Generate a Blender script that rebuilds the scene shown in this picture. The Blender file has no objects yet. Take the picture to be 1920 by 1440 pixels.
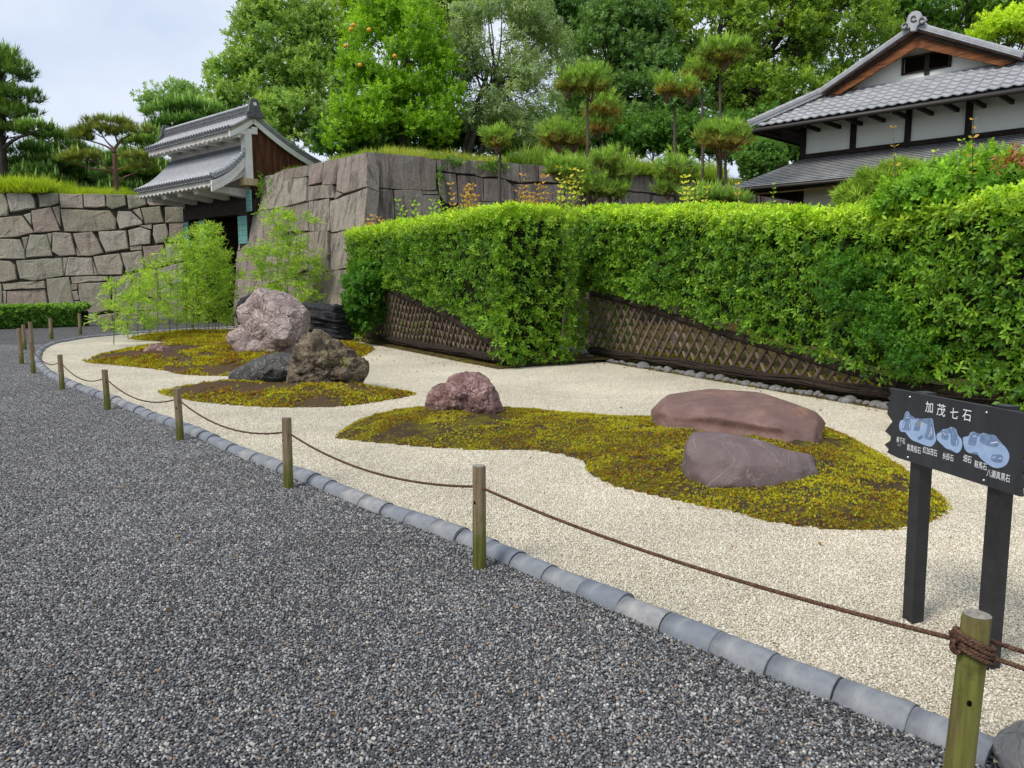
import bpy, bmesh, math, random
import numpy as np
from mathutils import Vector, Matrix, noise

random.seed(7)
rng = np.random.default_rng(7)
sc = bpy.context.scene
COL = sc.collection

# ------------------------------------------------------------------ camera
PITCH = math.radians(7.5)
CAMH = 1.6
FPX = 1442.0          # focal length in pixels of the 1920-wide photograph
cam_data = bpy.data.cameras.new("camera")
cam_data.sensor_width = 36.0
cam_data.lens = FPX / 1920.0 * 36.0
cam_data.clip_start = 0.05
cam_data.clip_end = 1500.0
cam = bpy.data.objects.new("camera", cam_data)
cam.location = (0, 0, CAMH)
cam.rotation_euler = (math.radians(90) - PITCH, 0, 0)
COL.objects.link(cam)
sc.camera = cam

# ------------------------------------------------------------------ sky, sun, exposure
SUN_DIR = Vector((-0.50, -0.42, 0.76)).normalized()     # towards the veiled sun
world = bpy.data.worlds.new("World")
sc.world = world
world.use_nodes = True
wn, wl = world.node_tree.nodes, world.node_tree.links
bg = wn["Background"]
sky = wn.new("ShaderNodeTexSky")
sky.sky_type = 'NISHITA'
sky.sun_disc = False
sky.sun_elevation = math.asin(SUN_DIR.z)
sky.sun_rotation = math.atan2(SUN_DIR.x, SUN_DIR.y)
sky.air_density = 1.0
sky.dust_density = 2.5
sky.ozone_density = 1.5
tc = wn.new("ShaderNodeTexCoord")
mp = wn.new("ShaderNodeMapping"); mp.inputs["Scale"].default_value = (1.0, 1.0, 2.6)
wl.new(tc.outputs["Generated"], mp.inputs["Vector"])
cn = wn.new("ShaderNodeTexNoise"); cn.inputs["Scale"].default_value = 2.3
cn.inputs["Detail"].default_value = 6.0; cn.inputs["Roughness"].default_value = 0.52
cn.inputs["Distortion"].default_value = 0.4
wl.new(mp.outputs[0], cn.inputs["Vector"])
cr = wn.new("ShaderNodeValToRGB")
cr.color_ramp.elements[0].position = 0.36; cr.color_ramp.elements[0].color = (6.6, 7.6, 9.5, 1)
cr.color_ramp.elements[1].position = 0.66; cr.color_ramp.elements[1].color = (9.0, 9.6, 10.6, 1)
wl.new(cn.outputs["Fac"], cr.inputs[0])
mx = wn.new("ShaderNodeMix"); mx.data_type = 'RGBA'
mx.inputs[0].default_value = 0.86
wl.new(sky.outputs[0], mx.inputs[6]); wl.new(cr.outputs[0], mx.inputs[7])
wl.new(mx.outputs[2], bg.inputs[0])
bg.inputs[1].default_value = 0.058

sun_data = bpy.data.lights.new("sun", 'SUN')
sun_data.energy = 1.5
sun_data.angle = math.radians(18)
sun_data.color = (1.0, 0.94, 0.85)
sun = bpy.data.objects.new("sun", sun_data)
sun.rotation_euler = SUN_DIR.to_track_quat('Z', 'Y').to_euler()
COL.objects.link(sun)

vs = sc.view_settings
vs.view_transform = 'Standard'; vs.look = 'None'; vs.gamma = 1.0
vs.use_curve_mapping = False
vs.exposure = 0.88
sc.render.engine = 'CYCLES'
sc.cycles.use_denoising = True
sc.cycles.max_bounces = 6
sc.cycles.diffuse_bounces = 4
sc.cycles.glossy_bounces = 2
sc.cycles.transmission_bounces = 3
sc.cycles.caustics_reflective = False
sc.cycles.caustics_refractive = False

# ------------------------------------------------------------------ survey: where a sight line meets the ground, a depth or a plane
COSP, SINP = math.cos(PITCH), math.sin(PITCH)
def sight(u, v):
    a, b = (u - 960) / FPX, (720 - v) / FPX
    return Vector((a, COSP + SINP * b, -SINP + COSP * b))
def on_z(u, v, z=0.0):
    d = sight(u, v); t = (z - CAMH) / d.z
    return Vector((d.x * t, d.y * t, z))
def on_y(u, v, y):
    d = sight(u, v); t = y / d.y
    return Vector((d.x * t, y, CAMH + d.z * t))
def on_plane(u, v, p0, n):
    d = sight(u, v); o = Vector((0, 0, CAMH))
    return o + d * ((p0 - o).dot(n) / d.dot(n))

# ------------------------------------------------------------------ object helpers
def tag(o, label=None, cat=None, group=None, kind=None):
    if label: o["label"] = label
    if cat: o["category"] = cat
    if group: o["group"] = group
    if kind: o["kind"] = kind
    return o
def thing(name, label, cat, loc=(0, 0, 0), group=None, kind=None):
    o = bpy.data.objects.new(name, None)
    o.empty_display_size = 0.2
    o.location = loc
    COL.objects.link(o)
    return tag(o, label, cat, group, kind)
def link(name, me, parent=None, kind=None):
    o = bpy.data.objects.new(name, me)
    COL.objects.link(o)
    if parent: o.parent = parent
    if kind: o["kind"] = kind
    return o
def world_loc(p):
    l = Vector((0, 0, 0))
    while p:
        l += Vector(p.location); p = p.parent
    return l
def mesh_of(name, V, F, mat=None, smooth=False):
    me = bpy.data.meshes.new(name)
    me.from_pydata([tuple(v) for v in V], [], [tuple(f) for f in F])
    if mat: me.materials.append(mat)
    if smooth: me.polygons.foreach_set("use_smooth", [True] * len(me.polygons))
    me.update()
    return me
def build(name, V, F, mat, parent=None, smooth=False, kind=None):
    """V in world metres; the part is stored relative to its parent."""
    if parent is not None:
        l = world_loc(parent)
        V = [(v[0] - l.x, v[1] - l.y, v[2] - l.z) for v in V]
    return link(name, mesh_of(name, V, F, mat, smooth), parent, kind)
def np_mesh(name, V, F, mat, tint=None, smooth=False):
    """V (n,3), F (m,k) numpy, tint (n,3)"""
    me = bpy.data.meshes.new(name)
    n, (m, k) = len(V), F.shape
    me.vertices.add(n); me.vertices.foreach_set("co", np.ascontiguousarray(V, 'f').ravel())
    me.loops.add(m * k); me.loops.foreach_set("vertex_index", np.ascontiguousarray(F, 'i').ravel())
    me.polygons.add(m)
    me.polygons.foreach_set("loop_start", np.arange(0, m * k, k, dtype='i'))
    me.polygons.foreach_set("loop_total", np.full(m, k, 'i'))
    if smooth: me.polygons.foreach_set("use_smooth", np.ones(m, bool))
    if tint is not None:
        a = me.attributes.new("tint", 'FLOAT_COLOR', 'POINT')
        c = np.ones((n, 4), 'f'); c[:, :3] = tint
        a.data.foreach_set("color", c.ravel())
    me.materials.append(mat)
    me.update(calc_edges=True)
    me.validate()
    return me
class MB:
    """collects boxes, bars and tubes into one mesh"""
    def __init__(s): s.V = []; s.F = []
    def add(s, V, F):
        n = len(s.V); s.V += [tuple(v) for v in V]; s.F += [tuple(i + n for i in f) for f in F]; return s
    def box(s, p0, p1, M=None):
        x0, y0, z0 = p0; x1, y1, z1 = p1
        V = [(x0,y0,z0),(x1,y0,z0),(x1,y1,z0),(x0,y1,z0),(x0,y0,z1),(x1,y0,z1),(x1,y1,z1),(x0,y1,z1)]
        if M: V = [M(*v) for v in V]
        return s.add(V, [(0,3,2,1),(4,5,6,7),(0,1,5,4),(1,2,6,5),(2,3,7,6),(3,0,4,7)])
    def tube(s, pts, rad, seg=6, caps=True, wob=0.0):
        V, F = tube(pts, rad, seg, caps, wob); return s.add(V, F)
    def build(s, name, mat, parent=None, smooth=False, kind=None):
        return build(name, s.V, s.F, mat, parent, smooth, kind)
def tube(pts, rad, seg=6, caps=True, wob=0.0, roll=0.0):
    pts = [Vector(p) for p in pts]; n = len(pts)
    if not hasattr(rad, '__len__'): rad = [rad] * n
    V, F = [], []
    up = Vector((0, 0, 1))
    for i, p in enumerate(pts):
        d = (pts[min(i + 1, n - 1)] - pts[max(i - 1, 0)]).normalized()
        a = d.cross(up)
        if a.length < 0.05: a = d.cross(Vector((1, 0, 0)))
        a.normalize(); b = a.cross(d)
        for k in range(seg):
            t = 2 * math.pi * k / seg + roll
            r = rad[i] * (1 + (wob * random.uniform(-1, 1) if wob else 0))
            V.append(p + a * (math.cos(t) * r) + b * (math.sin(t) * r))
    for i in range(n - 1):
        for k in range(seg):
            k2 = (k + 1) % seg
            F.append((i * seg + k, i * seg + k2, (i + 1) * seg + k2, (i + 1) * seg + k))
    if caps:
        F.append(tuple(range(seg))); F.append(tuple((n - 1) * seg + k for k in reversed(range(seg))))
    return V, F
def catmull(P, n=8, closed=False):
    P = [Vector(p) for p in P]; out = []
    m = len(P)
    g = (lambda i: P[i % m]) if closed else (lambda i: P[max(0, min(m - 1, i))])
    for i in range(m if closed else m - 1):
        a, b, c, d = g(i - 1), g(i), g(i + 1), g(i + 2)
        for k in range(n):
            t = k / n
            out.append(0.5 * ((2 * b) + (c - a) * t + (2 * a - 5 * b + 4 * c - d) * t * t + (3 * b - a - 3 * c + d) * t ** 3))
    if not closed: out.append(P[-1])
    return out
def pip(pts, poly):
    """points (n,2) inside polygon (m,2)"""
    x, y = pts[:, 0], pts[:, 1]; ins = np.zeros(len(pts), bool)
    m = len(poly); j = m - 1
    for i in range(m):
        xi, yi = poly[i]; xj, yj = poly[j]
        if yi != yj:
            c = ((yi > y) != (yj > y)) & (x < (xj - xi) * (y - yi) / (yj - yi) + xi)
            ins ^= c
        j = i
    return ins
def dist_to(pts, line, closed=False):
    """distance of points (n,2) to a polyline"""
    L = np.asarray(line, float); d = np.full(len(pts), 1e9)
    idx = range(len(L) if closed else len(L) - 1)
    for i in idx:
        a, b = L[i], L[(i + 1) % len(L)]; ab = b - a
        t = np.clip(((pts - a) @ ab) / max(ab @ ab, 1e-9), 0, 1)
        d = np.minimum(d, np.hypot(*(pts - (a + t[:, None] * ab)).T))
    return d
def vnoise(P, scale, seed=0.0, octv=3):
    """smooth value noise for numpy points (n,3), about -1..1"""
    P = np.asarray(P, float) * scale + seed * 17.31
    out = np.zeros(len(P)); amp = 1.0; tot = 0
    for o in range(octv):
        Q = P * (2.03 ** o) + o * 7.7
        i = np.floor(Q).astype(np.int64); f = Q - i; f = f * f * (3 - 2 * f)
        r = 0
        for dx in (0, 1):
            for dy in (0, 1):
                for dz in (0, 1):
                    h = ((i[:, 0] + dx) * 374761393 + (i[:, 1] + dy) * 668265263 + (i[:, 2] + dz) * 2147483647) & 0xffffffff
                    h = ((h ^ (h >> 13)) * 1274126177) & 0xffffffff
                    h = (h ^ (h >> 16)) / 4294967295.0 * 2 - 1
                    w = (f[:, 0] if dx else 1 - f[:, 0]) * (f[:, 1] if dy else 1 - f[:, 1]) * (f[:, 2] if dz else 1 - f[:, 2])
                    r = r + w * h
        out += amp * r; tot += amp; amp *= 0.5
    return out / tot * 1.6

# ------------------------------------------------------------------ materials
class Mat:
    def __init__(s, name, rough=0.8, spec=0.3):
        s.m = bpy.data.materials.new(name); s.m.use_nodes = True
        s.nt = s.m.node_tree; s.b = s.nt.nodes["Principled BSDF"]
        s.b.inputs["Roughness"].default_value = rough
        s.b.inputs["Specular IOR Level"].default_value = spec
        s._co = None
    def n(s, t): return s.nt.nodes.new("ShaderNode" + t)
    def l(s, a, b): s.nt.links.new(a, b)
    def co(s, scale=(1, 1, 1), world=False):
        t = s.n("TexCoord"); m = s.n("Mapping"); m.inputs["Scale"].default_value = scale
        if world:
            g = s.n("NewGeometry"); s.l(g.outputs["Position"], m.inputs["Vector"])
        else: s.l(t.outputs["Object"], m.inputs["Vector"])
        return m.outputs[0]
    def noise(s, scale, detail=5, rough=0.55, co=None, dist=0.0):
        x = s.n("TexNoise"); x.inputs["Scale"].default_value = scale; x.inputs["Detail"].default_value = detail
        x.inputs["Roughness"].default_value = rough; x.inputs["Distortion"].default_value = dist
        if co is None:
            if s._co is None: s._co = s.co()
            co = s._co
        s.l(co, x.inputs["Vector"]); return x.outputs["Fac"]
    def vor(s, scale, feature='F1', out="Distance", co=None, rand=1.0):
        x = s.n("TexVoronoi"); x.feature = feature; x.inputs["Scale"].default_value = scale
        x.inputs["Randomness"].default_value = rand
        if co is None:
            if s._co is None: s._co = s.co()
            co = s._co
        s.l(co, x.inputs["Vector"]); return x.outputs[out]
    def ramp(s, fac, stops, interp='LINEAR'):
        r = s.n("ValToRGB"); cr = r.color_ramp; cr.interpolation = interp
        while len(cr.elements) < len(stops): cr.elements.new(0.5)
        for e, (p, c) in zip(cr.elements, stops):
            e.position = p; e.color = (*c, 1) if hasattr(c, '__len__') else (c, c, c, 1)
        s.l(fac, r.inputs[0]); return r.outputs[0]
    def mix(s, fac, a, b, mode='MIX'):
        x = s.n("Mix"); x.data_type = 'RGBA'; x.blend_type = mode
        for i, v in ((0, fac), (6, a), (7, b)):
            if hasattr(v, 'is_linked') or hasattr(v, 'links'): s.l(v, x.inputs[i])
            elif i == 0: x.inputs[0].default_value = v
            else: x.inputs[i].default_value = (*v, 1) if hasattr(v, '__len__') else (v, v, v, 1)
        return x.outputs[2]
    def math(s, op, a, b=0.5):
        x = s.n("Math"); x.operation = op
        for i, v in ((0, a), (1, b)):
            if hasattr(v, 'links'): s.l(v, x.inputs[i])
            else: x.inputs[i].default_value = v
        return x.outputs[0]
    def attr(s, name="tint", inst=False):
        a = s.n("Attribute"); a.attribute_name = name
        if inst: a.attribute_type = 'INSTANCER'
        return a.outputs["Color"]
    def rand(s):
        return s.n("ObjectInfo").outputs["Random"]
    def color(s, c):
        if hasattr(c, 'links'): s.l(c, s.b.inputs["Base Color"])
        else: s.b.inputs["Base Color"].default_value = (*c, 1)
        return s
    def rough(s, c): s.l(c, s.b.inputs["Roughness"]); return s
    def bump(s, h, strength=0.5, dist=0.02, prev=None):
        b = s.n("Bump"); b.inputs["Strength"].default_value = strength; b.inputs["Distance"].default_value = dist
        s.l(h, b.inputs["Height"])
        if prev: s.l(prev, b.inputs["Normal"])
        s.l(b.outputs[0], s.b.inputs["Normal"]); return b.outputs[0]

def leaf_mat(name, trans=0.35, rough=0.45, spec=0.35, gain=1.0):
    m = Mat(name, rough, spec)
    t = m.attr("tint")
    if gain != 1.0: t = m.mix(1.0, t, (gain, gain, gain), 'MULTIPLY')
    m.color(t)
    tr = m.n("BsdfTranslucent")
    m.l(m.mix(1.0, t, (1.25, 1.15, 0.5), 'MULTIPLY'), tr.inputs["Color"])
    ms = m.n("MixShader"); ms.inputs[0].default_value = trans
    m.l(m.b.outputs[0], ms.inputs[1]); m.l(tr.outputs[0], ms.inputs[2])
    m.l(ms.outputs[0], m.nt.nodes["Material Output"].inputs["Surface"])
    return m.m
def bark_mat(name, c1, c2, scale=6.0):
    m = Mat(name, 0.9, 0.2)
    f = m.noise(scale, 6, 0.65, m.co((1, 1, 0.25)))
    m.color(m.ramp(f, [(0.3, c1), (0.7, c2)])); m.bump(f, 0.8, 0.05)
    return m.m
M_LEAF = leaf_mat("broad leaf", 0.44, 0.45, 0.35, 2.05)
M_TREE = leaf_mat("tree leaf", 0.45, 0.45, 0.35, 2.35)
M_NEEDLE = leaf_mat("needle", 0.3, 0.6, 0.25, 2.3)
M_BAMBOO_LEAF = leaf_mat("bamboo leaf", 0.42, 0.5, 0.25, 1.7)
M_GRASS = leaf_mat("grass blade", 0.4, 0.5, 0.25, 1.6)
M_MOSS = leaf_mat("moss tuft", 0.28, 0.85, 0.1, 1.6)
M_BARK = bark_mat("dark bark", (0.025, 0.02, 0.016), (0.085, 0.07, 0.055))
M_BARK_RED = bark_mat("red pine bark", (0.10, 0.055, 0.04), (0.26, 0.15, 0.11), 9)
M_BARK_GREY = bark_mat("grey bark", (0.05, 0.04, 0.032), (0.13, 0.105, 0.085))
M_CORE = Mat("shaded hedge core", 0.95, 0.1)  # near-black, the shade inside the hedges is put into the colour
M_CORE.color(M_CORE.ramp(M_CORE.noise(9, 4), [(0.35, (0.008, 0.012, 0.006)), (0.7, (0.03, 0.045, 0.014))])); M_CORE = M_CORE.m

# ------------------------------------------------------------------ foliage templates (quads)
def leaf_quads(base, dirv, side, length, width, droop, fold=True):
    """one leaf as quads, slightly folded along its midrib"""
    d = np.array(dirv, float); d /= np.linalg.norm(d)
    s = np.array(side, float); s -= d * (s @ d); s /= np.linalg.norm(s)
    up = np.cross(s, d) if np.cross(s, d)[2] >= 0 else -np.cross(s, d)
    b = np.array(base, float)
    tip = b + d * length - np.array([0, 0, 1]) * droop * length
    mid = b + d * length * 0.5 - np.array([0, 0, 1]) * droop * length * 0.3
    L = mid + s * width / 2 + up * width * 0.18
    R = mid - s * width / 2 + up * width * 0.18
    if fold:
        return [b, R, tip, L, mid], [(0, 1, 2, 4), (0, 4, 2, 3)]
    return [b, R, tip, L], [(0, 1, 2, 3)]
def blade(base, dirv, side, length, width, droop):
    """one narrow blade as a single triangle"""
    d = np.array(dirv, float); d /= np.linalg.norm(d); s = np.array(side, float); s /= np.linalg.norm(s); b = np.array(base, float)
    return [b - s * width / 2 + d * length * .12, b + s * width / 2 + d * length * .12, b + d * length - np.array([0, 0, 1]) * droop * length], [(0, 1, 2)]
def cluster(nl, length, width, stem=0.5, spread=0.9, droop=0.2, seed=0, fold=True):
    """a sprig along +Z with nl leaves; unit-ish scale. returns V, F(quads), leaf id per vertex"""
    r = random.Random(seed); V = []; F = []; I = []
    for i in range(nl):
        a = i * 2.39996 + r.uniform(-.3, .3); h = (i + 0.5) / nl
        el = spread * (1.15 - 0.7 * h) + r.uniform(-.2, .2)
        d = (math.cos(a) * math.sin(el), math.sin(a) * math.sin(el), math.cos(el))
        sd = (-math.sin(a), math.cos(a), r.uniform(-.4, .4))
        sz = r.uniform(.75, 1.15)
        v, f = leaf_quads((0, 0, h * stem), d, sd, length * sz, width * sz, droop * r.uniform(.3, 1.5), fold)
        n = len(V); V += v; F += [tuple(q + n for q in g) for g in f]; I += [i] * len(v)
    return np.array(V, 'f'), np.array(F, 'i'), np.array(I)
def frames(D, roll=None):
    """rotation matrices (n,3,3) whose z column follows D"""
    D = D / np.maximum(np.linalg.norm(D, axis=1, keepdims=True), 1e-6)
    n = len(D); A = rng.normal(size=(n, 3))
    X = A - D * np.sum(A * D, 1, keepdims=True); X /= np.maximum(np.linalg.norm(X, axis=1, keepdims=True), 1e-6)
    Y = np.cross(D, X)
    return np.stack([X, Y, D], axis=2)
def scatter(name, tmpl, P, D, S, T, mat, parent, vary=0.25, kind="stuff", R=None):
    """joined foliage mesh: template copied to points P with axis D, size S and colour T"""
    if not isinstance(tmpl, list): tmpl = [tmpl]
    allV, allF, allT = [], [], []; off = 0
    which = rng.integers(0, len(tmpl), len(P))
    l = np.array(world_loc(parent)) if parent else np.zeros(3)
    if R is None: R = frames(D)
    for k, (tv, tf, ti) in enumerate(tmpl):
        m = which == k; n = int(m.sum())
        if not n: continue
        V = np.einsum('nij,vj->nvi', R[m], tv) * S[m][:, None, None] + (P[m] - l)[:, None, :]
        nl = ti.max() + 1
        g = 1 + vary * rng.uniform(-1, 1, (n, nl))
        T_ = T[m][:, None, :] * g[:, ti][:, :, None]
        F = tf[None, :, :] + (np.arange(n) * len(tv))[:, None, None] + off
        allV.append(V.reshape(-1, 3)); allT.append(T_.reshape(-1, 3)); allF.append(F.reshape(-1, tf.shape[1])); off += n * len(tv)
    me = np_mesh(name, np.concatenate(allV), np.concatenate(allF), mat, np.clip(np.concatenate(allT), 0, 1))
    return link(name, me, parent, kind)
def sph(n):
    v = rng.normal(size=(n, 3)); return v / np.linalg.norm(v, axis=1, keepdims=True)
def pal(n, a, b, t=None):
    a, b = np.array(a), np.array(b)
    if t is None: t = rng.random(n)
    return a + (b - a) * np.clip(t, 0, 1)[:, None]

# ================================================================== GROUND
kerb_px = [(1862,1424),(1780,1388),(1690,1350),(1575,1304),(1470,1265),(1370,1223),(1285,1188),(1215,1158),(1140,1127),(1075,1100),(1019,1076),
           (964,1052),(910,1028),(860,1008),(760,972),(685,944),(627,920),(569,896),(500,869),(434,843),(390,823),(340,802),(290,784),
           (250,767),(210,750),(160,732),(120,716),(95,703),(80,691),(72,679),(71,668),(79,656),(98,646),(130,639),(170,633),(250,626),(340,620),(440,615)]
kerb_line = [p.to_2d() for p in catmull([on_z(u, v) for u, v in kerb_px], 6)]
kerb_np = np.array([(p.x, p.y) for p in kerb_line])
white_poly = np.array([(1.9, 1.2)] + [tuple(p) for p in kerb_np] + [tuple(on_z(u, v).to_2d()) for u, v in ((520, 611), (620, 618), (700, 634), (960, 688), (1100, 668), (1118, 671), (1400, 710), (1665, 757), (1960, 840))] + [(9.0, 3.0), (9.0, 1.2)])

def gravel_mat(name, cols, scale, dark, bumpd):
    m = Mat(name, 0.75, 0.3)
    co = m.co(); 
    idc = m.vor(scale, 'F1', "Color", co); dst = m.vor(scale, 'F1', "Distance", co)
    sep = m.n("SeparateColor"); m.l(idc, sep.inputs[0])
    c = m.ramp(sep.outputs[0], cols, 'CONSTANT')
    edge = m.ramp(dst, [(0.28, (1, 1, 1)), (0.62, (dark, dark, dark))])
    c = m.mix(1.0, c, edge, 'MULTIPLY')
    big = m.ramp(m.noise(0.5, 6, .62), [(0.3, (0.80, 0.80, 0.80)), (0.7, (1.14, 1.14, 1.14))])
    m.color(m.mix(1.0, c, big, 'MULTIPLY'))
    m.bump(m.math('SUBTRACT', 1.0, dst), 0.9, bumpd)
    return m.m
DARK = [(0.0, (0.05, 0.051, 0.054)), (0.22, (0.105, 0.107, 0.11)), (0.44, (0.175, 0.177, 0.18)), (0.66, (0.26, 0.26, 0.256)), (0.84, (0.39, 0.38, 0.36)), (0.945, (0.29, 0.20, 0.135)), (0.97, (0.52, 0.49, 0.44))]
CREAM = [(0.0, (0.50, 0.44, 0.33)), (0.2, (0.62, 0.56, 0.43)), (0.5, (0.72, 0.67, 0.54)), (0.8, (0.66, 0.62, 0.52)), (0.93, (0.54, 0.43, 0.31)), (0.96, (0.78, 0.75, 0.65))]
M_DARK = gravel_mat("grey gravel", DARK, 75, 0.3, 0.012)
M_CREAM = gravel_mat("cream gravel", CREAM, 85, 0.62, 0.008)
def pebble_mat(name, cols):
    m = Mat(name, 0.6, 0.35)
    a = m.n("Attribute"); a.attribute_name = "tint"
    sep = m.n("SeparateColor"); m.l(a.outputs["Color"], sep.inputs[0])
    c = m.ramp(sep.outputs[0], cols, 'CONSTANT')
    c = m.mix(0.5, c, m.ramp(m.noise(160, 2), [(0.3, (0.7, 0.7, 0.7)), (0.7, (1.25, 1.25, 1.25))]), 'MULTIPLY')
    big = m.ramp(m.noise(0.5, 6, .62, co=m.co(world=True)), [(0.3, (0.80, 0.80, 0.80)), (0.7, (1.14, 1.14, 1.14))])
    m.color(m.mix(1.0, c, big, 'MULTIPLY')); return m.m
M_DARK_P = pebble_mat("grey pebble", DARK)
M_CREAM_P = pebble_mat("cream pebble", CREAM)

M_EARTH = Mat("packed earth", 0.95, 0.1)
M_EARTH.color(M_EARTH.ramp(M_EARTH.noise(0.6, 7, 0.6), [(0.3, (0.07, 0.055, 0.035)), (0.7, (0.13, 0.11, 0.07))])); M_EARTH.bump(M_EARTH.noise(25, 5), 0.5, 0.03); M_EARTH = M_EARTH.m
tag(build("ground", [(-400, -60, -0.03), (400, -60, -0.03), (400, 700, -0.03), (-400, 700, -0.03)], [(0, 1, 2, 3)], M_EARTH), kind="structure")
path = build("gravel_path", [(-60, -12, 0), (14, -12, 0), (14, 46, 0), (-60, 46, 0)], [(0, 1, 2, 3)], M_DARK)
tag(path, kind="structure")
bm = bmesh.new()
vs_ = [bm.verts.new((x, y, 0.004)) for x, y in white_poly]
bm.faces.new(vs_); bmesh.ops.triangulate(bm, faces=bm.faces[:])
me = bpy.data.meshes.new("raked_gravel_bed"); bm.to_mesh(me); bm.free(); me.materials.append(M_CREAM)
for p in me.polygons:
    if p.normal.z < 0: p.flip()
tag(link("raked_gravel_bed", me), kind="structure")

# ---- moss islands: smooth outlines on the ground
isl_px = {
 "front": [(630,817),(690,783),(770,772),(880,770),(1000,774),(1110,779),(1220,783),(1350,778),(1480,785),(1560,806),(1640,845),(1705,886),(1762,928),(1780,950),(1765,972),(1700,992),(1600,996),(1480,987),(1370,962),(1250,936),(1150,912),(1100,885),(1085,863),(1000,846),(860,844),(740,835),(660,827)],
 "middle": [(298,737),(350,726),(430,720),(540,722),(650,722),(730,732),(778,740),(720,753),(620,765),(480,764),(370,754)],
 "rear": [(158,679),(200,668),(262,661),(350,656),(440,652),(560,648),(640,647),(695,652),(690,664),(620,690),(520,700),(440,706),(350,704),(295,694),(230,687)],
 "bamboo": [(243,635),(300,628),(380,624),(450,624),(520,628),(520,650),(440,652),(370,646),(300,641)],
}
islands = {k: np.array([(p.x, p.y) for p in catmull([on_z(u, v) for u, v in px], 6, True)]) for k, px in isl_px.items()}
isl_h = {"front": 0.15, "middle": 0.2, "rear": 0.26, "bamboo": 0.16}
def isl_height(k, P):
    poly = islands[k]; ins = pip(P, poly); d = dist_to(P, poly, True)
    sd = np.where(ins, d, -d)
    P3 = np.c_[P, np.zeros(len(P))]
    w = 0.42 if k == "front" else 0.7
    h = isl_h[k] * (1 - np.exp(-np.maximum(sd, 0) / w)) * (1 + 0.3 * vnoise(P3, 1.6, 3)) + 0.02 * vnoise(P3, 9, 5) * np.clip(sd * 5, 0, 1)
    return np.where(sd > 0, h + 0.004, sd * 0.6), sd
M_SOIL = Mat("mossy soil", 0.95, 0.1)
_f = M_SOIL.noise(5, 6, 0.65); _g = M_SOIL.noise(60, 4)
_c1 = M_SOIL.ramp(_g, [(0.3, (0.03, 0.02, 0.012)), (0.7, (0.11, 0.074, 0.04))])
_c2 = M_SOIL.ramp(_g, [(0.3, (0.06, 0.055, 0.008)), (0.7, (0.20, 0.17, 0.02))])
M_SOIL.color(M_SOIL.mix(M_SOIL.ramp(_f, [(0.46, 0.0), (0.58, 1.0)]), _c1, _c2)); M_SOIL.bump(_g, 0.9, 0.03); M_SOIL = M_SOIL.m
M_SOIL_B = Mat("bare brown soil", 0.95, 0.1)
_g = M_SOIL_B.noise(40, 5, .7); M_SOIL_B.color(M_SOIL_B.ramp(_g, [(.3, (.05, .032, .018)), (.6, (.13, .085, .045)), (.8, (.19, .135, .065))])); M_SOIL_B.bump(_g, .9, .04); M_SOIL_B = M_SOIL_B.m
moss_tmpl = []
for sd_ in range(3):
    r = random.Random(sd_ + 40); V = []; F = []; I = []
    for i in range(7):
        a = i * 2.4 + r.uniform(-.4, .4); el = r.uniform(.25, 1.2)
        v, f = blade((0, 0, 0), (math.cos(a) * math.sin(el), math.sin(a) * math.sin(el), math.cos(el)), (-math.sin(a), math.cos(a), 0), r.uniform(.8, 1.25), .40, .1)
        n = len(V); V += v; F += [tuple(q + n for q in g) for g in f]; I += [i] * 3
    moss_tmpl.append((np.array(V, 'f'), np.array(F, 'i'), np.array(I)))
isl_label = {"front": "long front moss island with the red rock and the flat slabs", "middle": "small brown moss island under the lichen-covered crag",
             "rear": "rear moss island under the marbled pink boulder", "bamboo": "low moss island where the thin bamboo grows"}
isl_objs = {}
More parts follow.
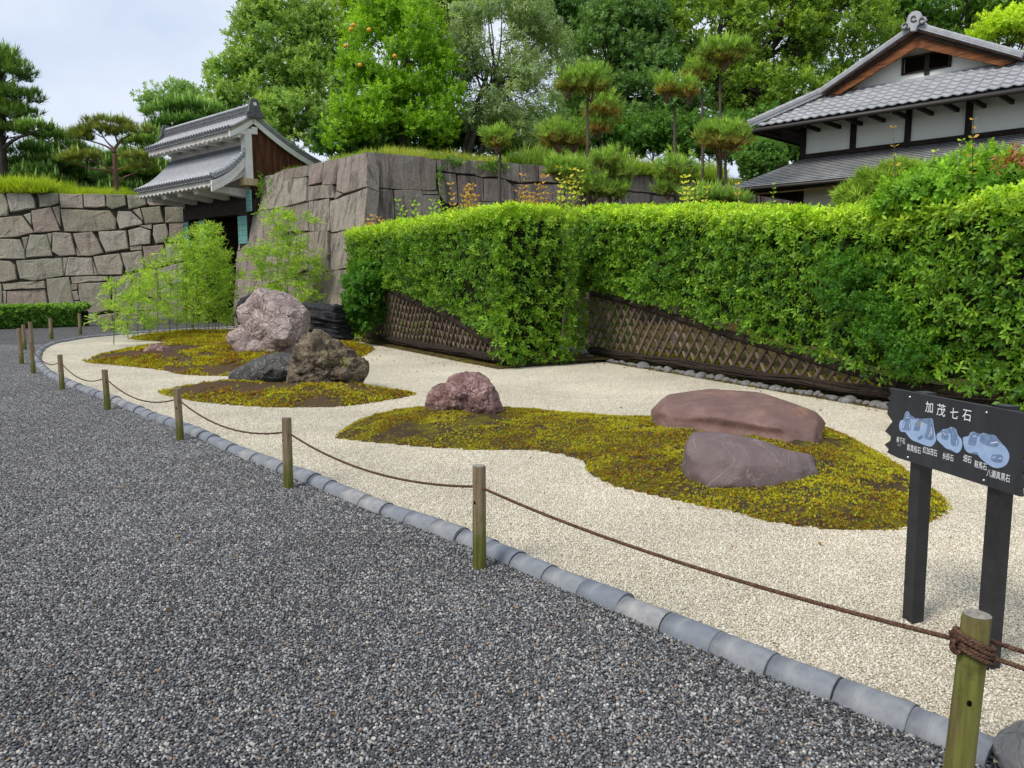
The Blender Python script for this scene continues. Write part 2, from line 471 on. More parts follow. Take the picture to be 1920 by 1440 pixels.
for k, poly in islands.items():
    st = {"front": .055, "middle": .08, "rear": .11, "bamboo": .11}[k]
    x0, y0 = poly.min(0) - .15; x1, y1 = poly.max(0) + .15
    nx, ny = int((x1 - x0) / st) + 1, int((y1 - y0) / st) + 1
    gx, gy = np.meshgrid(x0 + np.arange(nx) * st, y0 + np.arange(ny) * st); P = np.c_[gx.ravel(), gy.ravel()]
    P += rng.uniform(-.2, .2, P.shape) * st
    z, sd = isl_height(k, P)
    ii = np.arange(nx * ny).reshape(ny, nx)
    Q = np.stack([ii[:-1, :-1], ii[:-1, 1:], ii[1:, 1:], ii[1:, :-1]], -1).reshape(-1, 4)
    Q = Q[(sd[Q] > -0.12).all(1)]
    me = np_mesh("moss_island", np.c_[P, z], Q, M_SOIL, smooth=True)
    root = thing("moss_island", isl_label[k], "moss island", (0, 0, 0), "moss islands in the gravel", kind="thing")
    if k in ("middle", "rear"): me.materials[0] = M_SOIL_B
    link("soil", me, root)
    isl_objs[k] = root
    # moss tufts
    dens = {"front": 3000, "middle": 1100, "rear": 800, "bamboo": 700}[k]
    n = int(dens * (x1 - x0) * (y1 - y0)); P = np.c_[rng.uniform(x0, x1, n), rng.uniform(y0, y1, n)]
    z, sd = isl_height(k, P); P3 = np.c_[P, np.zeros(n)]
    nz = vnoise(P3, 1.5, 11, 4); edge = np.exp(-np.maximum(sd, 0) / 0.3)
    lim = {"front": -0.28, "middle": 0.22, "rear": 0.25, "bamboo": -.5}[k]
    keep = (sd + .045 * vnoise(P3, 5, 31, 3) > -0.005) & ((nz + edge * (0.2 if k == "front" else 0.7) + rng.normal(0, .12, n)) > lim) & (rng.random(n) < (0.55 + .45 * (vnoise(P3, 7, 2) > -.2)))
    P, z, nz, P3 = P[keep], z[keep], nz[keep], P3[keep]; n = len(P)
    hue = vnoise(P3, 2.6, 23, 4) * .65 + rng.normal(0, .16, n) + 0.42
    T = pal(n, (0.22, 0.12, 0.016), (0.43, 0.39, 0.025), hue)
    g = rng.random(n) < 0.22; T[g] = pal(int(g.sum()), (0.22, 0.30, 0.02), (0.36, 0.40, 0.03))
    T *= rng.uniform(.6, 1.1, (n, 1))
    sz = {"front": .020, "middle": .036, "rear": .05, "bamboo": .05}[k]
    D = np.c_[rng.normal(0, .25, (n, 2)), np.ones(n)]
    scatter("moss", moss_tmpl, np.c_[P, np.maximum(z, .006) - .004], D, sz * rng.uniform(.6, 1.35, n), T, M_MOSS, root, .3)

# dry grass stems and weeds standing in the front island
stm = MB()
for i in range(70):
    p = on_z(random.choice([random.gauss(850, 90), random.gauss(1330, 120), random.uniform(700, 1650)]), random.uniform(790, 940))
    zz, sd = isl_height("front", np.array([[p.x, p.y]]))
    if sd[0] < 0.05: continue
    h = random.uniform(.08, .26); lean = Vector((random.gauss(0, .07), random.gauss(0, .07), h))
    b = Vector((p.x, p.y, zz[0])); stm.tube([b, b + lean * .6 + Vector((0, 0, .02)), b + lean], [.0016, .0012, .0008], 4, False)
M_STRAW = Mat("dry stem", 0.8, 0.2).color((0.34, 0.26, 0.13)).m
stm.build("dry_stems", M_STRAW, isl_objs["front"], kind="stuff")

# ---- pebbles: small patches of loose stones laid over the sheets
def pebble_patch(name, size, spacing, rad, mat, seed, flat=0.55):
    r = np.random.default_rng(seed); n = int(round(size / spacing))
    gx, gy = np.meshgrid(np.arange(n), np.arange(n)); P = (np.c_[gx.ravel(), gy.ravel()] + .5) * (size / n) - size / 2
    P += r.uniform(-.48, .48, P.shape) * spacing; m = len(P)
    bm = bmesh.new(); bmesh.ops.create_icosphere(bm, subdivisions=1, radius=1.0)
    tv = np.array([v.co for v in bm.verts]); tf = np.array([[v.index for v in f.verts] for f in bm.faces]); bm.free()
    S = rad * r.uniform(.55, 1.3, (m, 1)) * np.c_[r.uniform(.8, 1.35, m), r.uniform(.7, 1.0, m), r.uniform(.45, .8, m)]
    a = r.uniform(0, 6.28, m); t1 = r.normal(0, .35, m); t2 = r.normal(0, .35, m)
    J = 1 + r.uniform(-.22, .22, (m, len(tv), 1))
    V = tv[None] * J * S[:, None, :]
    ca, sa = np.cos(a)[:, None], np.sin(a)[:, None]
    x, y, z = V[..., 0], V[..., 1], V[..., 2]
    z2 = z + x * np.tan(np.clip(t1, -.6, .6))[:, None] + y * np.tan(np.clip(t2, -.6, .6))[:, None]
    V = np.stack([x * ca - y * sa + P[:, 0][:, None], x * sa + y * ca + P[:, 1][:, None], z2 + (r.uniform(-.2, .75, m) * rad)[:, None]], -1)
    F = tf[None] + (np.arange(m) * len(tv))[:, None, None]
    c = r.random(m); T = np.repeat(c, len(tv))[:, None].repeat(3, 1)
    me = np_mesh(name, V.reshape(-1, 3), F.reshape(-1, 3), mat, T, smooth=True)
    return bpy.data.objects.new(name, me)       # template only, drawn through the gravel objects below
def scatter_group(objs):
    ng = bpy.data.node_groups.new("lay_pebbles", 'GeometryNodeTree')
    ng.interface.new_socket('Geometry', in_out='INPUT', socket_type='NodeSocketGeometry')
    ng.interface.new_socket('Geometry', in_out='OUTPUT', socket_type='NodeSocketGeometry')
    n, L = ng.nodes, ng.links.new
    gi, go = n.new('NodeGroupInput'), n.new('NodeGroupOutput')
    m2p = n.new('GeometryNodeMeshToPoints'); iop = n.new('GeometryNodeInstanceOnPoints'); iop.inputs['Pick Instance'].default_value = True
    jn = n.new('GeometryNodeJoinGeometry')
    for o in reversed(objs):
        oi = n.new('GeometryNodeObjectInfo'); oi.inputs['Object'].default_value = o
        g2i = n.new('GeometryNodeGeometryToInstance'); L(oi.outputs['Geometry'], g2i.inputs[0]); L(g2i.outputs[0], jn.inputs[0])
    ra = n.new('GeometryNodeInputNamedAttribute'); ra.data_type = 'FLOAT_VECTOR'; ra.inputs['Name'].default_value = 'turn'
    ia = n.new('GeometryNodeInputNamedAttribute'); ia.data_type = 'INT'; ia.inputs['Name'].default_value = 'pick'
    L(gi.outputs[0], m2p.inputs[0]); L(m2p.outputs[0], iop.inputs['Points']); L(jn.outputs[0], iop.inputs['Instance'])
    L(ra.outputs[0], iop.inputs['Rotation']); L(ia.outputs[0], iop.inputs['Instance Index']); L(iop.outputs[0], go.inputs[0])
    return ng
def lay(name, label, region, size, big, small, z, ylim):
    """big patches where they fit wholly, small ones along the borders"""
    pts, pick = [], []
    q = size / 4
    nx = int(40 / size); xs = -28 + (np.arange(nx) + .5) * size; ys = 1.6 + (np.arange(int((ylim - 1.6) / size)) + .5) * size
    gx, gy = np.meshgrid(xs, ys); C = np.c_[gx.ravel(), gy.ravel()]
    C = C[(np.abs(C[:, 0]) < C[:, 1] * .72 + .9)]
    off = np.array([(a, b) for a in (-1.5, -.5, .5, 1.5) for b in (-1.5, -.5, .5, 1.5)]) * q
    sub = (C[:, None] + off[None]).reshape(-1, 2); ok = region(sub).reshape(-1, 16)
    full = ok.all(1) & region(C)
    pts = [C[full], sub.reshape(-1, 16, 2)[~full][ok[~full]]]
    pk = [rng.integers(0, len(big), len(pts[0])), rng.integers(0, len(small), len(pts[1])) + len(big)]
    P = np.concatenate(pts); pk = np.concatenate(pk).astype('i'); n = len(P)
    me = bpy.data.meshes.new(name); me.vertices.add(n); me.vertices.foreach_set("co", np.c_[P, np.full(n, z)].astype('f').ravel())
    a = me.attributes.new("turn", 'FLOAT_VECTOR', 'POINT'); t = np.zeros((n, 3), 'f'); t[:, 2] = rng.integers(0, 4, n) * math.pi / 2; a.data.foreach_set("vector", t.ravel())
    a = me.attributes.new("pick", 'INT', 'POINT'); a.data.foreach_set("value", pk)
    o = link(name, me, None, "stuff"); tag(o, label, "gravel")
    o.modifiers.new("lay", 'NODES').node_group = scatter_group(big + small)
    return o
def in_white(P): return pip(P, white_poly)
def any_island(P):
    r = np.zeros(len(P), bool)
    for k in islands: r |= pip(P, islands[k])
    return r
dk_b = [pebble_patch("grey_pebbles", .3, .0112, .0070, M_DARK_P, 10 + i) for i in range(3)]
dk_s = [pebble_patch("grey_pebbles", .075, .0112, .0070, M_DARK_P, 20 + i) for i in range(4)]
cr_b = [pebble_patch("cream_pebbles", .3, .0100, .0062, M_CREAM_P, 30 + i) for i in range(3)]
cr_s = [pebble_patch("cream_pebbles", .075, .0100, .0062, M_CREAM_P, 40 + i) for i in range(4)]
lay("gravel", "loose dark grey gravel of the path in front of the tile kerb", lambda P: ~in_white(P) & (P[:, 0] < 2.2), .3, dk_b, dk_s, .002, 20.0)
lay("gravel", "loose cream white gravel inside the tile kerb", lambda P: in_white(P) & ~any_island(P), .3, cr_b, cr_s, .005, 21.0)

# ================================================================== TILE KERB
M_TILE = Mat("smoked clay kerb tile", 0.55, 0.4)
_r = M_TILE.rand(); _f = M_TILE.noise(14, 6, 0.65); _v = M_TILE.noise(5, 5, 0.6, M_TILE.co((1, 4, 1)))
_c = M_TILE.ramp(_r, [(0.0, (0.16, 0.18, 0.215)), (0.35, (0.21, 0.225, 0.245)), (0.7, (0.245, 0.25, 0.26)), (1.0, (0.31, 0.305, 0.29))])
_c = M_TILE.mix(M_TILE.ramp(_f, [(0.4, 0.0), (0.62, 0.7)]), _c, (0.13, 0.14, 0.16))
_c = M_TILE.mix(M_TILE.ramp(_v, [(0.55, 0.0), (0.75, 0.6)]), _c, (0.36, 0.35, 0.32))
M_TILE.color(_c); M_TILE.bump(_f, 0.35, 0.01); M_TILE = M_TILE.m
def half_tile(L, r, seg=10, th=.014):
    V, F = [], []
    for j, (y, k) in enumerate(((-L / 2, 1.0), (-L / 2 + .012, 1.03), (0, 1.0), (L / 2, .97))):
        for i in range(seg + 1):
            a = math.pi * i / seg
            V.append((-math.cos(a) * r * k, y, math.sin(a) * r * k))
        for i in range(seg + 1):
            a = math.pi * i / seg
            V.append((-math.cos(a) * (r - th) * k, y, math.sin(a) * (r - th) * k))
    n = seg + 1; w = 2 * n
    for j in range(3):
        for i in range(seg):
            F.append((j * w + i, j * w + i + 1, (j + 1) * w + i + 1, (j + 1) * w + i))
            F.append((j * w + n + i + 1, j * w + n + i, (j + 1) * w + n + i, (j + 1) * w + n + i + 1))
    for j, fl in ((0, 0), (3, 1)):
        for i in range(seg):
            q = (j * w + i, j * w + n + i, j * w + n + i + 1, j * w + i + 1); F.append(q if fl else q[::-1])
    return V, F
TL_ = 0.27
kerb = thing("kerb", None, None, (0, 0, 0), kind="structure")
tile_me = [mesh_of("kerb_tile", *half_tile(TL_ * 1.0, .082), M_TILE, True) for _ in range(1)]
cum = [0.0]
for a, b in zip(kerb_line[:-1], kerb_line[1:]): cum.append(cum[-1] + (b - a).length)
def kerb_at(s):
    i = int(np.searchsorted(cum, s)) - 1; i = max(0, min(i, len(cum) - 2))
    t = (s - cum[i]) / max(cum[i + 1] - cum[i], 1e-6)
    return kerb_line[i].lerp(kerb_line[i + 1], t), (kerb_line[i + 1] - kerb_line[i]).normalized()
s_ = TL_ / 2; nt_ = 0
while s_ < cum[-1] - .1:
    p, d = kerb_at(s_)
    o = link("kerb_tile", tile_me[0], kerb)
    o.location = (p.x + random.uniform(-.006, .006), p.y + random.uniform(-.006, .006), -0.012 + random.uniform(-.006, .006))
    o.rotation_euler = (random.uniform(-.02, .02), random.uniform(-.03, .03), math.atan2(-d.x, d.y) + random.uniform(-.025, .025))
    k = random.uniform(.95, 1.03); o.scale = (k, .985, k)
    s_ += TL_; nt_ += 1

# ================================================================== ROPE FENCE
M_POST = Mat("weathered post wood", 0.85, 0.2)
_oi = M_POST.rand(); _z = M_POST.n("SeparateXYZ"); M_POST.l(M_POST.n("TexCoord").outputs["Object"], _z.inputs[0])
_gr = M_POST.noise(26, 5, 0.6, M_POST.co((1, 1, .08))); _bl = M_POST.noise(7, 4, .6, M_POST.co((1, 1, .4)))
_wood = M_POST.ramp(_gr, [(0.25, (0.08, 0.058, 0.036)), (0.5, (0.22, 0.165, 0.10)), (0.75, (0.34, 0.27, 0.18))])
_alg = M_POST.ramp(_gr, [(0.3, (0.035, 0.045, 0.008)), (0.7, (0.16, 0.17, 0.03))])
_k = M_POST.math('ADD', M_POST.math('MULTIPLY', _bl, 1.6), M_POST.math('MULTIPLY', _z.outputs[2], -1.1))
_k = M_POST.math('ADD', _k, M_POST.math('MULTIPLY', _oi, 0.2))
M_POST.color(M_POST.mix(M_POST.ramp(_k, [(0.42, 0.0), (0.68, 0.95)]), _wood, _alg)); M_POST.bump(_gr, 0.5, 0.01); M_POST = M_POST.m
M_POST_G = Mat("algae green post wood", 0.8, 0.25)
_gr = M_POST_G.noise(22, 5, 0.6, M_POST_G.co((1, 1, .08))); _bl = M_POST_G.noise(9, 5, .65, M_POST_G.co((1, 1, .35)))
_a = M_POST_G.ramp(_gr, [(0.3, (0.075, 0.075, 0.016)), (0.7, (0.21, 0.22, 0.05))])
_b = M_POST_G.ramp(_gr, [(0.3, (0.09, 0.055, 0.025)), (0.7, (0.24, 0.18, 0.10))])
_c = M_POST_G.mix(M_POST_G.ramp(_bl, [(0.42, 0.0), (0.62, .9)]), _a, _b)
_c = M_POST_G.mix(M_POST_G.ramp(M_POST_G.noise(5, 5, .7), [(0.54, 0.0), (0.66, .75)]), _c, (0.04, 0.032, 0.014))
M_POST_G.color(_c); M_POST_G.bump(_gr, 0.5, 0.01); M_POST_G = M_POST_G.m
M_POST_E = Mat("grey post end grain", 0.9, 0.2)
M_POST_E.color(M_POST_E.ramp(M_POST_E.noise(60, 4), [(0.3, (0.16, 0.14, 0.11)), (0.7, (0.32, 0.30, 0.26))])); M_POST_E = M_POST_E.m
M_ROPE = Mat("brown palm rope", 0.9, 0.15)
M_ROPE.color(M_ROPE.ramp(M_ROPE.noise(90, 4), [(0.3, (0.045, 0.022, 0.014)), (0.7, (0.16, 0.09, 0.06))])); M_ROPE.bump(M_ROPE.noise(220, 3), .6, .004); M_ROPE = M_ROPE.m
M_HOLE = Mat("dark hole", 1, 0).color((0.006, 0.005, 0.004)).m

def rope_post(base, h, r, label, mat=None, lean=(0, 0), group="wooden posts of the rope fence", knots=True):
    t = thing("rope_post", label, "post", base, group)
    b = Vector(base); top = b + Vector((lean[0] * h, lean[1] * h, h)); seg = 16
    pts = [b + (top - b) * k for k in (-.12, 0, .25, .5, .75, .975, 1.0)]
    V, F = tube(pts, [r * 1.02, r * 1.02, r, r * .99, r * .98, r * .975, r * .93], seg, False, .02)
    V = [Vector(v) for v in V]
    F.append(tuple(range((len(pts) - 1) * seg, len(pts) * seg)))
    build("pole", V, F[:-1], mat or M_POST, t, True)
    n = (len(pts) - 1) * seg
    build("end_grain", [v + Vector((0, 0, .0008)) for v in V[n:n + seg]], [tuple(range(seg))], M_POST_E, t)
    if knots:
        for i in range(1):
            zz = h * random.uniform(.5, .7); a = random.uniform(-2.6, -.6)
            c = b + (top - b) * (zz / h) + Vector((math.cos(a), math.sin(a), 0)) * (r * 1.0)
            V2 = [c + Vector((-math.sin(a) * math.cos(q) * .007, math.cos(a) * math.cos(q) * .007, math.sin(q) * .010)) + Vector((math.cos(a), math.sin(a), 0)) * .0015 for q in [k * math.pi / 4 for k in range(8)]]
            build("knot_hole", V2, [tuple(range(8))], M_HOLE, t)
    return t, b, top
post_spec = [  # base px, top px v, radius, label
 ((899, 1065), 873, .038, "second rope post from the knotted one, brown with a green foot"),
 ((541, 915), 783, .038, "third rope post from the knotted one, split and yellow green"),
 ((338, 826), 728, .037, "fourth rope post from the knotted one, reddish brown wood"),
 ((202, 769), 693, .037, "fifth rope post from the knotted one, pale olive wood"),
 ((117, 731), 665, .036, "sixth rope post from the knotted one, just before the kerb bends"),
 ((63, 701), 640, .036, "grey rope post standing at the outermost bend of the kerb"),
 ((97, 636), 597, .05, "rope post on the far kerb in front of the low clipped hedge"),
 ((151, 627), 588, .05, "rope post on the far kerb at the end of the low clipped hedge"),
 ((211, 622), 590, .05, "rope post on the far kerb beside the first thin bamboo"),
 ((271, 618), 588, .05, "far rope post half hidden behind the bamboo leaves"),
 ((361, 616), 590, .05, "far rope post standing behind the densest bamboo stems"),
 ((61, 660), 604, .042, "tall grey rope post seen behind the one at the bend"),
]
posts = []
near_base = on_z(1788, 1520)
t, b, tp = rope_post(near_base, .63, .041, "nearest rope post, green with algae, rope knotted round it", M_POST_G, (.035, .0))
posts.append((b, tp))
for (u, v), vt, r, lab in post_spec:
    b_ = on_z(u, v); top = on_y(u, vt, b_.y)
    t, b, tp = rope_post(b_, top.z, r, lab, lean=(random.uniform(-.012, .012), random.uniform(-.01, .01)))
    posts.append((b, tp))
for (u, v), vt, lab in (((41, 683), 616, "grey post with dark bands standing out on the dark gravel"), ((47, 656), 609, "pale post standing behind the banded one on the gravel")):
    b_ = on_z(u, v); rope_post(b_, on_y(u, vt, b_.y).z, .042, lab, group="posts out on the dark gravel")
rope_post(on_z(437, 614), .55, .05, "dark stake at the foot of the gate wall corner", M_BARK, group=None, knots=False)

def rope_geo(mb, pts, r, twist, seg=5):
    """three strands laid together"""
    L = 0; acc = [0]
    for a, b in zip(pts[:-1], pts[1:]): L += (b - a).length; acc.append(L)
    for k in range(3):
        q = []
        for i, p in enumerate(pts):
            d = (pts[min(i + 1, len(pts) - 1)] - pts[max(i - 1, 0)]).normalized()
            a = d.cross(Vector((0, 0, 1)))
            if a.length < .1: a = d.cross(Vector((1, 0, 0)))
            a.normalize(); b = a.cross(d); t = acc[i] / twist * 2 * math.pi + k * 2.0944
            q.append(p + a * math.cos(t) * r * .55 + b * math.sin(t) * r * .55)
        mb.tube(q, r * .56, seg)
def sag(a, b, drop, n):
    return [a.lerp(b, i / n) - Vector((0, 0, drop * 4 * (i / n) * (1 - i / n))) for i in range(n + 1)]
rope_z = []
order = [0, 1, 2, 3, 4, 5, 6]
holes = []
for i in order:
    b, tp = posts[i]; f = .80 if i else .86
    holes.append(b.lerp(tp, f))
rope = thing("rope", "brown twisted rope running post to post along the near kerb", "rope", holes[0])
for i in range(6):
    a, b = holes[i], holes[i + 1]; mb = MB(); n = (420, 300, 60, 50, 40, 40)[i]
    if i == 0: a = a + Vector((-.05, .03, .0))
    rope_geo(mb, sag(a, b, (.05, .11, .13, .14, .14, .14)[i], n), .0078, .032 if i < 2 else .5, 6)
    mb.build("span", M_ROPE, rope, True)
# knot: coils round the near post
c0 = holes[0]; kn = MB()
for j, (dz, tilt) in enumerate(((.012, .25), (-.002, .3), (-.016, .22), (-.03, .28))):
    pts = []
    for i in range(61):
        a = i / 60 * 2 * math.pi; rr = .041 + .009 + (.002 * j % .004)
        pts.append(c0 + Vector((math.cos(a) * rr, math.sin(a) * rr, dz - math.cos(a) * .03 * tilt * 3)))
    rope_geo(kn, pts, .0078, .03, 6)
kc = c0 + Vector((-.051, -.012, .0))
for j in range(3):
    pts = []
    for i in range(31):
        a = i / 30 * 2 * math.pi
        pts.append(kc + Vector((-.006 + math.cos(a + j) * .012, -.006 * j + .006, math.sin(a + j) * .022)))
    rope_geo(kn, pts, .0075, .03, 6)
rope_geo(kn, [kc + Vector((-.004 * i, 0, .006 * i)) for i in range(8)], .0075, .03, 6)
kn.build("knot", M_ROPE, rope, True)
rope2 = thing("rope", "doubled rope leading away from the knotted post out of frame", "rope", c0)
for dz, dy in ((0.0, .05), (-.022, -.05)):
    mb = MB(); a = c0 + Vector((.03, dy, dz)); b = a + Vector((1.25, -.5, -.12)); rope_geo(mb, sag(a, b, .05, 160), .0078, .032, 6)
    mb.build("strand", M_ROPE, rope2, True)

# ================================================================== GARDEN ROCKS
def ico(sub):
    bm = bmesh.new(); bmesh.ops.create_icosphere(bm, subdivisions=sub, radius=1.0)
    V = np.array([v.co for v in bm.verts]); F = np.array([[v.index for v in f.verts] for f in bm.faces]); bm.free(); return V, F
ICO = {s: ico(s) for s in (3, 4, 5, 6)}
def chop(V, count, depth, seed, up=.15):
    """split planar facets off a rounded body"""
    r = np.random.default_rng(seed * 3 + 5); c = V.mean(0); h = (V.max(0) - V.min(0)) / 2; Q = (V - c) / h
    for i in range(count):
        n = r.normal(size=3); n[1] -= .4; n[2] += up; n /= np.linalg.norm(n); s = Q @ n; k = s.max() * (1 - depth * r.uniform(.3, 1.2))
        Q = Q - np.maximum(0, s - k)[:, None] * n * .96
    return Q * h + c
def rock(name, label, centre, lobes, cuts, mat, seed, amp=.06, freq=2.5, ridge=.0, strata=0.0, rotz=0.0, sub=6, p=2.0, facet=0.0, squash=None, soft=.07, blend=.06, bumps=0, bump_r=.3, chops=0, chop_d=.1):
    """lobes: (offset xyz, radii xyz) joined as seen from the centre; cuts: (normal, distance) planes that flatten a side"""
    D, F = ICO[sub]; r = np.zeros(len(D))
    if bumps:
        br = np.random.default_rng(seed * 7 + 1); base = list(lobes); lobes = list(lobes)
        for i in range(bumps):
            c, R = base[br.integers(0, len(base))]; c, R = np.array(c, float), np.array(R, float)
            d = br.normal(size=3); d[1] = -abs(d[1]) * .8; d /= np.linalg.norm(d); q = bump_r * br.uniform(.6, 1.3)
            lobes.append((tuple(c + d * R * (1 - q * .55) + 1e-4), tuple(R.mean() * q * br.uniform(.8, 1.3, 3))))
    for (c, R) in lobes:
        c, R = np.array(c, float), np.array(R, float)
        if np.abs(c).max() < 1e-6:
            t = 1 / (np.abs(D / R) ** p).sum(1) ** (1 / p)
        else:
            d, o = D / R, -c / R
            A = (d * d).sum(1); B = (d * o).sum(1); C = (o * o).sum() - 1; disc = B * B - A * C
            t = np.where(disc > 0, (-B + np.sqrt(np.maximum(disc, 0))) / A, 0)
        e = blend * max(R)
        h = np.clip(.5 + .5 * (r - t) / e, 0, 1); r = t * (1 - h) + r * h + e * h * (1 - h)
    sz0 = max(R_ for l in lobes for R_ in l[1])
    for (n, k) in cuts:
        n = np.array(n, float); n /= np.linalg.norm(n); dn = D @ n
        t = np.where(dn > 1e-3, k / np.maximum(dn, 1e-3), 1e9)
        e = .05
        e = soft * sz0; h = np.clip(.5 + .5 * (t - r) / e, 0, 1); r = t * (1 - h) + r * h - e * h * (1 - h)
    P = D * r[:, None]; sz = max(R_ for l in lobes for R_ in l[1])
    nrm = D
    dis = amp * vnoise(P, freq / sz, seed, 4)
    if facet:   # blocky planes: snapped noise
        q = vnoise(P, freq * .8 / sz, seed + 3, 2); dis += facet * (np.round(q * 3) / 3 - q * .3)
    if ridge:
        q = vnoise(P, freq * 1.6 / sz, seed + 9, 4); dis -= ridge * np.exp(-(q / .09) ** 2)
        q = vnoise(P, freq * 3.1 / sz, seed + 19, 3); dis -= ridge * .5 * np.exp(-(q / .1) ** 2)
    if strata:
        Q = np.c_[P[:, 0] * .9, P[:, 1] * .9, (P[:, 2] + .16 * P[:, 0]) * 7] / sz
        l1 = vnoise(Q, 1.0, seed + 5, 3); l2 = vnoise(Q * np.array([1.4, 1.4, 2.2]), 1.0, seed + 6, 2)
        dis += strata * 1.5 * np.sign(l1) * np.abs(l1) ** .6 + strata * .7 * l2
    P = P + nrm * dis[:, None]
    if chops: P = chop(P, chops, chop_d, seed)
    if squash: P *= np.array(squash)
    ca, sa = math.cos(rotz), math.sin(rotz)
    P = np.c_[P[:, 0] * ca - P[:, 1] * sa, P[:, 0] * sa + P[:, 1] * ca, P[:, 2]]
    me = np_mesh(name, P, F, mat, smooth=True)
    o = link(name, me); o.location = centre
    return tag(o, label, "rock")
def stone_mat(name, stops, scale=4, fine=28, cracks=0.0, crackc=(0.03, .02, .02), veins=None, lichen=None, rough=.75, spec=.3, bump=.6, bd=.03):
    m = Mat(name, rough, spec)
    f = m.noise(scale, 8, .68, dist=.6); g = m.noise(fine, 6, .65)
    c = m.ramp(m.mix(.35, f, g), stops)
    if veins:
        (vc, vs, w) = veins
        wv = m.n("TexNoise"); wv.inputs["Scale"].default_value = vs; wv.inputs["Detail"].default_value = 5; wv.inputs["Distortion"].default_value = 1.2
        m.l(m._co, wv.inputs["Vector"])
        a = m.math('ABSOLUTE', m.math('SUBTRACT', wv.outputs["Fac"], .5))
        c = m.mix(m.ramp(a, [(0.0, 1.0), (w, 0.0)]), c, vc)
    h = m.mix(.5, f, g)
    if cracks:
        warp = m.n("VectorMath"); warp.operation = 'ADD'
        nz = m.n("TexNoise"); nz.inputs["Scale"].default_value = cracks * .8; nz.inputs["Detail"].default_value = 4; m.l(m._co, nz.inputs["Vector"])
        sc_ = m.n("VectorMath"); sc_.operation = 'SCALE'; sc_.inputs["Scale"].default_value = .55 / cracks * 1.6
        m.l(nz.outputs["Color"], sc_.inputs[0]); m.l(m._co, warp.inputs[0]); m.l(sc_.outputs[0], warp.inputs[1])
        e = m.vor(cracks, 'DISTANCE_TO_EDGE', co=warp.outputs[0])
        k = m.mix(1.0, m.ramp(e, [(0.0, (1, 1, 1)), (.035, (0, 0, 0))]), m.ramp(f, [(.38, (.15, .15, .15)), (.6, (.9, .9, .9))]), 'MULTIPLY')
        c = m.mix(k, c, crackc)
        h = m.mix(k, h, (0, 0, 0))
    if lichen:
        (lc, ls, lo) = lichen
        c = m.mix(m.ramp(m.noise(ls, 6, .7), [(lo, 0.0), (lo + .07, .9)]), c, lc)
    m.color(c); m.bump(h, bump, bd)
    m.rough(m.ramp(g, [(0.2, rough - .15), (0.8, min(1, rough + .15))]))
    return m.m
M_PINK = stone_mat("marbled pink stone", [(0.28, (0.10, 0.068, 0.066)), (0.46, (0.25, 0.185, 0.172)), (0.6, (0.42, 0.335, 0.30)), (0.75, (0.58, 0.51, 0.46))], 3.6, 20, 4.2, (0.035, .022, .02), veins=((0.62, .55, .5), 5.5, .02), bump=.9, bd=.05)
M_BLACK = stone_mat("black layered stone", [(0.3, (0.010, 0.010, 0.011)), (0.55, (0.026, 0.026, 0.030)), (0.8, (0.075, 0.073, 0.075))], 5, 30, lichen=((0.10, .11, .05), 3.2, .66), rough=.6, bump=1.0, bd=.05)
M_CRAG = stone_mat("lichen crag stone", [(0.32, (0.028, 0.023, 0.018)), (0.45, (0.095, 0.075, 0.052)), (0.56, (0.23, 0.175, 0.115)), (0.66, (0.40, 0.36, 0.30)), (0.78, (0.6, 0.57, 0.5))], 7, 26, lichen=((0.22, .23, .06), 4, .57), bump=1.0, bd=.09)
M_GREYSLAB = stone_mat("dark grey slab stone", [(0.3, (0.035, 0.034, 0.033)), (0.52, (0.08, 0.078, 0.074)), (0.68, (0.20, 0.165, 0.12)), (0.8, (0.34, 0.27, 0.19))], 4, 30, 3.5, (0.02, .02, .02), veins=((0.3, .3, .3), 4, .012), bump=.9, bd=.05)
M_RED = stone_mat("red chert stone", [(0.28, (0.085, 0.042, 0.038)), (0.46, (0.19, 0.105, 0.095)), (0.6, (0.32, 0.20, 0.18)), (0.75, (0.50, 0.40, 0.36))], 5, 34, 6.5, (0.05, .028, .025), veins=((0.36, .24, .22), 3.2, .03), bump=1.0, bd=.035)
M_SLAB = stone_mat("smooth purple brown stone", [(0.28, (0.10, 0.052, 0.043)), (0.5, (0.175, 0.10, 0.086)), (0.7, (0.26, 0.165, 0.142))], 4.5, 60, lichen=((0.27, .15, .095), 2.2, .6), rough=.62, spec=.3, bump=.7, bd=.025)
M_SLAB2 = stone_mat("smooth grey purple stone", [(0.3, (0.10, 0.068, 0.067)), (0.5, (0.15, 0.108, 0.106)), (0.72, (0.215, 0.165, 0.16))], 3.2, 60, veins=((0.26, .21, .20), 2.0, .006), lichen=((0.09, .10, .05), 3.0, .68), rough=.58, spec=.35, bump=.6, bd=.02)
M_GREYB = stone_mat("grey boulder stone", [(0.3, (0.11, 0.108, 0.105)), (0.55, (0.21, 0.205, 0.20)), (0.75, (0.33, 0.32, 0.31))], 6, 60, 4, (0.05, .05, .05), bump=.6, bd=.02)

def at(u, v, z=0.0, dy=0.0):
    p = on_z(u, v, z); return p + Vector((0, dy, 0))
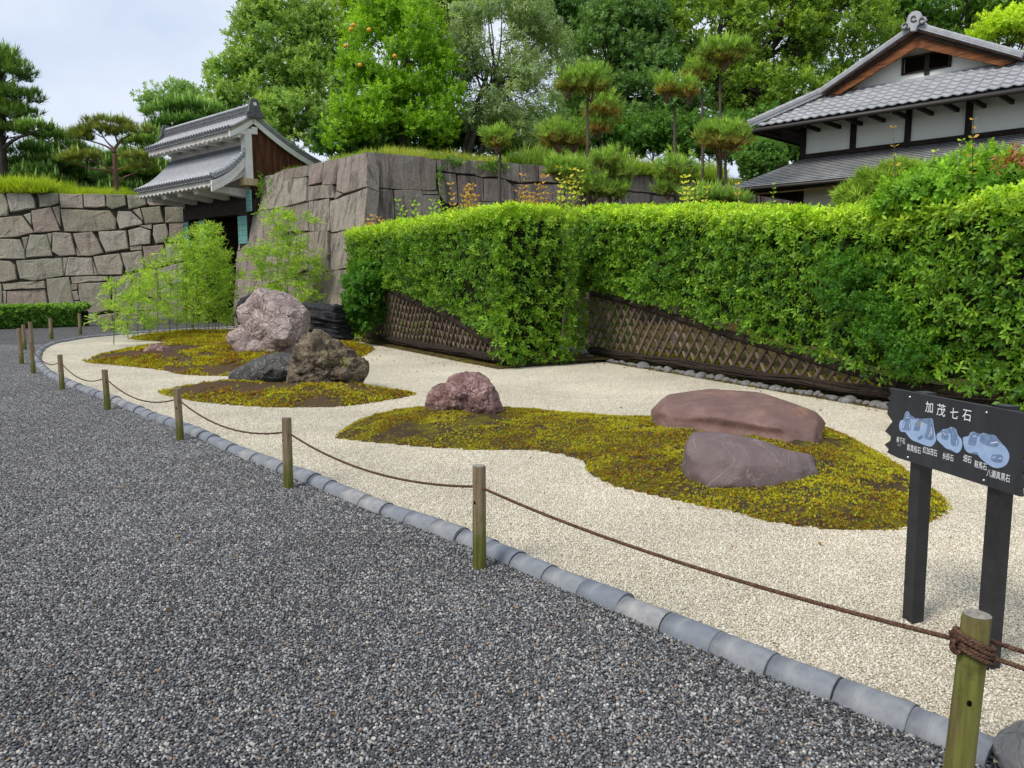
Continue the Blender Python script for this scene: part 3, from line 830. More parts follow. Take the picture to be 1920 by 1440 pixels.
# marbled boulder
b = on_z(505, 668, .15); k = b.y / 1442
rock("boulder", "tall marbled pink and white boulder on the rear moss island", b + Vector((0, .35, 54 * k)),
     [((0, 0, 0), (58*k, 50*k, 54*k)), ((10*k, 0, 32*k), (42*k, 40*k, 36*k)), ((24*k, -14*k, -14*k), (44*k, 38*k, 40*k)), ((-44*k, -10*k, -34*k), (32*k, 34*k, 38*k)), ((-22*k, 0, 30*k), (34*k, 34*k, 36*k)), ((-10*k, -25*k, -50*k), (40*k, 30*k, 20*k))],
     [], M_PINK, 3, amp=.035, freq=2.2, ridge=.022, blend=.015, bumps=20, bump_r=.55, chops=14, chop_d=.14)
b = on_z(600, 646, .1); k = b.y / 1442
rock("boulder", "black layered boulder behind the marbled pink one", b + Vector((0, .4, 36 * k)),
     [((0, 0, 0), (55*k, 40*k, 42*k))], [((0, 0, 1), 40*k), ((.15, 0, -1), 60*k), ((1, -.3, .25), 44*k)], M_BLACK, 5, amp=.05, freq=3, strata=.055, p=3.0)
b = on_z(470, 655, .15); k = b.y / 1442 * 1.12
rock("boulder", "dark pointed rock peeping out behind the marbled boulder", on_y(474, 585, b.y + 2.2), [((0, 0, 0), (30*k, 26*k, 44*k)), ((6*k, 0, 22*k), (18*k, 18*k, 26*k))], [((-.7, 0, .7), 27*k), ((.8, 0, .6), 27*k)],
     M_BLACK, 8, amp=.07, freq=3, ridge=.03, sub=5)
# crag
b = on_z(600, 724, .1); k = b.y / 1442
rock("boulder", "rugged lichen-covered crag on the small brown moss island", b + Vector((0, .35, 34 * k)),
     [((0, 0, 0), (62*k, 44*k, 44*k)), ((-10*k, 4*k, 32*k), (38*k, 34*k, 30*k)), ((40*k, -4*k, -8*k), (38*k, 34*k, 40*k)), ((-34*k, -18*k, -20*k), (42*k, 28*k, 28*k))],
     [((.62, 0, .75), 58*k)], M_CRAG, 12, amp=.06, freq=3.4, ridge=.045, facet=.06, blend=.015, bumps=46, bump_r=.36, chops=20, chop_d=.1)
b = on_z(490, 718, .1); k = b.y / 1442
rock("boulder", "low dark grey slab rock in front of the marbled boulder", b + Vector((2*k, .3, 15 * k)),
     [((0, 0, 0), (70*k, 36*k, 30*k)), ((24*k, 0, 12*k), (50*k, 34*k, 26*k)), ((-38*k, 0, -6*k), (40*k, 28*k, 20*k))], [((.12, -.35, 1), 34*k), ((-.5, -.3, .8), 38*k)], M_GREYSLAB, 15, amp=.04, freq=2.4, ridge=.015, facet=.03, blend=.02, bumps=14, bump_r=.34, chops=16, chop_d=.14)
b = on_z(287, 664, .15); k = b.y / 1442
rock("boulder", "small purple stone on the tip of the rear moss island", b + Vector((0, .2, 3 * k)), [((0, 0, 0), (26*k, 22*k, 14*k)), ((-6*k, 0, 4*k), (15*k, 14*k, 11*k))], [], M_RED, 18, amp=.03, ridge=.02, sub=5)
# red rock
b = on_z(872, 790, .06); k = b.y / 1442
rock("boulder", "knobbly red rock with two lobes on the front moss island", b + Vector((0, .25, 38 * k)),
     [((8*k, 0, 0), (60*k, 48*k, 48*k)), ((10*k, 0, 14*k), (50*k, 40*k, 38*k)), ((-46*k, -6*k, -6*k), (30*k, 34*k, 38*k)), ((40*k, -10*k, -12*k), (32*k, 34*k, 36*k))],
     [((.25, -.2, 1), 51*k), ((.9, 0, .45), 56*k)], M_RED, 22, amp=.03, freq=2.6, ridge=.016, facet=.02, blend=.02, bumps=22, bump_r=.42, chops=16, chop_d=.08)
# flat slabs: cross-sections set out along their length
def loft_rock(name, label, st, mat, seed, amp=.02, chops=22, chop_d=.16):
    """st: stations (left end to right end), each a closed list of world points; rounded, roughened"""
    loops = []
    for ring in st: loops.append([Vector(q) for q in catmull(ring, 9, True)])
    m = len(loops[0]); L = []
    for j in range(m):
        col = catmull([lp[j] for lp in loops], 10); L.append(col)
    nc = len(L[0]); V = np.array([[tuple(L[j][i]) for j in range(m)] for i in range(nc)]).reshape(-1, 3)
    c = V.mean(0); D = V - c; D /= np.maximum(np.linalg.norm(D, axis=1, keepdims=True), 1e-6)
    q = vnoise(V, 9, seed + 2, 3)
    V = V + D * (amp * vnoise(V, 2.4, seed, 3) + amp * .35 * q - amp * .5 * np.exp(-(vnoise(V, 1.7, seed + 7, 3) / .05) ** 2))[:, None]
    V = chop(V, chops, chop_d, seed, .3)
    V = V + D * (.004 * vnoise(V, 22, seed + 4, 3))[:, None]
    F = []
    for i in range(nc - 1):
        for j in range(m): F.append((i * m + j, i * m + (j + 1) % m, (i + 1) * m + (j + 1) % m, (i + 1) * m + j))
    me = mesh_of(name, list(V - c) + [tuple(V[:m].mean(0) - c), tuple(V[-m:].mean(0) - c)], F + [((j + 1) % m, j, nc * m) for j in range(m)] + [((nc - 1) * m + j, (nc - 1) * m + (j + 1) % m, nc * m + 1) for j in range(m)], mat, True)
    bm = bmesh.new(); bm.from_mesh(me); bmesh.ops.recalc_face_normals(bm, faces=bm.faces[:]); bm.to_mesh(me); bm.free()
    o = link(name, me); o.location = tuple(c); return tag(o, label, "rock")
def ring_at(u, vtop, vedge, vbase, yf, depth, lean=.04):
    """one cross-section: back top edge seen at vtop, front top edge at vedge, foot at vbase (depth yf)"""
    f = on_y(u, vbase, yf); fe = on_y(u, vedge, yf + lean); yb = yf + depth; bt = on_y(u, vtop, yb)
    return [(f.x, yf, min(f.z - .06, .02)), (f.x, yf - .01, (f.z + fe.z) / 2), (fe.x, yf + lean, fe.z), ((fe.x + bt.x) / 2, (yf + lean + yb) / 2, (fe.z + bt.z) / 2 + .015), (bt.x, yb - .05, bt.z), (bt.x, yb + .1, bt.z * .5), (bt.x, yb + .05, -.1)]
s1 = [(1224, 772, 778, 790, .45), (1230, 756, 772, 800, .6), (1250, 737, 768, 806, .85), (1290, 728, 768, 812, 1.05), (1350, 728, 776, 820, 1.15), (1420, 733, 786, 832, 1.15), (1480, 746, 796, 840, 1.0), (1522, 768, 806, 838, .75), (1544, 792, 812, 828, .45)]
loft_rock("slab_rock", "large flat purple brown slab rock on the front moss island", [ring_at(u, a_, e_, b_, on_z(u, b_, .10).y, d_ ) for u, a_, e_, b_, d_ in s1], M_SLAB, 30, .035, 20, .08)
s2 = [(1283, 868, 878, 894, 5.95, .22), (1290, 822, 842, 902, 5.85, .36), (1304, 806, 828, 906, 5.75, .46), (1345, 811, 832, 912, 5.65, .52), (1395, 816, 842, 916, 5.6, .52), (1440, 829, 852, 918, 5.6, .50), (1475, 842, 860, 914, 5.65, .46), (1500, 847, 864, 906, 5.72, .40), (1518, 852, 868, 898, 5.8, .32), (1529, 864, 875, 890, 5.9, .22)]
loft_rock("slab_rock", "smaller grey purple slab rock leaning before the large flat slab", [ring_at(u, a_, e_, b_, y_, d_, .10) for u, a_, e_, b_, y_, d_ in s2], M_SLAB2, 34, .028, 24, .07)
g0 = on_z(1915, 1445)
rock("boulder", "grey boulder at the open end of the tile kerb", g0 + Vector((.07, -.02, .03)), [((0, 0, 0), (.15, .16, .12)), ((.06, .02, .03), (.12, .12, .1))], [], M_GREYB, 40, amp=.012, ridge=.008, sub=5)

# ================================================================== SIGN BOARD
M_SIGN = Mat("black painted board", .5, .35)
_f = M_SIGN.noise(9, 6, .7, M_SIGN.co((1, 1, .25))); M_SIGN.color(M_SIGN.ramp(_f, [(0.3, (0.020, 0.021, 0.024)), (.62, (0.033, 0.034, 0.038)), (.8, (.075, .078, .085))])); M_SIGN.bump(_f, .2, .005); M_SIGN = M_SIGN.m
M_SIGNPOST = Mat("black painted post", .45, .4)
_f = M_SIGNPOST.noise(14, 5, .6); M_SIGNPOST.color(M_SIGNPOST.ramp(_f, [(0.3, (0.012, 0.012, 0.014)), (.75, (0.032, 0.032, 0.036))])); M_SIGNPOST = M_SIGNPOST.m
M_WHITEP = Mat("white lettering paint", .6, .3).color((.78, .80, .82)).m
M_BLUE1 = Mat("pale blue paint", .6, .3)
M_BLUE1.color(M_BLUE1.ramp(M_BLUE1.noise(30, 4), [(.3, (.26, .37, .56)), (.7, (.34, .45, .64))])); M_BLUE1 = M_BLUE1.m
M_BLUE2 = Mat("slate blue paint", .6, .3)
M_BLUE2.color(M_BLUE2.ramp(M_BLUE2.noise(60, 4), [(.3, (.11, .17, .29)), (.7, (.20, .28, .42))])); M_BLUE2 = M_BLUE2.m
M_BLUE3 = Mat("light line paint", .6, .3).color((.6, .68, .8)).m
M_OCHRE = Mat("ochre paint", .6, .3).color((.35, .25, .08)).m
M_BOLT = Mat("steel bolt", .3, .5).color((.5, .5, .5)); M_BOLT.b.inputs["Metallic"].default_value = .8; M_BOLT = M_BOLT.m

pl, pr = on_z(1712, 1166), on_z(1851, 1251)
tl = on_y(1735, 735, pl.y); tr = on_y(1888, 760, pr.y)
sign = thing("sign_board", "black wooden sign with white writing and blue rock drawings", "sign", (pl.x, pl.y, 0))
for p, t_ in ((pl, tl), (pr, tr)):
    ax = (pr - pl).normalized(); nb = Vector((ax.y, -ax.x, 0)); w = .032
    V = []
    for q, z in ((p, -.1), (t_, t_.z)):
        for a, c in ((-1, -1), (1, -1), (1, 1), (-1, 1)): V.append(Vector((q.x, q.y, z)) + ax * a * w + nb * c * w)
    build("post", V, [(0, 1, 2, 3), (7, 6, 5, 4), (0, 4, 5, 1), (1, 5, 6, 2), (2, 6, 7, 3), (3, 7, 4, 0)], M_SIGNPOST, sign)
# board frame: plane through the posts' front faces
ax = (tr - tl); ax.z = 0; ax.normalize(); nb = Vector((ax.y, -ax.x, 0))
if nb.y > 0: nb = -nb
bp0 = Vector((tl.x, tl.y, 0)) + nb * .034
def sg(u, v):     # board coordinates (metres along, height) of a photograph point
    p = on_plane(u, v, bp0, nb); return (p - bp0).dot(ax), p.z
def SB(s, z, d=0.0): return bp0 + ax * s + Vector((0, 0, z)) + nb * d
edgeL = [(1673,727),(1678,738),(1671,746),(1677,753),(1667,757),(1673,765),(1670,775),(1680,790),(1666,808),(1677,818),(1676,826),(1665,833),(1673,842),(1670,848)]
s0, zt0 = sg(1673, 727); s1, zt1 = sg(1920, 773); sb_, zb0 = sg(1690, 858); _, zb1 = sg(1915, 929)
left = [sg(u, v) for u, v in edgeL]
slope_t = (zt1 - zt0) / (s1 - s0)
Lw = s1 - s0 + .035
topc = (s0 + Lw, zt0 + slope_t * Lw); slope_b = (zb1 - zb0) / (sg(1915, 929)[0] - sb_)
botc = (s0 + Lw, zb0 + slope_b * (s0 + Lw - sb_))
right = []
for i in range(12):
    f = i / 11; right.append((topc[0] + (.014 if i % 2 else -.006) * (1 if 0 < i < 11 else 0), topc[1] + (botc[1] - topc[1]) * f))
outline = left + [(sb_, zb0)] + right[::-1]
n = len(outline); th = .02
V = [SB(s, z, th) for s, z in outline] + [SB(s, z, 0.001) for s, z in outline]
F = [tuple(range(n)), tuple(range(2 * n - 1, n - 1, -1))] + [(i, i + n, (i + 1) % n + n, (i + 1) % n) for i in range(n)]
board = build("board", V, F, M_SIGN, sign)
for u, v in ((1714, 744), (1858.5, 773), (1710, 857), (1853, 900)):
    s, z = sg(u, v); V = [SB(s, z, th + .007)]; F = []
    for j, (r, d) in enumerate(((.0035, .006), (.0055, .001))):
        for i in range(10): V.append(SB(s + math.cos(i * .628) * r, z + math.sin(i * .628) * r, th + d))
    F = [(0, 1 + i, 1 + (i + 1) % 10) for i in range(10)] + [(1 + i, 11 + i, 11 + (i + 1) % 10, 1 + (i + 1) % 10) for i in range(10)]
    build("bolt", V, F, M_BOLT, sign, True)
def text(body, u, v, hpx, name="lettering", squeeze=.92, bold=.0):
    """writing whose centre stands at the photograph point, hpx tall there"""
    s, z = sg(u, v); s2, z2 = sg(u, v + hpx); h = abs(z2 - z)
    cu = bpy.data.curves.new("t", 'FONT'); cu.body = body; cu.align_x = 'CENTER'; cu.align_y = 'CENTER'; cu.size = 1.0; cu.offset = bold
    o = bpy.data.objects.new("t", cu); COL.objects.link(o)
    dg = bpy.context.evaluated_depsgraph_get(); me = bpy.data.meshes.new_from_object(o.evaluated_get(dg))
    COL.objects.unlink(o); bpy.data.objects.remove(o)
    co = np.array([v.co for v in me.vertices]); cx = (co[:, 0].max() + co[:, 0].min()) / 2; cy = (co[:, 1].max() + co[:, 1].min()) / 2
    kk = h / max(1e-6, co[:, 1].max() - co[:, 1].min()); l = world_loc(board)
    for v_ in me.vertices:
        a, b_ = (v_.co.x - cx) * kk * squeeze, (v_.co.y - cy) * kk
        v_.co = SB(s + a, z + b_ + a * (slope_t + slope_b) / 2, th + .0016) - l
    me.materials.clear(); me.materials.append(M_WHITEP); me.name = name
    return link(name, me, board)
for ch, u, v, h in (("加", 1750, 763, 21), ("茂", 1772.5, 768.5, 23), ("七", 1797, 774.5, 20), ("石", 1821, 778.5, 21)): text(ch, u, v, h)
for w_, u, v, h in (("畚下石", 1696.5, 825, 11), ("紫貴船石", 1721, 841, 13), ("紅加茂石", 1751.5, 846, 13), ("糸掛石", 1785.5, 856, 13), ("畑石", 1822, 860, 14), ("鞍馬石", 1847, 872, 14), ("八瀬真黒石", 1880, 891, 15)): text(w_, u, v, h, squeeze=.66, bold=.0)
text("ふごろ", 1693, 833.5, 4, squeeze=.66, bold=.0)
def paint(name, px, mat, d, smooth=True):
    P = [sg(u, v) for u, v in px]
    if smooth: P = [(q.x, q.y) for q in catmull([(s, z, 0) for s, z in P], 4, True)]
    bm = bmesh.new(); f = bm.faces.new([bm.verts.new(SB(s, z, th + d) - world_loc(board)) for s, z in P]); bmesh.ops.triangulate(bm, faces=[f])
    me = bpy.data.meshes.new(name); bm.to_mesh(me); bm.free(); me.materials.append(mat); return link(name, me, board)
def cz(pts): return [(1620 + x / 5.54, 700 + y / 5.54) for x, y in pts]
blob1 = cz([(405,540),(420,490),(455,475),(465,420),(490,393),(512,410),(520,465),(570,478),(600,465),(630,480),(640,500),(690,520),(712,520),(715,480),(737,465),(757,480),(768,560),(785,640),(788,700),(745,755),(690,750),(600,715),(540,690),(500,650),(470,610),(420,600)])
blob2 = cz([(795,650),(810,620),(848,615),(855,585),(885,577),(912,595),(925,620),(945,618),(940,560),(965,558),(1000,580),(1020,640),(1055,680),(1066,740),(1045,800),(1005,825),(950,790),(900,780),(850,735),(805,690)])
blob3 = cz([(1072,690),(1080,660),(1130,650),(1150,615),(1190,605),(1220,625),(1222,650),(1250,655),(1265,620),(1300,620),(1340,632),(1400,640),(1440,680),(1450,715),(1500,745),(1545,810),(1555,880),(1520,950),(1450,980),(1380,970),(1290,910),(1240,860),(1220,810),(1160,832),(1095,790)])
for k, bl in enumerate((blob1, blob2, blob3)): paint("painted_island", bl, M_BLUE1, .0010)
stn = [[(440,575),(455,490),(468,430),(490,400),(510,420),(522,500),(530,560),(515,588),(470,585)],
       [(556,585),(580,540),(590,490),(615,470),(630,490),(622,560),(615,595)],
       [(670,660),(695,590),(712,500),(735,470),(755,490),(762,580),(770,660),(745,690),(700,682)],
       [(845,660),(862,600),(888,585),(912,605),(920,660),(905,690),(860,678)],
       [(945,720),(955,640),(945,570),(970,562),(1000,590),(1015,660),(1028,715),(1000,752),(960,745)],
       [(1128,725),(1145,650),(1165,618),(1195,610),(1216,630),(1215,700),(1195,748),(1150,738)],
       [(1250,710),(1262,640),(1280,622),(1340,635),(1395,640),(1435,680),(1450,720),(1430,758),(1380,760),(1310,740)],
       [(1365,890),(1380,842),(1430,840),(1485,850),(1490,890),(1470,922),(1400,915)]]
for i, p_ in enumerate(stn): paint("painted_rock", cz(p_), M_BLUE2, .0018)
for a in ([(484,430),(508,426),(509,432),(485,437)], [(480,455),(512,450),(512,456),(481,462)], [(462,500),(468,498),(455,570),(449,568)], [(515,520),(520,522),(522,570),(516,568)], [(735,600),(741,598),(722,660),(716,658)], [(742,560),(748,556),(752,640),(746,644)],
          [(1010,690),(1016,690),(1008,742),(1002,740)], [(1182,650),(1212,644),(1212,652),(1183,658)], [(1362,716),(1440,706),(1440,718),(1364,728)], [(1385,870),(1415,862),(1416,869),(1386,877)], [(1450,880),(1480,876),(1480,884),(1452,887)], [(868,610),(905,640),(902,645),(866,616)]):
    paint("painted_line", cz(a), M_BLUE3, .0026, False)
paint("painted_line", cz([(600,520),(615,500),(628,520),(618,545),(606,540)]), M_OCHRE, .0026)
paint("painted_line", cz([(604,668),(625,650),(652,640),(650,660),(630,680),(612,684)]), M_BLUE2, .0026)

# ================================================================== STONE WALLS
M_WSTONE = Mat("weathered wall stone", .9, .2)
_r = M_WSTONE.rand()
_f = M_WSTONE.noise(1.6, 6, .65); _g = M_WSTONE.noise(14, 6, .7); _st = M_WSTONE.noise(2.6, 5, .7, M_WSTONE.co((1, 1, .12), True))
_c = M_WSTONE.ramp(_r, [(0.0, (0.26, 0.24, 0.175)), (0.2, (0.38, 0.345, 0.27)), (0.4, (0.31, 0.245, 0.195)), (0.6, (0.41, 0.375, 0.30)), (0.8, (0.25, 0.24, 0.165)), (1.0, (0.36, 0.31, 0.24))])
_c = M_WSTONE.mix(1.0, _c, M_WSTONE.ramp(_g, [(.25, .5), (.5, 1.0), (.8, 1.45)]), 'MULTIPLY')
_c = M_WSTONE.mix(M_WSTONE.ramp(_st, [(.52, 0.0), (.7, .6)]), _c, (0.085, 0.065, 0.055))
_c = M_WSTONE.mix(M_WSTONE.ramp(M_WSTONE.noise(2.2, 5, .7, M_WSTONE.co((1, 1, .3), True)), [(.58, 0.0), (.72, .55)]), _c, (0.115, 0.125, 0.065))
M_WSTONE.color(_c); M_WSTONE.bump(M_WSTONE.mix(.6, _f, _g), .8, .06); M_WSTONE = M_WSTONE.m
M_BSTONE = Mat("streaked dark wall stone", .88, .2)
_r = M_BSTONE.rand(); _g = M_BSTONE.noise(12, 6, .7)
_st = M_BSTONE.noise(4.5, 6, .7, M_BSTONE.co((1, 1, .07), True)); _st2 = M_BSTONE.noise(7.5, 5, .7, M_BSTONE.co((1, 1, .06), True))
_c = M_BSTONE.ramp(_r, [(0.0, (0.19, 0.152, 0.128)), (0.35, (0.25, 0.215, 0.175)), (0.65, (0.21, 0.165, 0.143)), (1.0, (0.285, 0.255, 0.21))])
_c = M_BSTONE.mix(1.0, _c, M_BSTONE.ramp(_g, [(.25, .6), (.5, 1.0), (.8, 1.4)]), 'MULTIPLY')
_c = M_BSTONE.mix(M_BSTONE.ramp(_st, [(.49, 0.0), (.62, .72)]), _c, (0.055, 0.043, 0.04))
_c = M_BSTONE.mix(M_BSTONE.ramp(_st2, [(.55, 0.0), (.66, .55)]), _c, (0.36, 0.345, 0.305))
_c = M_BSTONE.mix(M_BSTONE.ramp(M_BSTONE.noise(1.1, 5, .6, M_BSTONE.co((1, 1, .5), True)), [(.56, 0.0), (.74, .55)]), _c, (0.16, 0.18, 0.125))
M_BSTONE.color(_c); M_BSTONE.bump(M_BSTONE.mix(.5, _g, _st), .6, .05); M_BSTONE = M_BSTONE.m
M_JOINT = Mat("dark wall core", 1, .0)
M_JOINT.color(M_JOINT.ramp(M_JOINT.noise(6, 4), [(.3, (.03, .028, .022)), (.7, (.09, .085, .06))])); M_JOINT = M_JOINT.m

class Face:
    """a flat wall face: p0, unit vectors along (a), up the face (b) and outwards (n)"""
    def __init__(s, p0, p1, q):      # p0,p1 along the top, q a point lower down
        s.p0 = p0; s.a = (p1 - p0).normalized(); n = s.a.cross(q - p0).normalized()
        if n.y > 0: n = -n
        s.n = n; s.b = n.cross(s.a)
        if s.b.z < 0: s.b = -s.b
    def uv(s, u, v):
        p = on_plane(u, v, s.p0, s.n) - s.p0; return p.dot(s.a), p.dot(s.b)
    def P(s, x, y, d=0.0): return s.p0 + s.a * x + s.b * y + s.n * d
def wall_stone(face, poly, mat, parent, bulge=.035, gap=-.010, rnd=.03):
    """one stone: its outline on the face, a rounded proud front and sides that run back into the wall"""
    n0 = len(poly); pts = []
    for i in range(n0):
        (x0, y0), (x1, y1) = poly[i], poly[(i + 1) % n0]; L = math.hypot(x1 - x0, y1 - y0); m = max(1, min(5, int(L / .32)))
        for k in range(m):
            t = k / m; j = .018 if k else .0
            pts.append((x0 + (x1 - x0) * t + random.uniform(-j, j), y0 + (y1 - y0) * t + random.uniform(-j, j)))
    cx = sum(p[0] for p in pts) / len(pts); cy = sum(p[1] for p in pts) / len(pts); n = len(pts)
    size = min(max(p[0] for p in pts) - min(p[0] for p in pts), max(p[1] for p in pts) - min(p[1] for p in pts))
    bulge = min(bulge, size * .16); rnd = min(rnd, size * .15); sd = random.uniform(0, 90)
    tilt = (random.uniform(-.03, .03), random.uniform(-.03, .03)); out0 = random.uniform(-.015, .02) if mat is M_WSTONE else random.uniform(-.008, .012)
    V, F = [], []
    relief = 1.0 if mat is M_WSTONE else .35
    def ring(inset, d, rough):
        for x, y in pts:
            dx, dy = x - cx, y - cy; L = math.hypot(dx, dy) or 1; k = max(.05, 1 - inset / L)
            px, py = cx + dx * k, cy + dy * k
            dd = d + (noise.noise(Vector((px * 2.3 + sd, py * 2.3, 1))) * .045 + noise.noise(Vector((px * 6 + sd, py * 6, 4))) * .018) * rough * relief + (px - cx) * tilt[0] + (py - cy) * tilt[1]
            V.append(face.P(px, py, dd))
    ring(gap, -.42, 0); ring(gap * .6, out0 - .022, .2); ring(gap + rnd * .55, out0 + bulge * .6, .7); ring(gap + rnd * 1.6, out0 + bulge, 1)
    ring(gap + size * .27, out0 + bulge, 1.2)
    c = face.P(cx, cy, out0 + bulge + noise.noise(Vector((cx * 2.3 + sd, cy * 2.3, 1))) * .03); V.append(c)
    for r in range(4):
        for i in range(n): F.append((r * n + i, r * n + (i + 1) % n, (r + 1) * n + (i + 1) % n, (r + 1) * n + i))
    for i in range(n): F.append((4 * n + i, 4 * n + (i + 1) % n, 5 * n))
    l = world_loc(parent); c0 = Vector(c)
    # outward orientation
    a = (V[2 * n + 1] - V[2 * n]).cross(V[3 * n] - V[2 * n])
    if a.dot(face.n) < 0: F = [f[::-1] for f in F]
    me = mesh_of("stone", [v - c0 for v in V], F, mat, False)
    o = link("stone", me, parent); o.location = c0 - l
    return o
# ---- left wall
WZ = 5.5
A0, A1 = on_z(-60, 361, WZ), on_z(345, 369, WZ)
faceL = Face(A0, A1, Vector((A0.x, A0.y - .45, 0)))
wallL = thing("stone_wall", "pale stone wall of large fitted blocks left of the gate", "stone wall", (A0.x, A0.y, 0))
Lst = [
 [(-60,60),(40,70),(80,180),(75,290),(-60,300)], [(65,65),(310,60),(345,140),(350,215),(110,255),(85,170)], [(375,65),(585,65),(590,165),(500,195),(400,205),(395,130)],
 [(595,70),(825,75),(832,215),(610,210),(600,150)], [(835,75),(1045,75),(1055,195),(960,210),(845,205)], [(1065,75),(1250,80),(1260,185),(1120,225),(1065,195)],
 [(1270,80),(1440,80),(1465,180),(1290,225),(1280,180)], [(1460,80),(1700,90),(1720,185),(1500,190),(1475,165)], [(1715,90),(1840,95),(1840,195),(1730,190)],
 [(-60,315),(220,290),(345,460),(180,500),(-60,515)], [(240,285),(312,262),(315,385)], [(315,240),(510,205),(560,330),(600,440),(350,460),(325,360)], [(525,205),(595,195),(605,400),(570,330)],
 [(605,225),(1100,240),(1160,330),(1155,425),(900,450),(645,445),(620,330)], [(1180,245),(1310,250),(1425,355),(1420,375),(1200,425),(1165,330)], [(1325,235),(1400,215),(1435,345)],
 [(1410,215),(1600,195),(1640,355),(1450,370)], [(1650,205),(1840,205),(1840,358),(1650,362)],
 [(-60,525),(200,530),(245,640),(250,720),(-60,722)], [(225,510),(288,502),(252,640)], [(300,480),(470,478),(520,690),(260,710),(265,630)], [(475,470),(518,465),(507,590)],
 [(530,460),(710,470),(760,680),(600,695),(525,650)], [(730,470),(920,450),(975,530),(1030,660),(900,695),(810,690),(760,570)], [(762,600),(808,690),(768,692)],
 [(985,450),(1260,440),(1285,620),(1060,655),(1000,530)], [(1280,435),(1400,405),(1505,440),(1500,570),(1300,595)], [(1390,392),(1520,378),(1515,425),(1430,405)],
 [(1535,385),(1660,370),(1690,480),(1640,555),(1560,570),(1530,480)], [(1692,372),(1840,368),(1840,545),(1690,552)],
 [(-60,735),(100,745),(150,790),(165,925),(40,955),(-60,955)], [(160,740),(620,710),(635,890),(330,940),(205,920)], [(628,712),(680,708),(642,885)],
 [(690,705),(920,710),(940,885),(655,890),(670,780)], [(928,735),(985,880),(945,888)], [(935,700),(1195,670),(1235,780),(1225,880),(985,880)], [(1210,665),(1420,640),(1445,820),(1270,860)],
 [(1295,605),(1422,588),(1422,630),(1310,640)], [(1430,600),(1640,580),(1660,750),(1560,810),(1450,800)], [(1650,575),(1840,560),(1840,745),(1672,750)],
 [(-60,972),(15,972),(30,1250),(-60,1255)], [(25,970),(450,940),(455,1015),(40,1035)], [(30,1045),(62,1042),(62,1250),(40,1250)], [(68,1045),(450,1025),(482,1230),(482,1262),(72,1265)],
 [(465,925),(690,900),(720,1060),(745,1190),(500,1230),(475,1060)], [(710,905),(1080,895),(1085,935),(720,970)], [(715,978),(780,975),(772,1035),(718,1035)], [(720,1045),(775,1042),(792,1130),(742,1140)], [(750,1150),(800,1145),(835,1245),(760,1240)],
 [(785,970),(1060,955),(1110,1060),(1100,1230),(930,1270),(840,1250),(790,1100)], [(1068,945),(1112,935),(1108,1020)], [(1120,905),(1310,880),(1325,1130),(1290,1240),(1125,1240)],
 [(1320,868),(1560,822),(1600,1100),(1345,1110)], [(1570,818),(1840,758),(1840,1095),(1612,1100)],
 [(490,1245),(830,1262),(960,1280),(968,1352),(490,1375)], [(978,1285),(1170,1262),(1182,1335),(985,1350)], [(1190,1255),(1400,1245),(1400,1340),(1195,1345)], [(1345,1120),(1600,1112),(1590,1235),(1310,1238)], [(1610,1112),(1840,1105),(1840,1340),(1410,1340),(1412,1245),(1595,1240)],
 [(-60,1275),(480,1275),(480,1385),(-60,1395)],
]
for poly in Lst: wall_stone(faceL, [faceL.uv(x / 5.333, 350 + y / 5.333) for x, y in poly], M_WSTONE, wallL)
for row, (v0, v1) in enumerate(((361, 408), (409, 447), (448, 487), (488, 531), (532, 612))):   # the wall goes on out of the photograph
    u = -72.0
    while u > -420:
        w = random.uniform(35, 65); j = lambda: random.uniform(-4, 4)
        wall_stone(faceL, [faceL.uv(u - w, v0 + j()), faceL.uv(u, v0 + j()), faceL.uv(u, v1 + j()), faceL.uv(u - w, v1 + j())], M_WSTONE, wallL); u -= w + 2
xa, _ = faceL.uv(-420, 400); xb, _ = faceL.uv(345, 400); H_ = WZ / faceL.b.z
mb = MB(); P = faceL.P
mb.add([P(xa, .0, -.12), P(xb, .0, -.12), P(xb, -H_, -.12), P(xa, -H_, -.12), P(xa, 0, -1.6), P(xb, 0, -1.6), P(xb, -H_, -1.6), P(xa, -H_, -1.6)], [(0,1,2,3),(7,6,5,4),(0,4,5,1),(1,5,6,2),(2,6,7,3),(3,7,4,0)])
mb.build("core", M_JOINT, wallL)

# ---- gate bastion: two faces meeting at a corner
TC, TL0, BL = on_z(685, 286, WZ), on_z(470, 336, WZ), on_z(436, 612, 0)
faceB = Face(TC, TL0, BL)
q_ = on_plane(661, 430, faceB.p0, faceB.n); ed = q_ - TC; BC = TC + ed * (WZ / -ed.z)
TR = on_z(1300, 339, WZ)
faceR = Face(TC, TR, BC)
bast = thing("stone_bastion", "dark streaked stone bastion of huge blocks right of the gate", "stone wall", (TC.x, TC.y, 0))
def c2(p): return [(430 + x / 6.856, 270 + y / 6.856) for x, y in p]
def c3(p): return [(640 + x / 4.571, 270 + y / 4.571) for x, y in p]
Bst = [c2(p) for p in [
 [(285,445),(560,395),(690,338),(715,478),(830,448),(1005,430),(1005,735),(730,805),(190,885),(215,700)], [(697,335),(1022,278),(1022,405),(830,440),(720,472)],
 [(1030,280),(1175,232),(1220,250),(1190,490),(1012,530)], [(1228,225),(1385,190),(1365,512),(1200,525)], [(1392,193),(1770,105),(1770,548),(1590,603),(1470,633),(1385,600)],
 [(1012,545),(1330,525),(1358,690),(1200,697),(1012,728)], [(1375,612),(1465,642),(1360,712)], [(190,893),(430,850),(440,1300),(110,1370)], [(437,848),(1003,745),(1012,1110),(680,1117),(670,1240),(445,1298)],
 [(1022,742),(1290,703),(1292,1112),(1022,1115)], [(1302,738),(1570,640),(1770,560),(1715,1065),(1310,1135)]]]
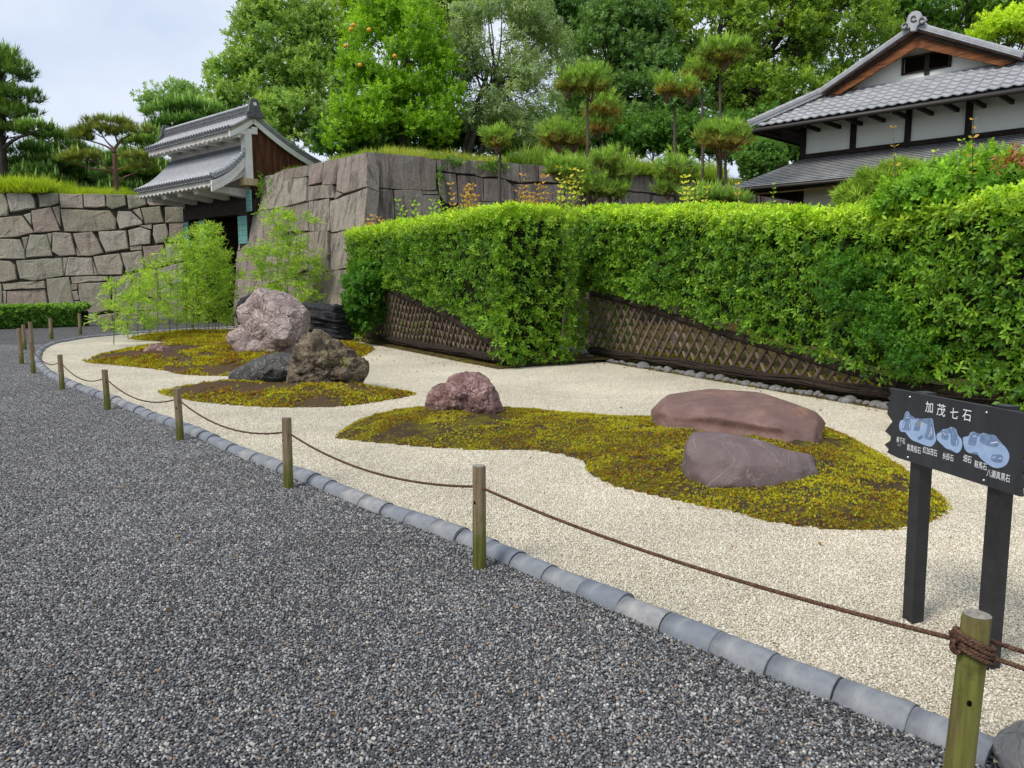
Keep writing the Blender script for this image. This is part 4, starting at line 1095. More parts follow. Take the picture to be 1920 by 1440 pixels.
Bst += [[(447,472),(495,462),(500,562),(437,592)], [(497,460),(530,451),(576,436),(577,502),(540,520),(501,532)], [(578,435),(615,434),(616,508),(579,516)], [(618,438),(676,428),(664,500),(620,508)],
        [(502,536),(541,523),(597,513),(592,604),(500,606)], [(599,513),(662,503),(650,612),(594,610)], [(437,596),(499,566),(498,612),(434,616)]]
for poly in Bst: wall_stone(faceB, [faceB.uv(u, v) for u, v in poly], M_BSTONE, bast, .010, -.006, .014)
Rst = [c3(p) for p in [
 [(208,70),(690,105),(812,140),(815,395),(440,383),(208,363)], [(817,140),(905,128),(910,240),(825,225)], [(912,130),(1090,137),(1145,260),(1000,250),(915,240)], [(1095,142),(1372,156),(1350,280),(1200,285),(1150,265)],
 [(1382,160),(1520,170),(1530,330),(1400,300),(1360,285)], [(1525,172),(1680,180),(1690,320),(1540,330)], [(1686,184),(1900,200),(1900,335),(1700,322)],
 [(206,375),(440,393),(455,560),(460,760),(140,760)], [(455,395),(690,400),(700,440),(700,760),(465,760)], [(700,400),(825,405),(832,430),(702,430)], [(705,440),(840,440),(850,600),(855,760),(705,760)],
 [(830,245),(980,258),(1000,500),(900,510),(845,440)], [(1000,268),(1150,278),(1212,300),(1220,490),(1010,520)], [(1220,297),(1400,305),(1480,370),(1480,500),(1225,490)], [(1490,345),(1900,345),(1900,500),(1490,500)]]]
for i in range(9):      # further right, behind the cedars and the house
    u = 1056 + i * 62; t0 = 312 + (u - 1056) * .108; t1 = t0 + 62 * .108
    Rst.append([(u + random.uniform(0, 3), t0), (u + 59, t1), (u + 59, t1 + 31), (u + 1, t0 + 32)]); Rst.append([(u - 20, t0 + 34), (u + 40, t1 + 32), (u + 38, t1 + 66), (u - 18, t0 + 70)])
for u in range(860, 1560, 70): t0 = 385 - max(0, 950 - u) * .06 + (u - 950) * .03; Rst.append([(u, t0), (u + 67, t0 + 2), (u + 66, t0 + 58), (u + 2, t0 + 58)])
for poly in Rst: wall_stone(faceR, [faceR.uv(u, v) for u, v in poly], M_BSTONE, bast, .010, -.006, .014)
farR, _ = faceR.uv(1800, 380)
TRf, BRf = faceR.P(farR, 0), faceR.P(farR, 0) + (BC - TC)
mb = MB()
ins = (TC - Vector((0, 0, 0))); sh = Vector((.10, .16, 0))
sh = -(faceB.n + faceR.n).normalized() * .12; sh.z = 0
tl_, tc_, tr_, bl_, bc_, br_ = [p + sh for p in (TL0, TC, TRf, BL, BC, BRf)]
bk = Vector((2.6, 3.2, 0)); 
mb.add([tl_, tc_, tr_, bl_, bc_, br_, tl_ + bk, tr_ + Vector((-2, 4, 0)), bl_ + bk, br_ + Vector((-2, 4, 0))], [(1, 0, 3, 4), (2, 1, 4, 5), (0, 1, 2, 7, 6), (0, 6, 8, 3), (6, 7, 9, 8), (7, 2, 5, 9)])
mb.build("core", M_JOINT, bast)

# ---- raised ground behind the walls
M_BANK = Mat("grassy bank", .95, .1)
M_BANK.color(M_BANK.ramp(M_BANK.noise(1.5, 7, .65), [(.3, (0.045, 0.06, 0.014)), (.55, (0.075, 0.11, 0.02)), (.75, (.11, .13, .03))])); M_BANK.bump(M_BANK.noise(12, 5), .8, .1); M_BANK = M_BANK.m
def bank(front, back, rise, name):
    V, F = [], []; ws = [0, .01, .025, .05, .09, .15, .25, .4, .65, 1.0]
    front = [q for a, b in zip(front[:-1], front[1:]) for q in [a.lerp(b, i / 10) for i in range(10)]] + [front[-1]]
    back = [q for a, b in zip(back[:-1], back[1:]) for q in [a.lerp(b, i / 10) for i in range(10)]] + [back[-1]]
    for a, b in zip(front, back):
        for w in ws:
            p = a.lerp(b, w); d = (p - a).length
            z = a.z - .05 + min(rise, d * .3 * rise) + (.12 * noise.noise(Vector((p.x * .5, p.y * .5, 0))) if w > 0 else 0) + max(0, d - 12) * .02
            V.append((p.x, p.y, z))
    n = len(ws)
    for i in range(len(front) - 1):
        for k in range(n - 1): F.append((i * n + k, (i + 1) * n + k, (i + 1) * n + k + 1, i * n + k + 1))
    o = build(name, V, F, M_BANK, None, True); 
    for p in o.data.polygons:
        if p.normal.z < 0: p.flip()
    return tag(o, kind="structure")
Z = Vector((0, 0, WZ))
bank([TL0, TC, TRf], [Vector((-3, 75, WZ)), Vector((2, 80, WZ)), Vector((48, 75, WZ))], .62, "terrain")
bank([faceL.P(xa - 10, 0), faceL.P(xb, 0)], [Vector((-75, 85, WZ)), Vector((-11, 85, WZ))], .5, "terrain")

# ================================================================== GATE
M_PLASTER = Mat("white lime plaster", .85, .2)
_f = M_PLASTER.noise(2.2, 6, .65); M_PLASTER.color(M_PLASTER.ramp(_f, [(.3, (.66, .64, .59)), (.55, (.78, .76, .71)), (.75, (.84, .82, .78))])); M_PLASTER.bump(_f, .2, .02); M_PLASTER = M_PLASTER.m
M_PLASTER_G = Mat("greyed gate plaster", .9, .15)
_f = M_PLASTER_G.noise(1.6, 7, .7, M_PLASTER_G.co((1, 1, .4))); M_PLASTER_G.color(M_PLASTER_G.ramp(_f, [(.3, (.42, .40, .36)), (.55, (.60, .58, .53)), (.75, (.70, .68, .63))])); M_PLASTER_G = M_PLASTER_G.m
M_RTILE = Mat("grey roof tile", .55, .4)
_f = M_RTILE.noise(5, 6, .7); _r = M_RTILE.rand()
M_RTILE.color(M_RTILE.mix(.35, M_RTILE.ramp(_f, [(.3, (.19, .195, .21)), (.55, (.34, .35, .37)), (.75, (.48, .49, .515))]), M_RTILE.ramp(_r, [(0, (.28, .29, .31)), (1, (.52, .53, .555))]))); M_RTILE.bump(M_RTILE.noise(30, 4), .2, .01); M_RTILE = M_RTILE.m
M_RTILE_D = Mat("dark roof tile edge", .7, .3)
M_RTILE_D.color(M_RTILE_D.ramp(M_RTILE_D.noise(14, 5, .7), [(.35, (.05, .052, .056)), (.7, (.20, .205, .215))])); M_RTILE_D = M_RTILE_D.m
M_WOODRED = Mat("red brown gate boards", .8, .2)
_f = M_WOODRED.noise(7, 6, .65, M_WOODRED.co((1, 1, .12))); M_WOODRED.color(M_WOODRED.ramp(_f, [(.3, (.035, .014, .008)), (.55, (.11, .042, .02)), (.75, (.19, .085, .045))])); M_WOODRED.bump(_f, .5, .02); M_WOODRED = M_WOODRED.m
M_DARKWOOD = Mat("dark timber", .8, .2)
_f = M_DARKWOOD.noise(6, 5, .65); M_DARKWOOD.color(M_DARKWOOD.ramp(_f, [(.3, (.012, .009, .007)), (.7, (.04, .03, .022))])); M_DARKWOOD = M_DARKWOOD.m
M_COPPER = Mat("green copper fitting", .7, .3)
_f = M_COPPER.noise(5, 5, .7); M_COPPER.color(M_COPPER.ramp(_f, [(.4, (.10, .28, .25)), (.6, (.16, .33, .29)), (.7, (.05, .07, .055))])); M_COPPER = M_COPPER.m
M_BEIGE = Mat("bare end timber", .8, .2)
_f = M_BEIGE.noise(4, 5, .6, M_BEIGE.co((1, 1, .3))); M_BEIGE.color(M_BEIGE.ramp(_f, [(.3, (.35, .26, .14)), (.7, (.55, .42, .26))])); M_BEIGE = M_BEIGE.m

R0 = Vector((-9.55, 29.0, 0)); g1 = Vector((-.745, .667, 0)).normalized(); gn = Vector((-.667, -.745, 0)).normalized()
def GT(l, n, z): return R0 + g1 * l + gn * n + Vector((0, 0, z))
gate = thing("castle_gate", "castle gate with double tiled roof and white plaster under its eaves", "gate", tuple(GT(2.6, 0, 0)))
def gbox(name, l0, l1, n0, n1, z0, z1, mat, parent=gate):
    return MB().box((l0, n0, z0), (l1, n1, z1), GT).build(name, mat, parent)
def roof_curve(n0, z0, n1, z1, dip, k):       # profile from top (n0,z0) to eave (n1,z1) sagging in the middle
    return [(n0 + (n1 - n0) * i / k, z0 + (z1 - z0) * i / k - dip * math.sin(math.pi * i / k)) for i in range(k + 1)]
def gate_roof(name, l0, l1, prof, pitch_w=.215, th=.09, rows=True):
    """slab under the tiles + a round roll down every column with its end disc"""
    root = MB(); V = []; m = len(prof); F = []
    for l in (l0, l1):
        for n, z in prof: V.append(GT(l, n, z))
        for n, z in prof: V.append(GT(l, n, z - th))
    for i in range(m - 1):
        F += [(i, i + 1, 2 * m + i + 1, 2 * m + i), (m + i + 1, m + i, 3 * m + i, 3 * m + i + 1), (i, m + i, m + i + 1, i + 1), (2 * m + i + 1, 3 * m + i + 1, 3 * m + i, 2 * m + i)]
    F += [(m - 1, 2 * m - 1, 4 * m - 1, 3 * m - 1), (0, 2 * m, 3 * m, m)]
    roof = build(name, V, F, M_RTILE, gate)
    rolls = MB(); k = int(round((l1 - l0) / pitch_w))
    discs = MB()
    for j in range(k + 1):
        l = l0 + (l1 - l0) * j / k; pts = []
        for i, (n, z) in enumerate(prof): pts.append(GT(l, n, z + .02))
        e = prof[-1]; d = Vector((gn.x * (prof[-1][0] - prof[-2][0]), gn.y * (prof[-1][0] - prof[-2][0]), prof[-1][1] - prof[-2][1])).normalized()
        pts.append(pts[-1] + d * .03)
        # stepped roll: each cover tile a little wider at its lower end
        q, rr = [], []
        for a, b in zip(pts[:-1], pts[1:]):
            L = (b - a).length; s = max(1, int(L / .28))
            for t in range(s): q += [a.lerp(b, t / s), a.lerp(b, (t + .96) / s)]; rr += [.058, .066]
        q.append(pts[-1]); rr.append(.066)
        rolls.tube(q, rr, 7, True)
        c = pts[-1] + d * .012
        discs.tube([c - d * .02, c], [.075, .075], 9, True)
    rolls.build("cover_rolls", M_RTILE, roof, True, "stuff")
    discs.build("eave_discs", M_RTILE_D, roof, False, "stuff")
    # drooping eave pans between the rolls
    pans = MB(); e_n, e_z = prof[-1]
    for j in range(k):
        la = l0 + (l1 - l0) * j / k + .05; lb = l0 + (l1 - l0) * (j + 1) / k - .05
        pans.add([GT(la, e_n + .012, e_z), GT(lb, e_n + .012, e_z), GT((la * .3 + lb * .7), e_n + .012, e_z - .10), GT((la * .7 + lb * .3), e_n + .012, e_z - .10)], [(0, 1, 2, 3)])
    pans.build("eave_pans", M_RTILE_D, roof, False, "stuff")
    return roof
LG = 6.35
upF = roof_curve(-.02, 7.66, .95, 7.05, .05, 5)
upB = roof_curve(.02, 7.66, -2.75, 6.25, .12, 6)
gate_roof("upper_roof", -.28, LG + .25, upF)
gate_roof("back_roof", -.28, LG + .25, upB)
lowF = roof_curve(.18, 6.42, 1.62, 5.30, .16, 7)
gate_roof("lower_roof", -.10, LG - .1, lowF)
# ridge: stacked courses and a round cap
rd = MB()
for i in range(5): rd.box((-.3, -.15 + .012 * (i % 2), 7.62 + i * .062), (LG + .3, .15 - .012 * (i % 2), 7.62 + i * .062 + .05), GT)
ridge = rd.build("ridge", M_RTILE_D, gate)
MB().tube([GT(-.32, 0, 7.95), GT(LG + .32, 0, 7.95)], .085, 8).build("ridge_cap", M_RTILE, ridge, True)
orn = MB()
for l, sgn in ((-.36, -1), (LG + .36, 1)):
    pts = [(-.30, 7.5), (-.33, 7.62), (-.24, 7.72), (-.2, 7.95), (-.12, 8.16), (.12, 8.16), (.2, 7.95), (.24, 7.72), (.33, 7.62), (.30, 7.5)]
    V = [GT(l - .05, n, z) for n, z in pts] + [GT(l + .05, n, z) for n, z in pts]; m = len(pts)
    orn.add(V, [tuple(range(m)), tuple(reversed(range(m, 2 * m)))] + [(i, i + m, (i + 1) % m + m, (i + 1) % m) for i in range(m)])
    orn.tube([GT(l - .09, 0, 7.58), GT(l + .02, 0, 7.58)], .1, 10)
orn.build("ridge_end_tile", M_RTILE_D, gate)
MB().tube([GT(-.43, 0, 7.97), GT(-.40, 0, 7.97)], .065, 10).build("crest_disc", M_PLASTER, gate)
# lower roof top course
rd = MB()
for i in range(3): rd.box((-.1, .14, 6.42 + i * .06), (LG - .1, .26 - .02 * i, 6.42 + i * .06 + .048), GT)
rd.build("lower_ridge", M_RTILE_D, gate)
# plastered eaves: thick white soffits with a scalloped lower edge
def scallop(name, l0, l1, n, z0, z1, w, back):
    V, F = [], []; k = int((l1 - l0) / w) * 6
    for i in range(k + 1):
        l = l0 + (l1 - l0) * i / k; s = abs(math.sin(math.pi * i / 6))
        V += [GT(l, n, z1), GT(l, n, z0 + .075 * s), GT(l, back, z0 + .075 * s + .02), GT(l, back, z1)]
    for i in range(k):
        for j in range(3): F.append((i * 4 + j, (i + 1) * 4 + j, (i + 1) * 4 + j + 1, i * 4 + j + 1))
    F += [(0, 1, 2, 3), tuple(k * 4 + j for j in (3, 2, 1, 0))]
    return build(name, V, F, M_PLASTER_G, gate)
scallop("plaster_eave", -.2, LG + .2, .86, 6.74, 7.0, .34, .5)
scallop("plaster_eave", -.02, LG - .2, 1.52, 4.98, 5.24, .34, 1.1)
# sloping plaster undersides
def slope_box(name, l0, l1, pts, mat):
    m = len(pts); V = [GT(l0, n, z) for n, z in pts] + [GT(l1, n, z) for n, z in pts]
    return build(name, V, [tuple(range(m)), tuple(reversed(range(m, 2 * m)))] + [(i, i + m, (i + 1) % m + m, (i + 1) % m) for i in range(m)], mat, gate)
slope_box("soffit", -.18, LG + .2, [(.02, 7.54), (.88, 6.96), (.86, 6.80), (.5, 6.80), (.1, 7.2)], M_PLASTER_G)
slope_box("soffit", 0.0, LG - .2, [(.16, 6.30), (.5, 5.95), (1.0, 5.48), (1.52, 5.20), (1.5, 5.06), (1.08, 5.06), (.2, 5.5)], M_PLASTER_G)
# gable end at the bastion side: bargeboards, post, boards
def barge(name, l, prof, h, t, mat):
    m = len(prof); V = [GT(l, n, z - .03) for n, z in prof] + [GT(l, n, z - h) for n, z in prof] + [GT(l + t, n, z - .03) for n, z in prof] + [GT(l + t, n, z - h) for n, z in prof]
    F = []
    for i in range(m - 1):
        F += [(i, i + 1, m + i + 1, m + i), (2 * m + i + 1, 2 * m + i, 3 * m + i, 3 * m + i + 1), (m + i, m + i + 1, 3 * m + i + 1, 3 * m + i), (i + 1, i, 2 * m + i, 2 * m + i + 1)]
    F += [(0, m, 3 * m, 2 * m), (m - 1, 3 * m - 1, 4 * m - 1, 2 * m - 1)]
    return build(name, V, F, mat, gate)
barge("bargeboard", -.262, [(n, z - .09) for n, z in upF], .24, .05, M_PLASTER)
barge("bargeboard", -.262, [(n, z - .09) for n, z in upB], .24, .05, M_PLASTER)
barge("gable_cap", -.275, [(-.02, 7.7), (.45, 7.40), (.92, 7.12)], .20, .012, M_BEIGE)
barge("bargeboard", -.088, [(n, z - .1) for n, z in lowF], .40, .06, M_PLASTER)
barge("bargeboard", -.115, [(n, z - .1) for n, z in lowF], .17, .02, M_PLASTER)
# knobbly verge tiles down the lower roof's end
vt = MB()
for (n0, z0), (n1, z1) in zip(lowF[:-1], lowF[1:]):
    for t in (0, .5):
        a = GT(-.10, n0 + (n1 - n0) * t, z0 + (z1 - z0) * t + .05); b = GT(-.10, n0 + (n1 - n0) * (t + .5), z0 + (z1 - z0) * (t + .5) + .05)
        vt.tube([a, b], [.085, .10], 8)
        c = GT(-.14, n1 * t + n0 * (1 - t), z1 * t + z0 * (1 - t) + .0); vt.tube([c + g1 * .05, c - g1 * .03], .075, 8)
vt.build("verge_tiles", M_RTILE, gate, True, "stuff")
gbox("corner_post", -.20, .12, .06, .32, 5.35, 7.12, M_PLASTER)
gbox("bracket", -.26, .05, -.15, .06, 6.95, 7.2, M_PLASTER)
gbox("bracket", -.24, .1, .32, .62, 6.9, 7.02, M_PLASTER)
gbox("sill_block", -.26, .18, -.10, .42, 5.12, 5.36, M_BEIGE)
for i in range(9):
    n0 = .04 - i * .27; zt = 7.5 - (.04 - n0) * .50
    gbox("board", -.10 + .012 * (i % 2), -.03, n0 - .262, n0, 5.0, zt - .22, M_WOODRED)
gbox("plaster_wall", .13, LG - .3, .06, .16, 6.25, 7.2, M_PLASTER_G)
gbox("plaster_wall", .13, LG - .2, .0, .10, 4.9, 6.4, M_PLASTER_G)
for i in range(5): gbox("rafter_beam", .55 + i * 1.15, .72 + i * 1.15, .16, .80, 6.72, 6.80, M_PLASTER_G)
for i in range(5): 
    l = .3 + i * 1.3
    V = [GT(l, .0, 4.72), GT(l, 1.28, 4.86), GT(l, 1.34, 5.04), GT(l, .0, 5.04)]; V += [v + g1 * .34 for v in V]
    build("bracket_arm", V, [(0, 1, 2, 3), (7, 6, 5, 4), (0, 4, 5, 1), (1, 5, 6, 2), (2, 6, 7, 3), (3, 7, 4, 0)], M_PLASTER_G, gate)
# timber frame and opening
gbox("lintel", -.3, 5.3, -.25, .15, 4.15, 4.62, M_DARKWOOD)
gbox("lintel", -.3, 5.3, -.2, .05, 4.62, 4.98, M_DARKWOOD)
gbox("door_post", .15, .75, -.3, .2, 0, 4.15, M_DARKWOOD)
gbox("door_post", 3.4, 3.85, -.3, .2, 0, 4.15, M_DARKWOOD)
gbox("door_post", 4.75, 5.15, -.3, .2, 0, 4.15, M_DARKWOOD)
for l0, l1, z0, z1 in ((.13, .77, 3.05, 4.05), (3.38, 3.87, 3.0, 4.05), (4.73, 5.17, 3.0, 4.05), (-.28, .1, 4.2, 4.95)):
    f = gbox("copper_fitting", l0, l1, .205, .225, z0, z1, M_COPPER)
    rv = MB()
    for a in range(3):
        for b in range(5):
            c = GT(l0 + (l1 - l0) * (a + .5) / 3, .23, z0 + (z1 - z0) * (b + .5) / 5); rv.tube([c, c + gn * .02], [.03, .015], 6)
    rv.build("stud", M_COPPER, f, True, "stuff")
gbox("door_leaf", .8, .9, -2.0, -.3, .05, 4.1, M_WOODRED)
gbox("door_leaf", 3.3, 3.4, -2.0, -.3, .05, 4.1, M_DARKWOOD)
gbox("passage_ceiling", -.3, 5.6, -3.4, -.3, 4.6, 4.75, M_DARKWOOD)
gbox("passage_wall", -.35, -.2, -3.4, -.3, 0, 4.7, M_JOINT)
gbox("passage_wall", 5.5, 5.65, -3.4, -.3, 0, 4.7, M_JOINT)
gbox("passage_wall", -.3, 5.6, -3.6, -3.4, 0, 4.7, M_JOINT)

# ================================================================== HOUSE
C0 = Vector((8.80, 24.0, 0)); he = Vector((.697, -.717, 0)).normalized(); hb = Vector((.717, .697, 0)).normalized()
def HT(t, b, z): return C0 + he * t + hb * b + Vector((0, 0, z))
house = thing("house", "two storey white plaster house with dark posts and grey tiled gable roof", "house", tuple(HT(3.2, 3, 0)))
def hbox(name, t0, t1, b0, b1, z0, z1, mat, parent=house): return MB().box((t0, b0, z0), (t1, b1, z1), HT).build(name, mat, parent)
M_HPLASTER = Mat("pale grey green plaster", .9, .15)
_f = M_HPLASTER.noise(1.2, 6, .6); M_HPLASTER.color(M_HPLASTER.ramp(_f, [(.3, (.76, .78, .72)), (.7, (.84, .855, .80))])); M_HPLASTER = M_HPLASTER.m
M_BURNT = Mat("orange brown bargeboard wood", .7, .3)
_f = M_BURNT.noise(3.5, 6, .7, M_BURNT.co((.4, .4, 4)), 1.5); M_BURNT.color(M_BURNT.ramp(_f, [(.3, (.035, .014, .008)), (.48, (.15, .05, .017)), (.62, (.30, .11, .035)), (.78, (.40, .17, .065))])); M_BURNT.bump(_f, .4, .02); M_BURNT = M_BURNT.m
M_GUTTER = Mat("brown metal gutter", .5, .4).color((.055, .048, .042)).m
W, DP = 6.2, 8.0
hbox("lower_wall", 0.02, W, .05, DP, 0, 5.33, M_HPLASTER)
hbox("upper_wall", 0.02, W, .05, DP, 5.35, 6.45, M_HPLASTER)
for i in range(5):
    t = min(i * 1.49, W - .1)
    hbox("post", t - .075, t + .075, -.03, .1, 0, 5.3, M_DARKWOOD); hbox("post", t - .075, t + .075, -.03, .1, 5.35, 6.55, M_DARKWOOD)
for i in range(1, 6): hbox("post", -.03, .1, i * 1.5 - .07, i * 1.5 + .07, 0, 6.55, M_DARKWOOD)
hbox("sill_beam", -.1, W + .1, -.06, .02, 5.31, 5.44, M_DARKWOOD)
hbox("top_beam", -.1, W + .1, -.04, .03, 6.34, 6.5, M_DARKWOOD)
hbox("top_beam", -.1, W + .1, -.04, .03, 4.45, 4.65, M_DARKWOOD)
O = 1.14; EZ = 6.23; TCt = 3.1
# gable wall and vent
GB = .34; GZ = 7.08; AZ = 8.28; GW = 2.2
V = [HT(TCt - GW + .1, GB, GZ), HT(TCt + GW - .1, GB, GZ), HT(TCt, GB, AZ - .1)] + [HT(TCt - GW + .1, GB + .2, GZ), HT(TCt + GW - .1, GB + .2, GZ), HT(TCt, GB + .2, AZ - .1)]
build("gable_wall", V, [(0, 1, 2), (5, 4, 3), (0, 3, 4, 1), (1, 4, 5, 2), (2, 5, 3, 0)], M_HPLASTER, house)
hbox("gable_vent", TCt - .42, TCt + .68, GB - .02, GB, 7.36, 7.74, M_HOLE)
for t0, t1, z0, z1 in ((-.5, .76, 7.32, 7.36), (-.5, .76, 7.74, 7.79), (-.5, -.44, 7.32, 7.79), (.70, .76, 7.32, 7.79), (.10, .22, 7.22, 7.79)):
    hbox("vent_frame", TCt + t0, TCt + t1, GB - .05, GB + .01, z0, z1, M_DARKWOOD)
# bargeboards
def hpoly(name, pts, b0, b1, mat, parent=house):
    m = len(pts); V = [HT(t, b0, z) for t, z in pts] + [HT(t, b1, z) for t, z in pts]
    return build(name, V, [tuple(range(m)), tuple(reversed(range(m, 2 * m)))] + [(i, i + m, (i + 1) % m + m, (i + 1) % m) for i in range(m)], mat, parent)
for s in (-1, 1):
    hpoly("bargeboard", [(TCt, 8.16), (TCt + s * (GW + .1), 7.06), (TCt + s * (GW - .14), 7.0), (TCt, 7.88)], -.12, -.04, M_BURNT)
    hpoly("bargeboard", [(TCt, 8.28), (TCt + s * (GW + .22), 7.12), (TCt + s * (GW + .1), 7.06), (TCt, 8.16)], -.2, -.12, M_DARKWOOD)
    hpoly("gable_soffit", [(TCt, 8.32), (TCt + s * (GW + .3), 7.14), (TCt + s * (GW + .24), 7.08), (TCt, 8.26)], -.24, GB, M_BURNT)
# roof planes: main slopes run back along b; front skirt below the gable
roof = thing("roof", None, None, tuple(Vector(HT(3.2, 3, 6.5)) - Vector(house.location))); roof.parent = house
RZ = 8.40; eL = -O; eR = W + O
def slab(name, quad, th, mat):
    m = len(quad); V = [Vector(q) for q in quad] + [Vector(q) - Vector((0, 0, th)) for q in quad]
    return build(name, V, [tuple(range(m)), tuple(reversed(range(m, 2 * m)))] + [(i, i + m, (i + 1) % m + m, (i + 1) % m) for i in range(m)], mat, roof)
gl, gr = TCt - GW - .3, TCt + GW + .3; zl = 7.17
slab("roof_deck", [HT(TCt, -.25, RZ - .06), HT(TCt, DP, RZ - .06), HT(gr, DP, zl - .06), HT(gr, -.25, zl - .06)], .05, M_RTILE_D)
slab("roof_deck", [HT(TCt, DP, RZ - .06), HT(TCt, -.25, RZ - .06), HT(gl, -.25, zl - .06), HT(gl, DP, zl - .06)], .05, M_RTILE_D)
fb = GB - .02
slab("roof_deck", [HT(gl, fb, zl - .06), HT(gr, fb, zl - .06), HT(eR, -O, EZ - .06), HT(eL, -O, EZ - .06)], .06, M_RTILE_D)
slab("roof_deck", [HT(gr, fb, zl - .06), HT(gr, DP, zl - .06), HT(eR, DP, EZ - .06), HT(eR, -O, EZ - .06)], .06, M_RTILE_D)
slab("roof_deck", [HT(gl, DP, zl - .06), HT(gl, fb, zl - .06), HT(eL, -O, EZ - .06), HT(eL, DP, EZ - .06)], .06, M_RTILE_D)
# pan tiles, one object each
TW, TLn = .262, .235
def pan_tile():
    V, F = [], []; k = 8
    prof = [(-.5, .0), (-.36, .034), (-.22, .026), (-.05, .004), (.12, -.006), (.28, .0), (.40, .014), (.5, .022)]
    for (y, dz) in ((0, .0), (TLn * 1.15, -.012)):
        for x, z in prof: V.append((x * TW * 1.06, y, z + (.03 if y == 0 else .0) + dz))
    for x, z in prof: V.append((x * TW * 1.06, 0.0, z - .004))
    n = len(prof)
    for i in range(n - 1): F += [(i, i + 1, n + i + 1, n + i), (2 * n + i, 2 * n + i + 1, i + 1, i)]
    return mesh_of("roof_tile", V, F, M_RTILE, True)
pt_me = pan_tile(); ntile = 0
def lay_tiles(o0, ux, uy, w, h, inside):
    """tiles over a plane: o0 lower corner, ux along the eave, uy up the slope"""
    global ntile
    ux, uy = Vector(ux).normalized(), Vector(uy).normalized(); nz = ux.cross(uy)
    l = world_loc(roof)
    for r in range(int(h / TLn) + 1):
        for c in range(int(w / TW) + 1):
            x, y = (c + .5) * TW, r * TLn
            if not inside(x, y + TLn * .5): continue
            p = o0 + ux * x + uy * y + nz * .012
            o = link("roof_tile", pt_me, roof); Mx = Matrix((ux, uy, nz)).transposed().to_4x4(); Mx.translation = p - l + nz * random.uniform(0, .004); o.matrix_local = Mx
            ntile += 1
a = HT(eL, -O, EZ); u_x = HT(eR, -O, EZ) - a; up_ = HT(gl, fb, zl) - HT(gl, -O, EZ); hh = up_.length; ww = u_x.length
lay_tiles(a, u_x, up_, ww, hh, lambda x, y: y < hh - .1 and x > (gl - eL) * y / hh + .05 and x < ww - (eR - gr) * y / hh - .05 and x < 8.1)
# right slope seen past the gable
a = HT(eR, -O, EZ); up2 = HT(gr, fb, zl) - HT(eR, fb, EZ)
a2 = HT(gr, -.25, zl); ux2 = hb; uy2 = HT(TCt, 0, RZ) - HT(gr, 0, zl); h2 = uy2.length
lay_tiles(a2, ux2, uy2, 2.6, h2, lambda x, y: y < h2 - .2 and x < 2.3)
# ridge, hips and verge rolls
def course(name, a, b, w, h, n, r, parent=roof):
    a, b = Vector(a), Vector(b); d = (b - a).normalized(); s = d.cross(Vector((0, 0, 1))).normalized(); u = s.cross(d); mb = MB()
    for i in range(n):
        k = w * (1 - .14 * (i % 2)) ; z0, z1 = i * h, i * h + h * .82
        V = [a - s * k + u * z0, a + s * k + u * z0, a + s * k + u * z1, a - s * k + u * z1]; V += [v + (b - a) for v in V]
        mb.add(V, [(0, 1, 2, 3), (7, 6, 5, 4), (0, 4, 5, 1), (1, 5, 6, 2), (2, 6, 7, 3), (3, 7, 4, 0)])
    o = mb.build(name, M_RTILE_D if False else M_RTILE, parent)
    L = (b - a).length; k = max(1, int(L / .28)); cp = MB(); q = []; rr = []
    for i in range(k): q += [a.lerp(b, i / k) + u * (n * h + r * .2), a.lerp(b, (i + .95) / k) + u * (n * h + r * .2)]; rr += [r * 1.08, r * .95]
    cp.tube(q, rr, 9); cp.build("cover_roll", M_RTILE, o, True)
    return o
course("ridge", HT(TCt, -.3, RZ - .06), HT(TCt, DP, RZ - .06), .12, .042, 4, .085)
course("hip_ridge", HT(eL - .02, -O - .02, EZ + .0), HT(gl + .05, fb - .15, zl + .0), .11, .045, 3, .085)
course("hip_ridge", HT(eR, -O, EZ), HT(gr, fb - .1, zl), .11, .045, 3, .085)
course("gable_foot_course", HT(gl + .3, GB - .06, GZ + .0), HT(gr - .3, GB - .06, GZ + .0), .06, .03, 2, .03)
for s in (-1, 1):
    course("verge_roll", HT(TCt + s * .05, -.27, RZ - .09), HT(TCt + s * (GW + .32), -.27, zl - .09), .07, .045, 2, .05)
# ogre-face end tile as a scrolled plate
pts = [(-.34, -.12), (-.42, .0), (-.36, .1), (-.26, .06), (-.24, .2), (-.2, .34), (-.1, .44), (.04, .46), (.16, .4), (.22, .28), (.24, .16), (.34, .18), (.40, .06), (.32, -.06), (.2, -.04), (.12, -.1), (.08, -.26), (-.08, -.26), (-.12, -.1)]
et = hpoly("ridge_end_tile", [(TCt + x * .75, RZ + .02 + z * .7) for x, z in pts], -.42, -.30, M_RTILE, roof)
sw = MB(); 
for cx, cz_, s in ((.0, .2, 1), (.28, .06, 1), (-.3, .0, -1)):
    sw.tube([HT(TCt + cx * .75 + s * math.cos(i * .5) * (.05 + .012 * i) * .55, -.43, RZ + .02 + cz_ * .7 + math.sin(i * .5) * (.05 + .012 * i) * .55) for i in range(12)], .022, 6)
sw.build("scroll", M_RTILE_D, et, True)
